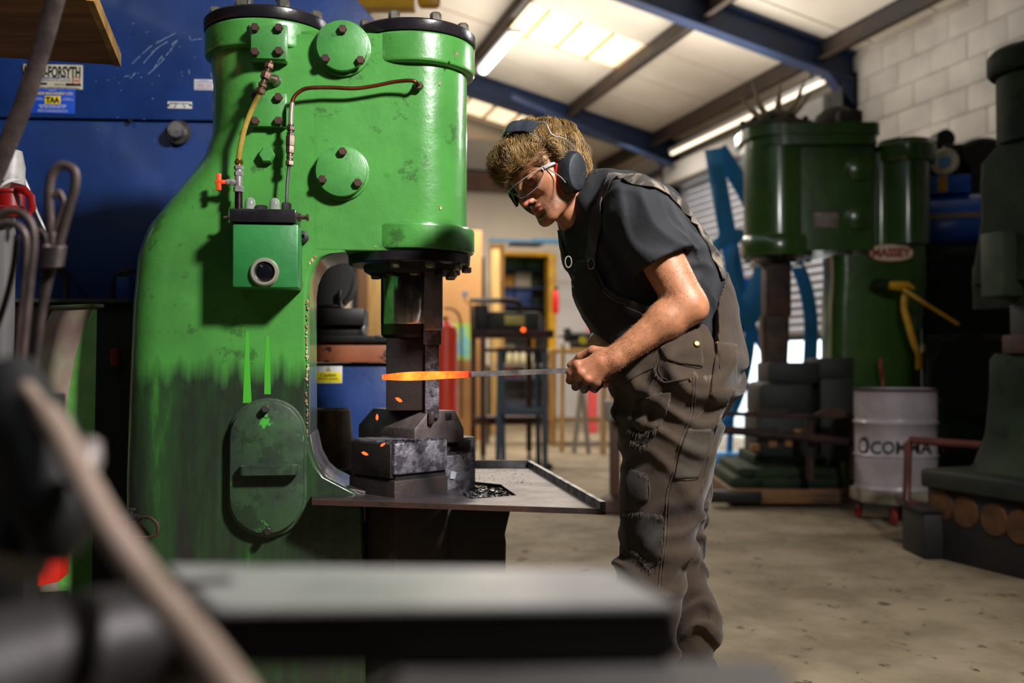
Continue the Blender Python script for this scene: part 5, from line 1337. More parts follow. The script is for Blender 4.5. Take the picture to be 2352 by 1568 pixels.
def onhair(px, py, off):
    h = CAPF.hit(px, py, MR); 
    if h is None: return None
    return h + CAPF.normal(h) * off
pp = [q for q in (onhair(px, py, .019) for px, py in ((1228, 307), (1216, 303), (1204, 301), (1192, 302), (1181, 306), (1172, 312))) if q]
l3 = (pp[-1] - pp[-2]).normalized(); pp += [pp[-1] + l3 * .014 + Vector((-.002, .012, -.010)), pp[-1] + l3 * .020 + Vector((-.006, .032, -.030))]
pp = spline(pp, 4)
MB().tube(pp, [.017] + [.0195] * (len(pp) - 2) + [.015], 14, flat=.22, up=[(q - skc).normalized() for q in pp]).build('band_pad', M_pad, edr)
for pl in ([(1219, 316), (1232, 322), (1243, 332), (1248, 347), (1252, 363)], [(1234, 297), (1250, 305), (1266, 317), (1282, 323), (1290, 328), (1300, 338), (1309, 350)]):
    w_ = [q for q in (onhair(px, py, .021 if px > 1255 or px < 1235 else .031) for px, py in pl) if q]
    if pl[0][0] == 1219: w_ += [w_[-1] + (J(1287, 406, 2.432) - w_[-1]) * .5 + Vector((0, -.006, 0)), J(1287, 406, 2.430), J(1299, 419, 2.415)]
    else: w_ += [J(1313, 356, 2.45)]
    MB().tube(spline(w_, 5), .0015, 8).build('headband_wire', M_chrome, edr)
MB().tube([cR, cR + hu * .05, cR + hu * .09 + hl_ * .01, pp[-1]], .0013, 6).build('headband_wire', M_chrome, edr)

# ---- safety glasses
gl_ = thing('safety_glasses', 'clear wraparound safety glasses on the face of the man', 'safety glasses', MR)
M_lens = bpy.data.materials.new('clear_lens'); M_lens.use_nodes = True; nt = M_lens.node_tree; nt.nodes.clear()
outn = nt.nodes.new('ShaderNodeOutputMaterial'); mx = nt.nodes.new('ShaderNodeMixShader'); tr = nt.nodes.new('ShaderNodeBsdfTransparent'); tr.inputs[0].default_value = (.93, .94, .94, 1)
gs = nt.nodes.new('ShaderNodeBsdfGlossy'); gs.inputs['Roughness'].default_value = .05; fz = nt.nodes.new('ShaderNodeFresnel'); fz.inputs[0].default_value = 1.6
nt.links.new(fz.outputs[0], mx.inputs[0]); nt.links.new(tr.outputs[0], mx.inputs[1]); nt.links.new(gs.outputs[0], mx.inputs[2]); nt.links.new(mx.outputs[0], outn.inputs[0])
M_frame = mat('clear_frame', '#c9cccc', .15, trans=.6, coat=.5)
GZ = .013
def lens_pt(a_, z):  # a_: angle round the face
    z = z - GZ
    r = .098 + .004 * math.cos(a_); return HP(.012 + r * math.cos(a_) - .10 * max(0, z + .05) * 0, r * .78 * math.sin(a_), z)
vs = []; na = 41
for a_ in np.linspace(-1.25, 1.25, na):
    low = -.030 - .004 * math.cos((abs(a_) - .45) * 3.) + .020 * math.exp(-(a_ / .16) ** 2); 
    if abs(a_) > .9: low += .020 * (abs(a_) - .9) / .35
    for k in range(7): z = .004 + (low - .004) * k / 6; vs.append(lens_pt(a_, z) + hf * (.012 if 1 else 0))
fs = [(i * 7 + j, i * 7 + j + 1, i * 7 + 8 + j, i * 7 + 7 + j) for i in range(na - 1) for j in range(6)]
lo2 = MB().add(vs, fs).build('lens', M_lens, gl_, sharp=80)
s2 = lo2.modifiers.new('thickness', 'SOLIDIFY'); s2.thickness = .0015
MB().tube([Vector(vs[i * 7]) for i in range(na)], .0011, 8).build('top_frame', M_frame, gl_)
MB().tube([Vector(vs[i * 7 + 6]) for i in range(na)], .0006, 6).build('lower_edge', M_frame, gl_)
for sgn in (1, -1):
    e0 = Vector(vs[(na - 1) * 7 + 2]) if sgn > 0 else Vector(vs[2])
    MB().tube([e0, HP(.045, sgn * .080, -.014), HP(.02, sgn * .082, -.018), HP(-.02, sgn * .083, -.026)], [.0045, .0042, .0035, .003], 8, flat=.4, up=hl_).build('temple_arm', M_frame, gl_)
# ================================================================= the large hammer by the shutter
GO = P(1790, 1150, 7.45); GF = Fr(GO.x, 7.45, math.radians(-3))
big = thingF('large_power_hammer', 'tall dark green power hammer with an oval red and cream badge, by the roller shutter', 'power hammer', GF)
g = GF.at
def glocal(L, R, ys, yf, yb, rl, rr): return rowlist(GF, ys, L, R, yf, yb, rl, rr)
m = MB()
# head: ram cylinder at the left, casting running right
loft(m, rowlist(GF, [575, 540, 330], [(300, 1722), (580, 1722)], [(300, 2010), (580, 2010)], .0, .62, .25, .12), 10)
# round ram cylinder standing proud of the frame
ccx = GF.x(1783, .2, 430); 
def gz(py, yl=0): return GF.z(py, yl, 1790)
m.lathe([(0, 0), (.246, 0), (.246, gz(330) - gz(582)), (0, gz(330) - gz(582))], (ccx, .20, gz(582)), n=48)
m.lathe([(0, 0), (.262, 0), (.270, .02), (.270, gz(537) - gz(585) - .03), (.255, gz(537) - gz(585)), (0, gz(537) - gz(585))], (ccx, .20, gz(585)), n=48)
# stepped rim along the top
loft(m, [(q[0],) + (q[1] - .02, q[2] + .03, -.075, .66, .28, .1) for q in rowlist(GF, [335, 312], [(300, 1712), (580, 1712)], [(300, 1996), (580, 1996)], 0, .6, .25, .1)], 10)
loft(m, [(q[0],) + (q[1] - .04, q[2] + .045, -.095, .68, .30, .1) for q in rowlist(GF, [312, 288], [(300, 1708), (580, 1708)], [(300, 1996), (580, 1996)], 0, .6, .25, .1)], 10)
# column to the right with an arch under the head
A_ = [(582, 1880), (600, 1910), (640, 1935), (700, 1946), (900, 1950), (1150, 1950)]
loft(m, rowlist(GF, [1130, 1000, 900, 800, 700, 640, 600, 582], [(582, 1882), (598, 1884), (640, 1884), (700, 1880), (1150, 1878)], [(560, 2120), (620, 2128), (700, 2120), (1000, 2090), (1150, 2090)], .06, .50, .1, .1, .5), 6)
loft(m, rowlist(GF, [600, 560, 450, 345], [(330, 1990), (600, 1990)], [(340, 2108), (600, 2128)], .05, .6, .1, .14), 6)
c2x = GF.x(2072, .2, 450); m.lathe([(0, 0), (.17, 0), (.17, gz(372) - gz(560)), (0, gz(372) - gz(560))], (c2x, .12, gz(560)), n=36)
m.lathe([(0, 0), (.215, 0), (.225, .02), (.225, .13), (.19, .15), (.19, .17), (0, .17)], (c2x, .14, gz(372)), n=36)
m.build('body', M_dkgreen, big, sharp=50)
# crown plate with ribs and the spiky lifting dome
tz = gz(286)
cr_ = MB().lathe([(0, 0), (.285, 0), (.29, .01), (.29, .04), (.20, .05), (.17, .10), (.10, .15), (0, .17)], (ccx, .24, tz), n=40).build('crown_cover', mat('dusty_cover', '#5b5340', .8, c2='#3c3a2a', scale=8), big)
for k in range(5):
    an = math.radians(-185 + 46 * k); MB().tube([(ccx + .10 * math.cos(an), .24 + .10 * math.sin(an), tz + .10), (ccx + .20 * math.cos(an), .24 + .2 * math.sin(an), tz + .20), (ccx + .27 * math.cos(an), .24 + .27 * math.sin(an), tz + .29 + .05 * (k % 2))], [.030, .020, .006], 8).build('spike', mat('bare_casting', '#b5aa88', .7, c2='#8f866a', scale=10), cr_)
for k in range(6):
    an = math.radians(-170 + 32 * k); MB().hexb((ccx + .26 * math.cos(an), .24 + .26 * math.sin(an), tz + .04), (0, 0, 1), .022, .035).build('bolt', M_dkgreen2, cr_)
q = g(1925, 262, .3)
mm = MB().lathe([(.0, 0), (.20, 0), (.20, .05), (.16, .14), (.09, .20), (0, .22)], (q.x, .35, tz), n=28); mm.box(q.x - .06, q.x + .12, .05, .25, tz, tz + .12, .02); mm.build('valve_chest', mat('grimy_brown_casting', '#453e2e', .8, c2='#2c2a20', scale=8), big)
for (px, py) in ((1968, 180), (1968, 500)):
    q = g(px, py if py > 300 else 388, .05); MB().lathe([(0, 0), (.10, 0), (.10, .05), (.085, .06), (0, .06)], (q.x, .02, q.z), (0, -1, 0), 30).build('round_cover', M_dkgreen, big)
q = g(1898, 497, 0); MB().box(q.x - .095, q.x + .085, -.012, .01, q.z - .085, q.z + .055, .004).build('name_plate', mat('dull_plate', '#8b7a70', .5, c2='#6d5f58', scale=20), big)
MB().box(q.x - .097, q.x + .087, -.016, .01, q.z + .035, q.z + .048, .002).build('plate_strip', M_blk, big)
q = g(2048, 580, 0.03); yb0 = .03
ov = lambda a_, b_: [(q.x + a_ * math.cos(t) * (1 if abs(math.cos(t)) < .8 else .97), q.z + b_ * abs(math.sin(t)) ** .7 * (1 if math.sin(t) > 0 else -1)) for t in np.linspace(0, 2 * math.pi, 41)[:-1]]
bd = MB().prism(ov(.168, .068), yb0 + .005, .05).build('badge', mat('badge_red', '#9a2a1e', .5), big)
MB().prism(ov(.160, .061), yb0 + .002, .04).build('badge_field', mat('badge_cream', '#e6d6b4', .5), bd)
text('lettering', 'MASSEY', mat('badge_letters', '#9c2018', .5), bd, Vector((q.x, yb0 - .001, q.z)), .285, .072, ext=0, bold=.045)
# ram, dies, anvil and bolster
def gbox(mb, x0, y0, x1, y1, yf, yb, b=.01): mb.box(GF.x(x0, yb, (y0 + y1) / 2), GF.x(x1, yf, (y0 + y1) / 2), yf, yb, GF.z(y1, yf, (x0 + x1) / 2), GF.z(y0, yf, (x0 + x1) / 2), b); return mb
gl2 = MB().lathe([(0, 0), (.15, 0), (.18, .03), (.22, .04), (.22, .06), (0, .06)], (ccx, .20, gz(600)), n=36).build('gland', M_capblk, big)
for px in (1718, 1855): 
    qq = g(px, 585, .1); MB().hexb((qq.x, .1, qq.z - .03), (0, 0, -1), .026, .03).build('bolt', M_boltgrey, big)
for px, s_ in ((1734, -1), (1832, 1)):
    qq = g(px, 606, .05); MB().lathe([(0, 0), (.04, 0), (.045, .01), (.03, .02), (0, .02)], (qq.x, .06, qq.z - .02), n=16).build('gland_nut', mat('bright_nut', '#d8d2c0', .3, .4), big)
gbox(MB(), 1748, 598, 1818, 726, .10, .30, .01).build('ram', M_rust, big)
mb_ = MB(); zt0 = GF.z(726, .1, 1780); zb0 = GF.z(832, .1, 1780); xa, xb = GF.x(1753, .1, 780), GF.x(1815, .1, 780)
loft(mb_, [(zb0, xa + .012, xb - .012, .11, .29, .02, .02), ((zt0 + zb0) / 2 + .05, xa, xb, .10, .30, .03, .03), (zt0, xa, xb, .10, .30, .03, .03)], 4); mb_.build('top_die', mat('brown_die', '#4b3626', .6, .3, c2='#2d221b', scale=6), big)
gbox(gbox(gbox(MB(), 1738, 832, 1880, 880, .0, .45), 1712, 878, 1870, 960, -.05, .5, .05), 1708, 950, 1880, 1056, -.03, .5, .03).build('anvil', mat('anvil_black_green', '#1a2218', .6, c2='#10130e', scale=5), big)
gbox(gbox(gbox(MB(), 1695, 1046, 1900, 1076, -.10, .6, .02), 1650, 1074, 1925, 1106, -.20, .7, .03), 1632, 1094, 1940, 1128, -.24, .75, .05).build('bolster', M_dkgreen2, big)
wb_ = gbox(MB(), 1624, 1124, 1958, 1157, -.30, .8, .01).build('timber_base', mat('base_timber', '#7a5430', .7, c2='#4a3422', scale=3, stretch=(1, 6, 6)), big)
gbox(MB(), 1627, 1128, 1750, 1155, -.31, -.2, .004).build('corner_strap', M_dark, big)
for i, (x0, y0, x1, y1) in enumerate(((1722, 1020, 1745, 1036), (1762, 1012, 1785, 1028), (1800, 1010, 1820, 1026), (1820, 985, 1850, 1002))):
    gbox(MB(), x0, y0, x1, y1, -.06, .0, .004).build('packing_block', M_ply, big)
gbox(gbox(MB(), 1848, 822, 1962, 870, .02, .45, .01), 1850, 868, 1962, 1060, .0, .45, .02).build('bolster_block', mat('anvil_black_green', '#1a2218'), big)
# yellow control lever
ly0 = g(2046, 655, -.12); ye_ = -.14
MB().cyl(g(2012, 655, .02), g(2046, 655, -.12), .05, .045, 16).build('lever_boss', M_dkgreen2, big)
MB().tube([g(2042, 655, ye_), g(2064, 657, ye_), g(2084, 655, ye_), g(2100, 662, ye_ - .02)], [.030, .036, .028, .012], 10).build('lever_hub', M_yellow, big)
MB().tube(spline([g(2080, 668, ye_), g(2076, 705, ye_), g(2086, 745, ye_), g(2100, 790, ye_), g(2110, 815, ye_), g(2110, 848, ye_)], 4), .024, 8, flat=.5, up=(0, 1, 0)).build('yellow_lever', M_yellow, big)
MB().tube([g(2074, 664, ye_ - .05), g(2130, 700, ye_ - .1), g(2202, 745, ye_ - .15)], [.016, .014, .012], 8).build('yellow_rod', M_yellow, big)
MB().tube(spline([g(2024, 822, -.1), g(2022, 845, -.12), g(2028, 865, -.1), g(2027, 890, -.1)], 4), .008, 6).build('red_cord', mat('red_cord', '#a81c24', .5), big)
# cage rail around the anvil
MB().tube([g(1640, 948, -.5), g(1800, 955, -.55), g(1962, 955, -.5)], .016, 8).tube([g(1625, 985, -.55), g(1700, 990, -.6), g(1850, 1003, -.6), g(1990, 1020, -.5)], .030, 8).tube([g(1962, 955, -.5), g(1964, 1100, -.45)], .03, 8).tube([g(1860, 955, -.5), g(1862, 1100, -.45)], .03, 8).build('guard_rail', M_rust, big)
MB().prism([(g(1868, 938, -.5).x, g(0, 950, -.5).z), (g(1940, 938, -.5).x, g(0, 948, -.5).z), (g(1935, 0, -.5).x, g(0, 936, -.5).z), (g(1900, 0, -.5).x, g(0, 932, -.5).z)], -.5, -.4).build('tool_tray', M_rust, big)
for i in range(3):
    MB().box(g(1705 + 14 * i, 940, -.5).x, g(1790 + 14 * i, 940, -.5).x, -.52 + i * .03, -.50 + i * .03, g(0, 950 - 4 * i, -.5).z, g(0, 945 - 4 * i, -.5).z).build('bar_stock', M_rust, big)

# ================================================================= drum on its dolly
DO = P(2058, 1200, 6.62); DF_ = Fr(DO.x, 6.62, 0)
dol = thing('drum_dolly', 'low wheeled dolly with pale frame and red wheels under the oil drum', 'dolly', DF_.o)
mm = MB().lathe([(.20, 0), (.285, 0), (.29, .01), (.29, .075), (.275, .08), (.2, .08)], (0, 0, .135), n=8, a0=math.radians(22.5), a1=math.radians(382.5)); mm.box(-.25, .25, -.03, .03, .14, .15).box(-.03, .03, -.25, .25, .14, .15); mm.build('frame', mat('dolly_paint', '#a39884', .6, c2='#8a806e', scale=8), dol)
for k in range(4):
    an = math.radians(-115 + 90 * k + (0 if k else 0)); cx_, cy_ = .24 * math.cos(an), .24 * math.sin(an)
    w_ = MB().cyl((cx_ - .014, cy_, .052), (cx_ + .014, cy_, .052), .052, n=24, b=.006).build('wheel', mat('red_wheel', '#8d1f1c', .5), dol)
    MB().cyl((cx_ - .018, cy_, .052), (cx_ + .018, cy_, .052), .020, n=14).build('hub', M_greyst, w_)
    MB().box(cx_ - .022, cx_ - .018, cy_ - .015, cy_ + .015, .04, .125).box(cx_ + .018, cx_ + .022, cy_ - .015, cy_ + .015, .04, .125).box(cx_ - .03, cx_ + .03, cy_ - .02, cy_ + .02, .12, .136).build('fork', M_greyst, dol)
zt1 = DF_.z(892, 0, 2058) ; rd = pm(89, 6.62); z0 = .217; H_ = zt1 - z0
drum = thing('oil_drum', 'dented white steel oil drum with black lettering and ribs, standing on a dolly', 'drum', (DF_.o.x, DF_.o.y, 0))
pr = [(0, 0), (rd + .004, 0), (rd + .004, .012), (rd, .016)]
def rib(z, h=.014, w_=.010): return [(rd, z - w_), (rd + h * .8, z - w_ * .3), (rd + h * .8, z + w_ * .3), (rd, z + w_)]
for z in (.05, .08, .11, .14, .17): pr += [(rd, z - .012), (rd + .004, z), ]
pr += rib(H_ * .335) + rib(H_ * .665)
for z in np.arange(H_ * .74, H_ * .95, .03): pr += [(rd, z - .012), (rd + .004, z)]
pr += [(rd, H_ - .02), (rd + .006, H_ - .012), (rd + .006, H_), (rd - .006, H_), (rd - .01, H_ - .015), (0, H_ - .015)]
M_drum = mat('drum_white', '#b9aeb2', .38, c2='#a69b9e', scale=5, wear='#5a3a28', wth=.68, wscale=9, coat=.3, bump=.004, bscale=5)
MB().lathe(pr, (0, 0, z0), n=56).build('shell', M_drum, drum, sharp=60)
MB().lathe([(rd - .004, H_ - .012), (rd + .0075, H_ - .014), (rd + .008, H_ + .002), (rd - .006, H_ + .003)], (0, 0, z0), n=56).build('rusty_rim', M_rust, drum)
MB().lathe([(0, 0), (.03, 0), (.03, .014), (0, .014)], (rd * .5, -.05, z0 + H_ - .016), n=16).build('bung', M_rust, drum)
# lettering bent round the drum
def bent(body, px0, px1, py0, py1, name, m_):
    o = text(name, body, m_, drum, Vector((0, 0, 0)), 1.0, 1.0, bold=.025)
    n = len(o.data.vertices); a_ = np.empty(n * 3); o.data.vertices.foreach_get('co', a_); a_ = a_.reshape(-1, 3)
    out = np.array([tuple(onr(px0 + (q[0] + .5) * (px1 - px0), py1 + (q[2] + .5) * (py0 - py1))) for q in a_]); o.data.vertices.foreach_set('co', out.ravel()); return o
def onr(px, py):
    """point of the drum's skin seen at a pixel"""
    d = ray(px, py); cx_, cy_, R_ = DF_.o.x, 6.62, rd + .002; A = d.x * d.x + d.y * d.y; Bq = -2 * (d.x * cx_ + d.y * cy_); Cq = cx_ * cx_ + cy_ * cy_ - R_ * R_
    k = (-Bq - math.sqrt(max(0, Bq * Bq - 4 * A * Cq))) / (2 * A); return Vector((d.x * k - cx_, d.y * k - cy_, CH + d.z * k))
M_ink = mat('black_print', '#14130f', .6)
bent('COMMA', 1999, 2141, 1013, 1043, 'lettering', M_ink)
mm = MB()
vs = [onr(1984 + r_ * .62 * math.cos(t) - (2 if r_ < 14 else 0), 1023 + r_ * math.sin(t)) for t in np.linspace(0, 2 * math.pi, 25)[:-1] for r_ in (20, 13)]
mm.add(vs, [(2 * i, 2 * ((i + 1) % 24), 2 * ((i + 1) % 24) + 1, 2 * i + 1) for i in range(24)]); mm.build('ring_mark', M_ink, drum)

# ================================================================= air compressor on its shelf, flywheel behind
CO = P(2215, 480, 7.9); CF = Fr(CO.x, 7.9, math.radians(-20))
cz = CO.z
comp = thing('air_compressor', 'bright blue air compressor tank with motor, mounted high beside the large hammer', 'compressor', (CO.x, 7.9, cz - .385), math.radians(-20))
MB().lathe([(0, -.42), (.10, -.41), (.17, -.38), (.20, -.33), (.20, .33), (.17, .38), (.10, .41), (0, .42)], (-.03, 0, .3), (1, 0, 0), 36).build('tank', mat('compressor_blue', '#2f6fe0', .25, c2='#2a62c8', scale=4, coat=.6), comp)
MB().box(-.42, .10, -.208, -.195, .29, .33).build('label_strip', mat('label_beige', '#a08468', .5), comp)
MB().box(-.38, .04, -.14, .14, .50, .64, .01).build('deck', mat('compressor_blue', '#1c50b4'), comp)
MB().box(-.20, -.13, -.146, -.14, .51, .63).build('yellow_tag', M_yellow, comp)
mo = MB().cyl((-.36, 0, .74), (-.04, 0, .74), .10, n=28, b=.02).build('motor', M_dark, comp)
MB().lathe([(.05, 0), (.098, 0), (.106, .01), (.106, .03), (.095, .04), (.086, .03), (.05, .025)], (-.14, -.09, .75), (-.25, -1, 0), 28).build('motor_end_ring', mat('motor_rim', '#b3a78f', .5), mo)
MB().lathe([(0, 0), (.066, 0), (.066, .02), (0, .025)], (-.14, -.09, .75), (-.25, -1, 0), 28).build('fan_cover', mat('fan_blue', '#3c6a9a', .4), mo)
MB().box(-.15, .0, -.05, .05, .82, .90, .01).build('capacitor_box', M_dark, comp)
for x in (-.34, .2): MB().box(x - .02, x + .02, -.16, .16, .06, .14, .005).build('foot', M_dark, comp)
sh0 = thing('compressor_shelf', 'dark steel platform with angle legs carrying the blue compressor', 'platform', (CO.x, 7.9, 0), math.radians(-20))
MB().box(-.35, .7, -.2, .35, cz - .385, cz - .325, .005).build('deck', M_dark, sh0)
for x in (-.33, .64):
    for y in (-.18, .28): MB().box(x, x + .06, y, y + .06, 0, cz - .385).build('leg', M_dark, sh0)
MB().cyl((-.33, -.22, 1.15), (.7, -.22, 1.25), .03).build('brace', M_yellow, sh0)
wo_ = P(2190, 392, 8.4)
whl = thing('belt_guard', 'black rounded belt guard behind the blue compressor', 'belt guard', (wo_.x - .05, wo_.y, 0))
MB().cyl((-.12, 0, wo_.z - .1), (-.12, .18, wo_.z - .1), .36, n=40, b=.03).cyl((.33, 0, wo_.z - .05), (.33, .2, wo_.z - .05), .34, n=40, b=.03).box(-.2, .45, .02, .18, wo_.z - .5, wo_.z - .1, .03).cyl((-.02, -.02, wo_.z + .27), (-.02, .15, wo_.z + .27), .08, n=20).build('guard', M_blk, whl)
MB().box(-.35, .6, .0, .2, 0, wo_.z - .35, .02).build('stand', M_blk, whl)
# dark machine bulk behind the drum
mo_ = P(2190, 900, 7.25)
mach = thing('dark_machine', 'unlit dark green machine bulk standing behind the oil drum', 'machine', (mo_.x, 7.25, 0))
MB().box(-.10, .75, 0, .3, 0, 1.25, .04).build('cabinet', M_dkgreen2, mach)
MB().lathe([(0, 0), (.28, 0), (.30, .02), (.30, .06), (0, .06)], (.12, .0, .95), (0, -1, 0), 36).build('flywheel', M_dark, mach)
for z in (.4, 1.1, 1.2): MB().cyl((-.10, -.04, z), (.7, -.06, z + .02), .015).build('rail', M_rust, mach)

# ================================================================= third hammer at the right edge
KO = P(2330, 1250, 5.0); KF = Fr(P(2115, 1105, 5.9).x, 5.9, math.radians(-70))
thd = thingF('old_hammer', 'dark grimy green old hammer cut off by the right edge of the photo', 'power hammer', KF)
kx = lambda px, yl=0, py=700: KF.x(px, yl, py)
kz_ = lambda py, yl=0: KF.z(py, yl, 2300)
cxk = kx(2400, .2, 300)
m = MB()
r0 = cxk - kx(2318, .2, 300)
m.lathe([(0, 0), (r0, 0), (r0, kz_(180) - kz_(330)), (0, kz_(180) - kz_(330))], (cxk, .2, kz_(330)), n=40)
m.lathe([(0, 0), (r0 + .03, 0), (r0 + .045, .02), (r0 + .045, .10), (r0 + .02, .13), (0, .13)], (cxk, .2, kz_(172)), n=40)
loft(m, rowlist(KF, [640, 560, 480, 400, 345, 300, 250], [(240, 2318), (300, 2305), (345, 2262), (380, 2250), (420, 2268), (480, 2262), (560, 2250), (640, 2240)], [(240, 2500), (640, 2500)], 0, .45, .06, .1), 6)
loft(m, rowlist(KF, [700, 600, 530], [(530, 2262), (600, 2238), (700, 2240)], [(530, 2500), (700, 2500)], .05, .45, .04, .1), 6)
m.build('head', M_dkgreen2, thd, sharp=50)
MB().box(kx(2262, -.06), kx(2315, -.06), -.09, .05, kz_(680, -.06), kz_(532, -.06), .01).build('valve_box', mat('grey_green_box', '#36422f', .6, c2='#283224', scale=7), thd)
MB().box(kx(2318), kx(2420), .0, .3, kz_(900), kz_(700), .01).build('column_core', M_blk, thd)
MB().box(kx(2306, -.1), kx(2400, -.1), -.12, .2, kz_(812, -.1), kz_(770, -.1), .01).build('upper_die', mat('rusty_die', '#4a2e26', .7, c2='#332420', scale=10), thd)
m = MB()
loft(m, [(z, a_, kx(2520), yf, .6, .05, .05) for (z, a_, yf) in ((kz_(1095, -.1), kx(2225, -.1), -.25), (kz_(1070, -.1), kx(2248, -.1), -.18), (kz_(1000, -.1), kx(2256, -.1), -.12), (kz_(900, -.1), kx(2260, -.1), -.10), (kz_(826, -.1), kx(2262, -.1), -.10), (kz_(812, -.1), kx(2270, -.1), -.09))], 5)
m.build('anvil', M_dkgreen2, thd)
MB().box(kx(2122, -.35, 1110), kx(2520), -.38, .7, kz_(1145, -.35), kz_(1098, -.35), .02).build('base_flange', mat('dark_base', '#222a22', .5, c2='#151a15', scale=4), thd)
MB().box(kx(2130, -.33, 1200), kx(2520), -.33, .65, 0, kz_(1140, -.35), .01).build('timber_block', mat('black_timber', '#1d1712', .8, c2='#120e0b', scale=4), thd)
for i, px in enumerate((2160, 2215, 2280, 2340)):
    MB().lathe([(0, 0), (.085, 0), (.08, .01), (0, .012)], (kx(px, -.34, 1190), -.33, kz_(1185 + 6 * i, -.34)), (0, -1, 0), 16).build('log_end', mat('log_end', '#5a3614', .8, c2='#44280f', scale=9), thd)
# red-brown tubular guard in front of it
ro = P(2085, 1200, 5.6)
rail = thing('tube_guard', 'low red-brown tubular guard rail in front of the drum and old hammer', 'guard rail', (ro.x, ro.y, 0))
def rl(px, py, D): return P(px, py, D) - Vector((ro.x, ro.y, 0))
q0 = rl(2084, 1150, 5.6)
MB().tube([rl(2352, 1028, 5.2), rl(2250, 1022, 5.4), rl(2090, 1010, 5.6), rl(2086, 1018, 5.6), rl(2084, 1100, 5.6), rl(2082, 1145, 5.6), rl(2092, 1156, 5.58), rl(2200, 1188, 5.35), rl(2352, 1208, 5.0), rl(2440, 1215, 4.9)], .022, 10).build('tube', mat('red_oxide', '#6a2c22', .5, c2='#4a2620', scale=8), rail)
MB().tube([(q0.x, q0.y, q0.z), (q0.x, q0.y, .0)], .02, 8).build('leg', M_rust, rail)
bx = P(2228, 1285, 5.25)
sb_ = thing('step_box', 'black steel box below the tubular guard, on a flat floor plate', 'box', (bx.x, 5.3, 0))
MB().box(-.22, .13, .0, .3, .0, .25, .01).build('box', M_blk, sb_)
MB().box(-.24, .15, -.02, .32, .25, .262).build('lid', M_dark, sb_)
mm = MB(); pl = [P(2052, 1243, 5.8), P(2120, 1240, 5.9)]; c_ = [Vector((ray(px, py) * (-CH / ray(px, py).z)).to_tuple()) for px, py in ((2050, 1240), (2195, 1292), (2330, 1290), (2200, 1236))]
fpz = thing('floor_plate', 'flat steel plate lying on the floor under the black box', 'plate', (c_[0].x, c_[0].y, 0))
mm.add([(v.x - c_[0].x, v.y - c_[0].y, z) for z in (0.001, .008) for v in c_], [(0, 1, 2, 3), (7, 6, 5, 4), (0, 4, 5, 1), (1, 5, 6, 2), (2, 6, 7, 3), (3, 7, 4, 0)], None, False); mm.build('plate', M_greyst, fpz)

# ================================================================= the far workshop seen between hammer and man
# workbench with a dark machine on top
TO_ = P(1180, 1065, 10.2); TQ = Fr(TO_.x, 10.2, math.radians(6)); tq = TQ.at
tab = thingF('forge_table', 'dark brown tall steel bench on casters behind the man', 'workbench', TQ)
def tz(py): return TQ.z(py)
def tx_(px): return TQ.x(px)
MB().box(tx_(1088), tx_(1272), 0, .5, tz(775), tz(757), .004).build('top', M_rust, tab)
for px in (1094, 1110, 1228, 1252):
    y_ = 0 if px in (1110, 1252) else .45
    lg = MB().box(tx_(px) - .028, tx_(px) + .028, y_, y_ + .055, .09, tz(770), .004).build('leg', M_brown, tab)
    MB().cyl((tx_(px) - .015, y_ + .02, .045), (tx_(px) + .015, y_ + .02, .045), .045, n=16).build('caster', M_blk, tab)
MB().box(tx_(1094), tx_(1252), 0, .03, tz(975), tz(962)).build('lower_rail', M_brown, tab)
MB().box(tx_(1110), tx_(1252), .02, .05, tz(808), tz(800)).build('upper_rail', M_dark, tab)
MB().box(tx_(1094), tx_(1252), .0, .5, tz(966), tz(958)).build('shelf', M_rust, tab)
fg = thingF('gas_forge', 'dark box forge with a pale yellow plate, on the tall brown bench', 'forge', Fr(TO_.x, 10.2, TQ.rz, 0))
MB().box(tx_(1122), tx_(1240), .05, .45, tz(757) + .001, tz(715), .01).build('body', mat('forge_body', '#2f3326', .6, c2='#232620', scale=8), fg)
MB().box(tx_(1160), tx_(1206), .03, .05, tz(746), tz(724), .003).build('plate', mat('yellow_plate', '#b5ab5e', .5), fg)
MB().box(tx_(1090), tx_(1122), .0, .3, tz(760), tz(700), .01).build('blower', M_dark, fg)
MB().tube(spline([tq(1092, 690, .1), tq(1140, 690, .1), tq(1175, 690, .1), tq(1192, 698, .1), tq(1196, 718, .1)], 5), .03, 10).build('feed_pipe', M_rust, fg)
MB().box(tx_(1080), tx_(1150), .05, .15, tz(694), tz(684), .004).build('manifold', mat('pale_bar', '#9d988a', .5), fg)
ga = tq(1068, 675, .05)
MB().lathe([(0, 0), (.032, 0), (.036, .006), (.036, .022), (0, .024)], ga + Vector((0, .02, 0)), (0, -1, 0), 24).build('gauge', mat('gauge_white', '#e2e4e2', .3), fg)
MB().tube(spline([ga + Vector((0, 0, -.035)), tq(1070, 694, .05), tq(1082, 698, .05)], 4), .006, 6).build('gauge_pipe', M_greyst, fg)
MB().tube(spline([tq(1020, 708, .1), tq(1040, 710, .1), tq(1056, 730, .1), tq(1060, 790, .1), tq(1060, 960, .1)], 5), .012, 6).tube([tq(1082, 700, .1), tq(1084, 800, .1), tq(1084, 985, .1)], .014, 6).build('hose', mat('brown_hose', '#6a3b22', .5), fg)
MB().lathe([(0, 0), (.022, 0), (.012, .01), (0, .012)], tq(1202, 757, -.0), (0, -1, 0), 12).build('hot_coal', mat('ember', '#ff6a20', .5, emit='#ff5a14', estr=2.5), fg)
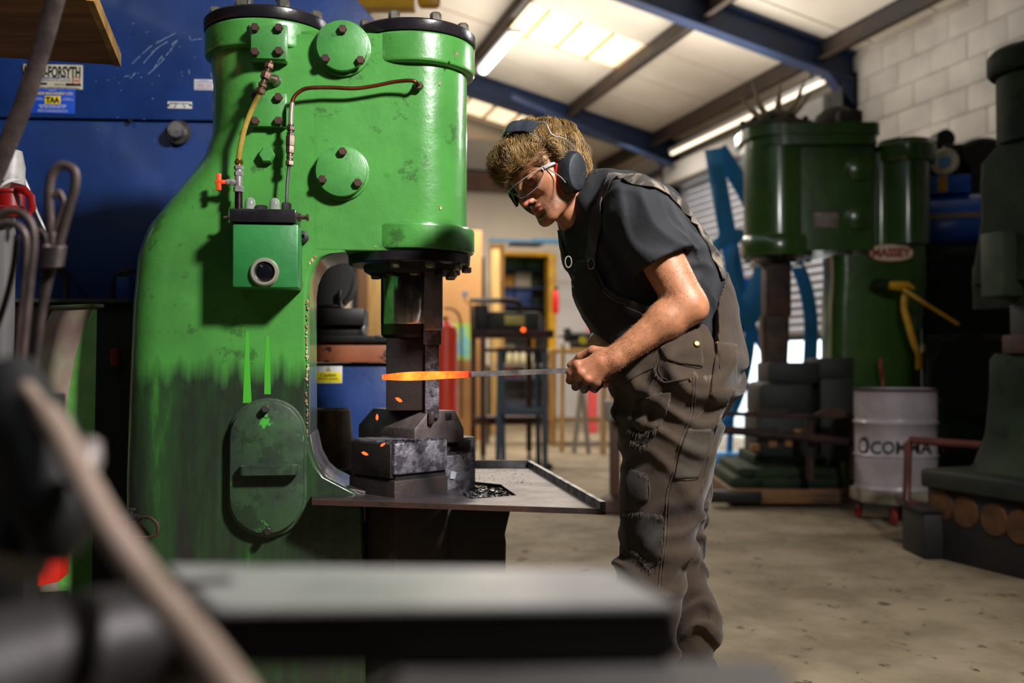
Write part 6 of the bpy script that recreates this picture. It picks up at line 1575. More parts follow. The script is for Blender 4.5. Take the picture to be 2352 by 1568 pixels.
# blue trestle in front
BO2 = P(1200, 1075, 9.7); BQ = Fr(BO2.x, 9.7, math.radians(3))
trs = thingF('blue_stand', 'slate blue steel trestle stand in front of the brown bench', 'stand', BQ)
bxx = lambda px: BQ.x(px); bzz = lambda py: BQ.z(py)
for (a_, b_, y_) in (((1148, 800), (1143, 1066), 0), ((1252, 800), (1252, 1072), 0), ((1156, 800), (1160, 1050), .35), ((1240, 800), (1243, 1050), .35)):
    MB().tube([(bxx(a_[0]), y_, bzz(a_[1])), (bxx(b_[0]), y_, .0)], .024, 4, up=(1, 0, 0)).build('leg', mat('slate_blue', '#33495a', .5), trs)
MB().box(bxx(1146), bxx(1254), -.02, .02, bzz(953), bzz(936), .004).build('cross_rail', MATS['slate_blue'], trs)
MB().box(bxx(1143), bxx(1256), -.03, .38, bzz(806), bzz(798), .004).build('top_frame', M_rust, trs)
MB().cyl((bxx(1262), -.05, .03), (bxx(1262), .05, .03), .03, n=12).build('foot_roller', M_dark, trs)
# red gas cylinder
RO = P(1022, 1030, 8.6)
cyl_ = thing('gas_cylinder', 'orange-red gas cylinder standing behind the hammer ram', 'gas cylinder', (RO.x, RO.y, 0))
zc = P(1022, 735, 8.6).z
MB().lathe([(0, 0), (.105, 0), (.108, .02), (.108, zc - .12), (.095, zc - .06), (.05, zc - .02), (.03, zc), (0, zc)], n=36).build('shell', mat('cylinder_red', '#f0441c', .45, c2='#e23c18', scale=3), cyl_)
MB().cyl((0, 0, zc), (0, 0, zc + .03), .018, n=12).cyl((-.03, 0, zc + .02), (.03, 0, zc + .02), .009, n=10).build('valve', M_brass, cyl_)
# board leaning on the back wall and timber posts
def slabthing(name, label, cat, px0, py0, px1, py1, D, m_, t=.03, rz=.27, extra=None):
    a_ = P(px0, py0, D); b_ = P(px1, py1, D); o = thing(name, label, cat, ((a_.x + b_.x) / 2, D, 0), rz)
    w_ = (b_.x - a_.x) / 2; MB().box(-w_, w_, 0, t, max(0.001, 0.001 * b_.z), a_.z, .003).build('board', m_, o); return o
slabthing('plywood_sheet', 'tall brown board leaning on the wall behind the green hammer', 'board', 1000, 527, 1108, 1010, 13.2, mat('tan_board', '#b98a56', .8, c2='#ab7d4b', scale=1))
slabthing('pale_board', 'white panel standing against the wall seen through the hammer gap', 'panel', 735, 590, 830, 1010, 12.0, mat('pale_panel', '#b7ab98', .8), .04)
slabthing('timber_post', 'pale timber post seen through the hammer gap', 'timber', 846, 628, 878, 1010, 11.5, mat('pale_timber', '#cda968', .7, c2='#b08a50', scale=4, stretch=(6, 6, .6)), .08)
slabthing('steel_post', 'slim black steel post seen through the hammer gap', 'post', 808, 600, 820, 1010, 11.0, M_dark, .06)
slabthing('brown_board', 'dark brown board seen through the hammer gap beside the steel post', 'board', 822, 600, 846, 1010, 11.8, mat('brown_board', '#6a4a2c', .7), .05)
slabthing('timber_stud', 'pale timber stud standing left of the store doorway', 'timber', 1128, 572, 1148, 985, 14.2, MATS['pale_timber'], .08)
slabthing('steel_angle', 'dark steel angle standing between board and timber stud', 'bar', 1108, 590, 1114, 1000, 13.6, M_dark, .04)
# poster
pso = P(1054, 790, 13.0); po = thing('wall_poster', 'blue and green landscape poster low behind the gas cylinder', 'poster', (pso.x, 13.0, 0), .27)
MB().box(-.16, .22, 0, .01, P(0, 826, 13).z, P(0, 742, 13).z).build('sheet', mat('poster_print', '#5fb0d0', .6, c2='#9cc04a', scale=2.2, lo=.47, hi=.53), po)
# blue bar and brackets on the wall
bb = P(1205, 553, 15.6)
wbr = thing('wall_rail', 'long blue steel rail fixed across the pale back wall', 'rail', (bb.x, bb.y, bb.z), .27)
MB().box(-.58, .58, -.05, .0, -.035, .01).box(.12, .85, -.06, -.01, -.02, .035).build('bar', mat('teal_bar', '#2c6c92', .5), wbr)
MB().box(-.2, .3, -.06, .3, -.06, -.03).build('bracket', M_rust, wbr)
# store shelving through the doorway
so = P(1208, 800, 17.5); shf = thing('store_shelving', 'steel shelving seen through the yellow framed store doorway', 'shelving', (so.x, 17.9, 0), .27)
for i, py in enumerate((930, 870, 810, 755, 703, 662, 622)):
    MB().box(-.5, .55, 0, .4, P(0, py, 18).z - .01, P(0, py, 18).z + .02).build('shelf', mat('shelf_blue', '#4a5a86', .5), shf)
for x in (-.5, .53): MB().box(x, x + .04, 0, .05, 0, 3.0).build('upright', M_dark, shf)
rs_ = random.Random(12); colr_ = ['#3f6b46', '#c58a22', '#34508c', '#1f1c1c', '#b7b09a', '#7a3a22', '#222a22', '#8a8468']
for i, py in enumerate((870, 810, 755, 703, 662, 622)):
    kk = 0; x = -.42; zz0 = P(0, py, 18).z + .02
    while x < .4:
        w_ = rs_.uniform(.12, .30); h_ = rs_.uniform(.12, .27); cidx = rs_.randrange(8)
        if i == 5: w_, h_, cidx = .42, .26, 0
        nth = sum(1 for _ in range(0)) + kk; kk += 1
        bxo = thing('storage_box', '%s storage box, %s from the left on the %s store shelf' % (['green', 'amber', 'blue', 'black', 'pale', 'rust brown', 'dark green', 'khaki'][cidx], ['first', 'second', 'third', 'fourth', 'fifth', 'sixth'][min(nth, 5)], ['lowest', 'second lowest', 'third lowest', 'third highest', 'second highest', 'top'][i]), 'box', (0, 0, 0), .27, 'boxes on the store shelving')
        bxo.location = (so.x + math.cos(.27) * (x + w_ / 2) - math.sin(.27) * .15, 17.9 + math.sin(.27) * (x + w_ / 2) + math.cos(.27) * .15, zz0)
        mt_ = mat('box_%s' % colr_[cidx][1:], colr_[cidx], .6)
        MB().box(-w_ / 2, w_ / 2, -.1, .15, 0, h_ * .85, .008).build('tub', mt_, bxo); MB().box(-w_ / 2 - .006, w_ / 2 + .006, -.108, .158, h_ * .85, h_, .006).build('lid', mt_, bxo)
        x += w_ + .03
# fire extinguisher by the door
fe = P(1276, 690, 15.2); fx = thing('fire_extinguisher', 'small red fire extinguisher hung beside the yellow door frame', 'fire extinguisher', (fe.x, fe.y, fe.z - .2))
MB().lathe([(0, 0), (.045, 0), (.05, .01), (.05, .30), (.03, .35), (.015, .36), (0, .36)], n=20).build('shell', mat('extinguisher_red', '#c81414', .35), fx)
MB().box(-.02, .04, -.02, .02, .36, .42, .005).build('head', M_blk, fx)
# tool stands, bench vice and clutter right of the bench, behind the man's hands
def clutter(px, py, w, h, D, m_, name, label, cat, kind='box', lean=0.):
    base = P(px, py, D); o = thing(name, label, cat, (base.x, D, 0), .1)
    W_ = w * D / FPX; H_ = h * D / FPX + max(0, base.z); mm = MB()
    if kind == 'post': mm.tube([(0, 0, 0), (lean * W_, 0, H_)], W_ / 2, 8)
    elif kind == 'barrel': mm.lathe([(0, 0), (W_ / 2, 0), (W_ / 2 + .01, .02), (W_ / 2 + .03, H_ / 2), (W_ / 2, H_ - .02), (W_ / 2 - .01, H_), (0, H_)], n=24)
    else: mm.box(-W_ / 2, W_ / 2, 0, W_ * .8, 0, H_, .01)
    mm.build('body', m_, o); return o, W_, H_
vb = P(1340, 940, 12.4)
bench = thing('rear_bench', 'timber bench loaded with dark tools behind the hands of the man', 'workbench', (vb.x, 12.4, 0), .1)
z_ = P(0, 800, 12.4).z
MB().box(-.42, .42, 0, .6, z_ - .06, z_, .005).build('top', M_wood, bench)
for x in (-.4, .34):
    for y in (0, .54): MB().box(x, x + .06, y, y + .06, 0, z_ - .06).build('leg', M_wood, bench)
MB().box(-.4, .4, .02, .55, .30, .33).build('shelf', M_ply, bench)
vc = thing('bench_vice', 'dark bench vice with round jaw on the rear timber bench', 'vice', (vb.x, 12.5, z_), .1)
MB().box(-.14, .10, 0, .2, 0, .10, .02).cyl((-.2, .1, .16), (.14, .1, .16), .06, n=16).box(-.22, -.14, .02, .18, .08, .26, .02).build('body', M_blk, vc)
MB().cyl((-.3, .1, .16), (-.2, .1, .16), .02, n=10).cyl((-.29, .0, .16), (-.29, .22, .16), .01, n=8).build('screw', M_greyst, vc)
MB().lathe([(0, 0), (.05, 0), (.05, .05), (0, .05)], (.0, -.02, .10), (0, -1, 0), 16).build('yellow_cap', mat('olive_yellow', '#a8a020', .5), vc)
for i, (px, py, w, h, lean, m_, lb) in enumerate([(1290, 940, 11, 150, .3, M_wood, 'pale timber length leaning against the rear bench'), (1318, 945, 12, 130, 2.2, mat('grey_timber', '#8f8478', .8), 'grey timber prop leaning right behind the hands'),
        (1352, 945, 12, 120, -1.8, MATS['grey_timber'], 'grey timber prop leaning left behind the hands'), (1385, 940, 16, 150, .2, mat('tan_timber', '#b59468', .8), 'tan timber upright nearest the overalls of the man')]):
    clutter(px, py, w, h, 11.6 - i * .1, m_, 'timber_length', lb, 'timber', 'post', lean)
clutter(1362, 800, 22, 118, 14.6, mat('faded_red', '#d8504c', .6), 'red_board', 'faded red panel standing behind the bib of the man', 'panel')
for i in range(4):
    q_ = P(1170 + 16 * i, 832, 12.6); o = thing('jar', ['leftmost', 'second', 'third', 'rightmost'][i] + ' of four small pale jars in a row behind the forge bench', 'jar', (q_.x, 12.6, q_.z), 0, 'jars behind the forge bench')
    MB().lathe([(0, 0), (.035, 0), (.037, .01), (.037, .09), (.022, .12), (.022, .14), (0, .14)], n=14).build('glass', mat('jar_cream', '#d8d0a8', .3), o); MB().lathe([(0, 0), (.025, 0), (.025, .02), (0, .02)], (0, 0, .14), n=12).build('lid', M_brass, o)
jr = thing('rear_shelf', 'pale shelf carrying the row of jars behind the forge bench', 'shelf', (P(1195, 835, 12.6).x, 12.6, P(1195, 835, 12.6).z - .03))
MB().box(-.45, .45, -.1, .25, 0, .028).build('board', mat('pale_panel', '#b7ab98'), jr)
for x in (-.43, .39): MB().box(x, x + .04, .1, .14, -(P(1195, 835, 12.6).z - .03), 0).build('leg', M_dark, jr)
# stool / pedestal just left of the man's knees
pd = P(1412, 1145, 7.0); ped = thing('pedestal_stand', 'dark brown pedestal stand with round foot left of the legs of the man', 'stand', (pd.x, 7.0, 0))
MB().lathe([(0, 0), (.17, 0), (.18, .02), (.12, .08), (.05, .12), (0, .12)], n=28).build('foot', M_rust, ped)
MB().box(-.035, .035, -.035, .035, .1, P(0, 960, 7).z, .004).build('post', M_brown, ped)
MB().box(-.07, .05, -.06, .06, P(0, 965, 7).z, P(0, 920, 7).z, .01).build('head', mat('pale_cast', '#8a8078', .6), ped)
# yellow hoist beam above the green hammer and orange conduit
yo = P(905, 5, 6.5); yb2 = thing('hoist_beam', 'yellow hoist runway beam end above the green hammer', 'hoist beam', (yo.x, 6.5, yo.z))
MB().box(-.24, .13, 0, .12, -.03, .02).box(-.24, .13, .05, .07, .02, .3).box(-.24, .13, 0, .12, .3, .33).build('beam', M_yellow, yb2)
MB().box(.15, .30, 0, .1, -.02, .10, .03).build('end_stop', M_yellow, yb2)
MB().box(-.2, -.16, .04, .08, .33, 2.9).build('hanger', M_dark, yb2)
# ================================================================= blue press behind the green hammer
PO = P(450, 1400, 3.85); PF = Fr(PO.x, 3.85, math.radians(4))
prs = thingF('blue_press', 'large blue steel press with maker plates, behind the green hammer', 'press', PF)
pa = PF.at
M_blue = mat('press_blue', '#173a7c', .42, c2='#133066', scale=2.5, coat=.25, bump=.003, bscale=6, wear='#7f9cc4', wth=.745, wscale=14, rvar=.08)
def X_(px): return PF.x(px, 0, 400)
def Z_(py): return PF.z(py, 0, 450)
mm = MB()
zt_ = Z_(-120)
poly = [(X_(-220), Z_(276)), (X_(882), Z_(276)), (X_(882), Z_(62)), (X_(800), Z_(-32)), (X_(720), zt_), (X_(-220), zt_)]
mm.prism(poly, .0, .30, .006)
mm.build('upper_plate', M_blue, prs)
MB().prism([(X_(-220), Z_(1300)), (X_(-220), Z_(279)), (X_(700), Z_(279)), (X_(700), Z_(1300))], .018, .30, .004).build('side_frame', M_blue, prs)
MB().prism([(X_(700), Z_(590)), (X_(700), Z_(279)), (X_(880), Z_(279)), (X_(880), Z_(590))], .018, .30, .004).build('head', M_blue, prs)
zc_ = Z_(700)
# lower front: black box stands in for the shaded opening, with pipes
MB().box(X_(40), X_(330), -.10, .02, 0.0, zc_, .004).build('shaded_opening', M_blk, prs)
MB().box(X_(30), X_(320), -.13, -.02, zc_, Z_(692), .003).build('ledge', mat('ledge_green', '#3a4433', .6), prs)
MB().prism([(X_(690), 0), (X_(690), Z_(833)), (X_(960), Z_(833)), (X_(960), 0)], -.02, .30, .004).build('lower_bed', M_blue, prs)
MB().box(X_(690), X_(960), -.05, .30, Z_(832), Z_(786), .004).build('orange_beam', mat('worn_orange', '#9a5a3a', .55, c2='#8a4a2c', scale=5, wear='#241a16', wth=.57, wscale=13, bump=.002, bscale=20), prs)
MB().box(X_(690), X_(962), -.07, .30, Z_(786), Z_(771), .003).build('bed_top', M_dark, prs)
MB().box(X_(866), X_(886), -.075, .10, Z_(776), Z_(769), .002).build('bed_edge', M_greyst, prs)
MB().box(X_(690), X_(838), -.06, .15, Z_(775), Z_(746), .004).box(X_(690), X_(841), -.09, .15, Z_(748), Z_(709), .004).build('die_block', mat('press_die', '#2a2524', .45, .4, c2='#1d1a19', scale=6), prs)
MB().box(X_(826), X_(841), -.06, .1, Z_(771), Z_(746), .002).build('packer', M_greyst, prs)
# dark clevis standing on the die block
cl_ = MB(); cl_.box(X_(716), X_(790), -.085, .04, Z_(709), Z_(700), .003); cl_.box(X_(716), X_(722), -.09, .04, Z_(702), Z_(668), .002); cl_.box(X_(783), X_(790), -.09, .04, Z_(702), Z_(668), .002)
cl_.prism([(X_(722), Z_(702)), (X_(783), Z_(702)), (X_(776), Z_(656)), (X_(722), Z_(655))], -.03, .03, .003); cl_.hexb((X_(790), -.03, Z_(692)), (1, 0, 0), .013, .012)
cl_.build('clevis', mat('clevis_steel', '#3b3536', .3, .7, c2='#221e1e', scale=9), prs)
MB().cyl((X_(740), -.05, Z_(640)), (X_(740), .1, Z_(640)), .13, n=30, b=.01).build('handwheel', M_blk, prs)
# pin with washer
q = pa(410, 304, 0)
MB().lathe([(0, 0), (.048, 0), (.048, .004), (.044, .008), (.044, .010), (0, .010)], (q.x, .0, q.z), (0, -1, 0), 40).build('washer', mat('washer_steel', '#8a8684', .35, .85, c2='#66625f', scale=20), prs)
MB().lathe([(.0, 0), (.031, 0), (.031, .040), (.028, .044), (.0, .044)], (q.x, -.008, q.z), (0, -1, 0), 36).build('pin', mat('pin_steel', '#9d9a9a', .4, .7, c2='#6e6a69', scale=30), prs)
q = pa(300, 277, -.0); MB().hexb((q.x, -.0, q.z), (0, -1, 0), .009, .012).build('bolt', M_dark, prs)
# scratches through the paint (bare, raised edges)
scm = MB(); rs = random.Random(4)
def scr(pl, r=.0011):
    pts = spline([pa(a_, b_, -.0005) for a_, b_ in pl], 6)
    i = 0
    while i < len(pts) - 2:
        L_n = rs.randint(2, 6); seg = pts[i:i + L_n + 1]
        if len(seg) > 1: scm.tube([p + Vector((rs.gauss(0, .0006), 0, rs.gauss(0, .0006))) for p in seg], [r * rs.uniform(.5, 1.2) for _ in seg], 4, flat=.4, up=(0, 1, 0))
        i += L_n + rs.randint(0, 1)
for pl in ([(404, 76), (380, 88), (345, 108), (318, 132), (300, 150)], [(386, 95), (360, 112), (330, 145)], [(407, 92), (396, 108), (388, 120), (365, 148), (340, 170)], [(404, 94), (392, 104)], [(372, 128), (360, 146), (352, 162)], [(285, 176), (296, 174)], [(436, 82), (438, 92), (450, 90), (464, 89)], [(484, 168), (488, 180)], [(433, 160), (436, 172)], [(310, 168), (300, 180)]): scr(pl)
for _ in range(34): 
    x, y = rs.gauss(330, 90), rs.gauss(200, 70)
    if 140 < x < 480 and 20 < y < 640: scr([(x, y), (x + rs.uniform(1, 4), y + rs.uniform(-3, 3))], .0009)
scm.build('scratches', mat('scratch_blue', '#86a3b8', .6), prs, kind='stuff')
# plates and stickers
def plate(name, x0, y0, x1, y1, m_, yy=-.0015, par=None, t=.002, label=None):
    a_ = pa(x0, y0, yy); b_ = pa(x1, y1, yy); return MB().box(a_.x, b_.x, yy - t, yy + .002, b_.z, a_.z, .0006).build(name, m_, par or prs, label=label)
M_inkb = mat('black_ink', '#101010', .6); M_inkw = mat('white_ink', '#e6e6e6', .6); M_inkblue = mat('violet_ink', '#2a3a9a', .6); M_inkred = mat('red_ink', '#b82020', .6); M_inky = mat('yellow_ink', '#f0d020', .6)
def lett(par, body, cx_, cy_, w, h, m_, yy=-.0045, bold=0., sp=1.):
    c_ = pa(cx_, cy_, yy); W_ = (pa(cx_ + w / 2, cy_, yy) - pa(cx_ - w / 2, cy_, yy)).x; H_ = abs((pa(cx_, cy_ + h / 2, yy) - pa(cx_, cy_ - h / 2, yy)).z)
    return text('lettering', body, m_, par, c_, W_, H_, ext=0, bold=bold, spacing=sp)
pl1 = plate('maker_plate', 54, 147, 190, 206, mat('plate_cream', '#cfc9b4', .5, c2='#b9b29c', scale=12), label='cream maker plate')
lett(pl1, 'WARD-FORSYTH', 117, 165, 136, 27, M_inkb, bold=.035)
lett(pl1, 'WARD MACHINERY LTD.', 117, 179, 90, 5.5, M_inkblue, bold=.02)
lett(pl1, 'DONCASTER, SHEFFIELD, S4 7ZA, ENGLAND', 112, 185, 100, 3.5, M_inkb); lett(pl1, 'MANF.', 84, 188, 14, 3.5, M_inkb)
lett(pl1, 'SERIAL NO.', 137, 194, 24, 4, M_inkb)
plate('serial_strip', 151, 191, 186, 198, M_inkb, -.004, pl1, .0006); plate('serial_strip', 76, 189, 108, 195, M_inkb, -.004, pl1, .0006)
lett(pl1, 'PRESS WORKS FARNWORTH BOLTON BL4', 124, 202, 118, 4, M_inkb, bold=.02)
c_ = pa(175, 185, -.0045); rr_ = (pa(183, 185).x - pa(173, 185).x)
MB().lathe([(rr_ * .82, 0), (rr_ * .95, 0), (rr_ * .95, .0006), (rr_ * .82, .0006)], (c_.x, -.0042, c_.z), (0, -1, 0), 24).build('round_mark', M_inkred, pl1)
lett(pl1, '1ww', 175, 185, 14, 7, M_inkred, bold=.03)
pl2 = plate('supplier_sticker', 70, 203, 172, 262, mat('sticker_blue', '#1a50c8', .45), label='blue supplier sticker')
lett(pl2, 'Supplied by', 121, 207, 18, 3, M_inkw); lett(pl2, 'TAYSIDE MACHINERY LTD', 119, 214.5, 96, 6, M_inky, bold=.02)
plate('logo_patch', 103, 220, 139, 239, M_inky, -.004, pl2, .0006)
for i, (x0, x1) in enumerate(((105, 114), (115, 125), (126, 137))):
    pass
lett(pl2, 'TAA', 121, 229.5, 32, 14, M_inkb, -.0052, bold=.06)
for k in range(2): plate('logo_line', 104, 226.5 + 4 * k, 138, 227.2 + 4 * k, M_inky, -.0056, pl2, .0003)
lett(pl2, 'TELEPHONE:\n+44 (0)1382 200 700', 88, 227, 28, 6, M_inkw); lett(pl2, 'FACSIMILE:\n+44 (0)1382 200 800', 155, 228, 28, 6, M_inkw)
lett(pl2, '176 PERTH ROAD, DUNDEE,\nDD1 4JS, SCOTLAND, UK', 121, 244.5, 64, 8.5, M_inkw, bold=.015); lett(pl2, 'WEB SITE: www.taysidemachinery.co.uk\nE-MAIL: sales@taysidemachinery.co.uk', 121, 254.5, 70, 6.5, M_inkw)
pl3 = plate('tonnage_plate', 385, 233, 441, 250, mat('plate_white', '#d6d4d0', .5), label='white tonnage plate'); lett(pl3, 'MAXIMUM TONNAGE', 413, 237.5, 46, 4, M_inkb, bold=.01)
for px in (387.5, 438): q = pa(px, 241.5, -.004); MB().hexb((q.x, q.y, q.z), (0, -1, 0), .0045, .003).build('screw', M_dark, pl3)
sm2 = MB()
for (p0, p1) in (((399, 246), (406, 240)), ((399, 246), (403, 245.5)), ((419, 240.5), (426, 245)), ((422, 247), (426, 245))): sm2.tube([pa(*p0, -.0042), pa(*p1, -.0042)], .0009, 4)
sm2.build('arrow_marks', M_inkb, pl3)
pl4 = plate('paper_label', 446, 182, 494, 208, mat('paper_label', '#c9c6cc', .7), label='small printed paper label')
lett(pl4, 'Ward Machinery\nmaximum pressure and tonnage', 470, 187, 40, 6, M_inkblue); lett(pl4, 'upper  limit\nlower  limit\nstroke rate', 470, 196, 32, 8, M_inkred); lett(pl4, 'see the plate before use', 470, 204, 40, 3, M_inkblue)
yy_ = -.022
pl5 = plate('caution_sticker', 722, 839, 786, 880, mat('sticker_white', '#d8d6d2', .5), yy_, label='white and yellow caution sticker'); plate('yellow_field', 724, 854, 784, 878, mat('sticker_yellow', '#e6d40c', .5), yy_ - .0022, pl5, .0006)
lett(pl5, 'Caution', 754, 860.5, 36, 9, M_inkb, yy_ - .0034, .02); lett(pl5, 'Pinch point', 754, 870, 44, 7.5, M_inkb, yy_ - .0034, .015)
tri = [pa(754 + a_, b_, yy_ - .0028) for a_, b_ in ((-5.5, 851.5), (5.5, 851.5), (0, 841.5))]
MB().prism([(v.x, v.z) for v in tri], yy_ - .0034, yy_ - .002).build('warning_border', M_inkb, pl5)
tri = [pa(754 + a_, b_, yy_ - .0028) for a_, b_ in ((-3.8, 850.6), (3.8, 850.6), (0, 843.4))]
MB().prism([(v.x, v.z) for v in tri], yy_ - .0040, yy_ - .003).build('warning_triangle', MATS['sticker_yellow'], pl5)
lett(pl5, '!', 754, 848, 1.2, 4.5, M_inkb, yy_ - .0046)
# pipes and hoses at the foot of the press
MB().tube(spline([pa(262, 720, -.05), pa(262, 660, -.05), pa(275, 630, -.06), pa(310, 618, -.04)], 6), .012, 8).tube(spline([pa(283, 715, -.07), pa(283, 650, -.07), pa(292, 625, -.07), pa(312, 620, -.05)], 6), .009, 8).build('pipe', M_dark, prs)
MB().tube(spline([pa(100, 560, -.08), pa(135, 610, -.10), pa(152, 650, -.10), pa(150, 695, -.12)], 6), .013, 8).build('cable', M_blk, prs)
MB().box(X_(284), X_(316), -.09, -.02, Z_(726), Z_(640), .01).build('blue_box', mat('small_blue', '#1d3f8e', .5), prs)
MB().box(X_(282), X_(300), -.14, -.10, Z_(840), Z_(800), .01).build('red_switch', mat('dull_red', '#7c2014', .5), prs)
# cast steel cone behind the throat, on the floor stand
cn = P(758, 1068, 3.35); cone = thing('steel_cone', 'brown cast steel cone standing behind the throat of the green hammer', 'cone mandrel', (cn.x, cn.y, cn.z))
MB().lathe([(0, 0), (.085, 0), (.086, .004), (.068, .185), (.062, .190), (.05, .190), (.045, .17), (0, .17)], n=40).build('cone', mat('cone_casting', '#6a5844', .45, .5, c2='#4a3b2e', scale=12, bump=.003, bscale=50), cone)
cs = thing('cone_stand', 'dark steel stand under the brown cone behind the throat', 'stand', (cn.x, cn.y, 0))
MB().box(-.16, .14, -.10, .10, cn.z - .04, cn.z - .001, .005).build('top', M_dark, cs)
MB().box(-.13, .11, -.08, .08, 0, cn.z - .04, .01).build('column', M_blk, cs)

# ================================================================= things at the left edge
# plywood shelf
c = [P(273, 150, 3.02), P(208, -4, 2.5)]
zs_ = c[0].z; cor = [Vector((ray(px, py) * ((zs_ - CH) / ray(px, py).z)).to_tuple()) for px, py in ((273, 150), (209, -2), (-420, -20), (-330, 110))]
sh = thing('plywood_shelf', 'thick plywood shelf board jutting out at the upper left over the press', 'shelf', (cor[0].x, cor[0].y, zs_))
def shv(z0, z1, pts_): return [(v.x - cor[0].x, v.y - cor[0].y, z) for z in (z0, z1) for v in pts_]
MB().add(shv(0, .032, cor), [(0, 1, 2, 3), (7, 6, 5, 4), (0, 4, 5, 1), (1, 5, 6, 2), (2, 6, 7, 3), (3, 7, 4, 0)], None, False).build('board', mat('shelf_ply', '#8a6236', .75, c2='#6b4725', scale=2.2, stretch=(1, 7, 7), bump=.002, bscale=14), sh)
e_ = MB(); d0 = (cor[1] - cor[0]); n0_ = Vector((-d0.y, d0.x, 0)).normalized(); sgn_ = 1 if n0_.x > 0 else -1
for k in range(2):
    b0 = cor[0] + d0 * .5 * k; b1 = cor[0] + d0 * .5 * (k + 1)
e_.add(shv(-.004, .036, [cor[0] + n0_ * .006 * sgn_, cor[1] + n0_ * .006 * sgn_, cor[1] - n0_ * .012 * sgn_, cor[0] - n0_ * .012 * sgn_]), [(0, 1, 2, 3), (7, 6, 5, 4), (0, 4, 5, 1), (1, 5, 6, 2), (2, 6, 7, 3), (3, 7, 4, 0)], None, False)
e_.build('edge_strip', mat('edge_ply', '#b08848', .7, c2='#8a6430', scale=8), sh)
MB().box(-.62, -.58, -.1, -.06, .032, 2.2).box(-.16, -.14, -.10, -.08, .032, 2.2).build('hanger', M_dark, sh)
# industrial plug and socket
so_ = P(28, 430, 3.0); skt = thing('plug_socket', 'grey wall socket with a red industrial plug at the left edge', 'plug socket', (so_.x, so_.y, so_.z))
def sv(px, py, y=0.): v = P(px, py, 3.0 + y); return v - so_
MB().tube([sv(30, 345), sv(26, 380), sv(20, 420)], [.026, .040, .045], 16).box(sv(-10, 0).x, sv(38, 0).x, -.03, .05, sv(0, 410).z, sv(0, 350).z, .01).build('housing', mat('grey_plastic', '#bdb9b6', .45, c2='#9b9690', scale=9), skt)
MB().tube([sv(20, 428), sv(24, 434)], .048, 20).build('collar', mat('white_plastic', '#c9c7c5', .35), skt)
MB().lathe([(0, 0), (.044, 0), (.046, .008), (.040, .014), (.040, .05), (.044, .054), (.03, .08), (0, .08)], sv(24, 438), sv(26, 520) - sv(24, 438), 24).build('plug', mat('plug_red', '#861212', .35), skt)
MB().tube([sv(38, 432, -.04), sv(56, 436, -.05), sv(72, 452, -.05), sv(74, 478, -.05), sv(66, 496, -.05)], [.008, .012, .012, .012, .007], 8, flat=.6, up=(0, 1, 0)).build('flap', MATS['plug_red'], skt)
MB().tube(spline([sv(44, 388, .03), sv(62, 430, .03), sv(84, 490, .04), (sv(104, 532, .05))], 5), .0085, 8).build('conduit', M_greyst, skt)
MB().box(sv(-80, 0).x, sv(7, 0).x, .03, .1, -.9, -.02, .01).build('backboard', mat('board_grey', '#6a6866', .7), skt)
# curved pale green machine foot
fo_ = P(213, 1290, 3.05); FG = Fr(fo_.x, 3.05, math.radians(58))
gf = thingF('curved_guard', 'pale dusty green machine casing with a curved front left of the green hammer', 'machine casing', FG)
cur = [(215, 705), (196, 745), (180, 795), (168, 850), (157, 910), (148, 970), (140, 1040), (136, 1120), (135, 1200), (135, 1400)]
pts = [FG.at(x, y, 0) for x, y in cur]; rgt = FG.at(216, 705, 0); 
m_ = MB().prism([(v.x, v.z) for v in pts[:-1]] + [(pts[-1].x, 0), (FG.x(208, 0, 1300), 0), (pts[0].x + .012, pts[0].z)], 0, .20, 0)
side = m_.build('casing', mat('casing_green', '#6b9e50', .5, c2='#4d8a38', scale=5, wear='#22301c', wth=.66, wscale=12, bump=.002, bscale=10), gf, sharp=25)
cv_ = MB(); vs = []
cl = spline(pts, 4)
for v in cl: vs += [(v.x - .003, .001, v.z), (v.x - .003, .20, v.z)]
cv_.add(vs, [(2 * i, 2 * i + 1, 2 * i + 3, 2 * i + 2) for i in range(len(cl) - 1)])
cs_ = cv_.build('front_sheet', mat('dusty_sheet', '#9c937c', .7, c2='#8a7268', scale=5, wear='#5b8a48', wth=.60, wscale=3.5, bump=.002, bscale=12), gf)
sd_ = cs_.modifiers.new('t', 'SOLIDIFY'); sd_.thickness = .004
MB().box(pts[0].x - .01, pts[0].x + .03, -.01, .21, pts[0].z - .002, pts[0].z + .010, .003).build('top_plate', mat('dull_green', '#4e5a3c', .6), gf)
q = FG.at(128, 880, .12); MB().box(q.x - .01, q.x + .004, .12, .19, q.z - .03, q.z + .02, .003).build('orange_tag', mat('rust_tag', '#9a5a34', .6), gf)
# red and white box at the far left, low
rb_ = P(60, 1320, 2.6); rw = thing('red_carton', 'red and pale carton lying at the left edge above the anvil horn', 'carton', (rb_.x, rb_.y, 0), .2)
zq = P(60, 1262, 2.6).z
MB().box(-.25, .075, -.04, .14, 0.0, zq - .14, .005).build('stand', M_blk, rw)
vv = [P(p, q_, 2.55) - Vector((rb_.x, rb_.y, 0)) for p, q_ in ((0, 1365), (122, 1338), (124, 1258), (92, 1262), (30, 1320))]
MB().prism([(v.x, v.z) for v in vv], -.05, .05, .002).build('red_side', mat('carton_red', '#cc2414', .5), rw)
vv = [P(p, q_, 2.58) - Vector((rb_.x, rb_.y, 0)) for p, q_ in ((-40, 1365), (26, 1322), (90, 1264), (90, 1240), (66, 1236), (40, 1290), (-40, 1330))]
MB().prism([(v.x, v.z) for v in vv], -.0, .10, .002).build('pale_side', mat('carton_grey', '#8d8580', .6), rw)

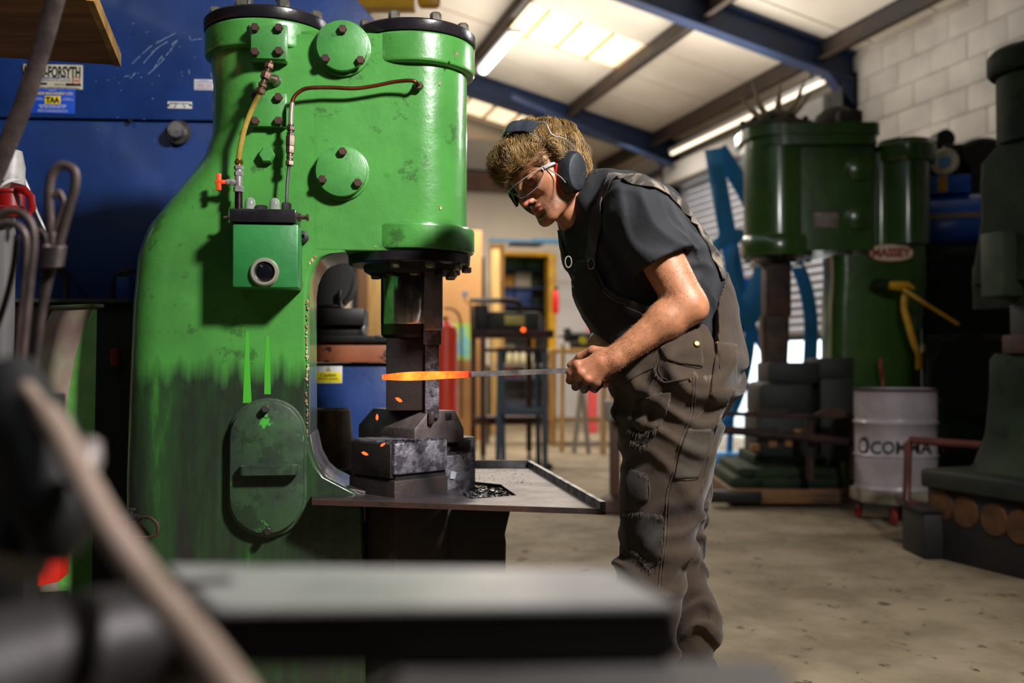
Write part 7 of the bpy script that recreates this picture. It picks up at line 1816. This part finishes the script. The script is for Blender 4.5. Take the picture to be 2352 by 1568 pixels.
# ---- blacksmith's tools hung close to the camera at the left
M_tool = mat('forged_bar', '#5a4a46', .5, .45, c2='#3d3432', scale=12, bump=.002, bscale=30, rvar=.1)
def near(name, label, cat, D, lst, group=None):
    o0 = P(lst[0][0][0][0], lst[0][0][0][1], D); o = thing(name, label, cat, (o0.x, o0.y, o0.z), 0, group)
    for (pl, r, nm, fl) in lst:
        pts_ = spline([P(a_, b_, D + (c_[0] if c_ else 0)) - o0 for a_, b_, *c_ in pl], 6)
        rr2 = r * D / FPX; MB().tube(pts_, rr2, 10 if fl != 4 else 4, flat=1 if fl == 4 else fl, up=(0, 1, 0)).build(nm, M_tool, o)
    return o
near('flat_bar', 'long dark flat steel bar slanting up past the plywood shelf', 'steel bar', 1.75, [([(142, -60), (124, 10), (96, 110), (62, 215), (30, 300), (-20, 420)], 23, 'bar', .35)])
poker = near('looped_poker', 'steel poker with a large loop handle and twisted collar', 'fire tool', 1.5, [([(128, 600), (116, 520), (112, 460), (118, 405), (142, 380), (170, 392), (172, 430), (158, 480), (136, 560), (126, 610)], 11, 'loop', .7),
     ([(117, 448), (128, 450), (134, 440), (142, 452), (146, 470), (136, 500), (124, 530)], 7, 'inner_scroll', .8), ([(122, 600), (110, 650), (96, 720), (86, 800), (74, 900)], 10, 'shank', 1.)])
pko = Vector(poker.location)
for k in range(5):
    c0 = P(124 - 1.6 * k, 568 + 10 * k, 1.49) - pko; MB().tube([c0 + Vector((.0150 * math.cos(t), .010 * math.sin(t), .003 * math.sin(t))) for t in np.linspace(0, 2 * math.pi, 17)[:-1]], .0036, 8, closed=True).build('coil', M_tool, poker)
for i, (pl, lb) in enumerate([([(-10, 500), (20, 485), (50, 490), (72, 515), (78, 560), (70, 640), (58, 760), (44, 900), (36, 1000)], 'outer hooked fire rod at the left edge with the tallest bend'), ([(-12, 520), (20, 512), (46, 522), (60, 552), (60, 620), (50, 720), (36, 860), (20, 1000)], 'inner hooked fire rod nested under the tallest bend'),
     ([(70, 545), (92, 530), (108, 552), (106, 620), (96, 700), (84, 800), (70, 930)], 'short hooked fire rod beside the looped poker'), ([(40, 540), (30, 620), (10, 700), (-12, 760)], 'thin slanting fire rod crossing the hooked rods')]):
    near('fire_rod', 'dark ' + lb, 'fire tool', 1.42 + .04 * i, [(pl, (9, 9, 8, 7)[i], 'rod', 1.)], 'hooked rods at the left edge')
rk = thing('tool_rack', 'dark tool rack post carrying the hooked fire rods', 'rack', (P(60, 940, 1.5).x, 1.52, 0))
MB().box(-.10, .03, -.01, .05, P(0, 960, 1.5).z, P(0, 905, 1.5).z, .004).box(-.07, -.01, 0, .05, 0, P(0, 960, 1.5).z, .004).build('post', M_blk, rk)
# heavy tongs lying across the near left corner, far out of focus
M_tong = mat('tong_brown', '#a88f84', .6, .1, c2='#94806f', scale=8)
to = P(300, 1200, .55); tg = thing('tongs', 'big blurred brown tongs crossing the lower left corner close to the lens', 'tongs', to)
def tv(px, py, D): return P(px, py, D) - to
MB().tube(spline([tv(60, 890, .74), tv(130, 985, .70), tv(185, 1090, .66), tv(250, 1210, .62), tv(350, 1350, .57), tv(460, 1480, .53), tv(560, 1620, .49), tv(640, 1760, .46)], 6), [.006] * 4 + [.0095] * 39, 12).build('rein', M_tong, tg)
MB().tube([tv(205, 1020, .70), tv(200, 1060, .69), tv(196, 1085, .68)], [.008, .010, .007], 12).build('rivet', mat('tong_rivet', '#8f8480', .4, .5), tg)
MB().tube(spline([tv(20, 860, .78), tv(60, 960, .76), tv(100, 1060, .74), (tv(130, 1180, .72)), tv(120, 1290, .71)], 4), [.022, .024, .026, .027, .028, .030, .030, .030, .030, .030, .030, .030, .029, .026, .022, .018, .012], 14).tube(spline([tv(-60, 900, .80), tv(0, 1040, .78), tv(30, 1180, .76), tv(0, 1300, .74)], 4), .033, 14).build('jaw', M_blk, tg)
# ---- the anvil right in front of the lens
ao = P(960, 1380, .62); av = thing('near_anvil', 'blurred dark steel anvil close to the lens across the bottom of the photo', 'anvil', (ao.x, ao.y, 0))
M_anv = mat('anvil_face', '#a3a19f', .40, .2, c2='#8b8886', scale=6, rvar=.08)
M_anvd = mat('anvil_side', '#1b1716', .6, .2)
def av_(px, py, z):
    r = ray(px, py); return Vector((r * ((z - CH) / r.z)).to_tuple()) - Vector((ao.x, ao.y, CH)) + Vector((0, 0, CH))
zf = .905
f = [av_(500, 1400, zf), av_(1562, 1388, zf), av_(1400, 1306, zf), av_(380, 1296, zf)]
def slab4(pts_, z0, z1, m_, nm, b=.003):
    bm = bmesh.new(); lo_ = [bm.verts.new((v.x, v.y, z0)) for v in pts_]; hi_ = [bm.verts.new((v.x, v.y, z1)) for v in pts_]
    bm.faces.new(lo_[::-1]); bm.faces.new(hi_); n = len(pts_)
    for i in range(n): bm.faces.new((lo_[i], lo_[(i + 1) % n], hi_[(i + 1) % n], hi_[i]))
    bmesh.ops.recalc_face_normals(bm, faces=bm.faces[:]); bmesh.ops.bevel(bm, geom=bm.edges[:], offset=b, segments=2, affect='EDGES'); return MB().bm(bm).build(nm, m_, av)
slab4(f, zf - .004, zf, M_anv, 'face', .0015)
slab4([v * .998 + Vector((0, .001, 0)) for v in f], zf - .034, zf - .0045, M_anvd, 'body', .003)
z2 = zf - .036
f2 = [av_(820, 1900, z2), av_(1980, 1900, z2), av_(1800, 1512, z2), av_(900, 1500, z2)]
slab4(f2, z2 - .03, z2, mat('anvil_foot', '#5f5b59', .5, .4, c2='#4a4644', scale=5), 'foot_plate', .006)
slab4([v.lerp((f2[0] + f2[2]) / 2, .2) for v in f2], .0, z2 - .031, M_anvd, 'stand', .003)
hn = [av_(520, 1345, zf), av_(380, 1360, zf), av_(200, 1380, zf), av_(0, 1420, zf), av_(-200, 1470, zf)]
rr3 = [.034, .038, .042, .046, .048]
MB().tube([Vector((v.x, v.y + .02, zf - r * .92)) for v, r in zip(hn, rr3)], rr3, 20).build('horn', mat('anvil_horn', '#454244', .5, .5, c2='#332e2c', scale=5), av)
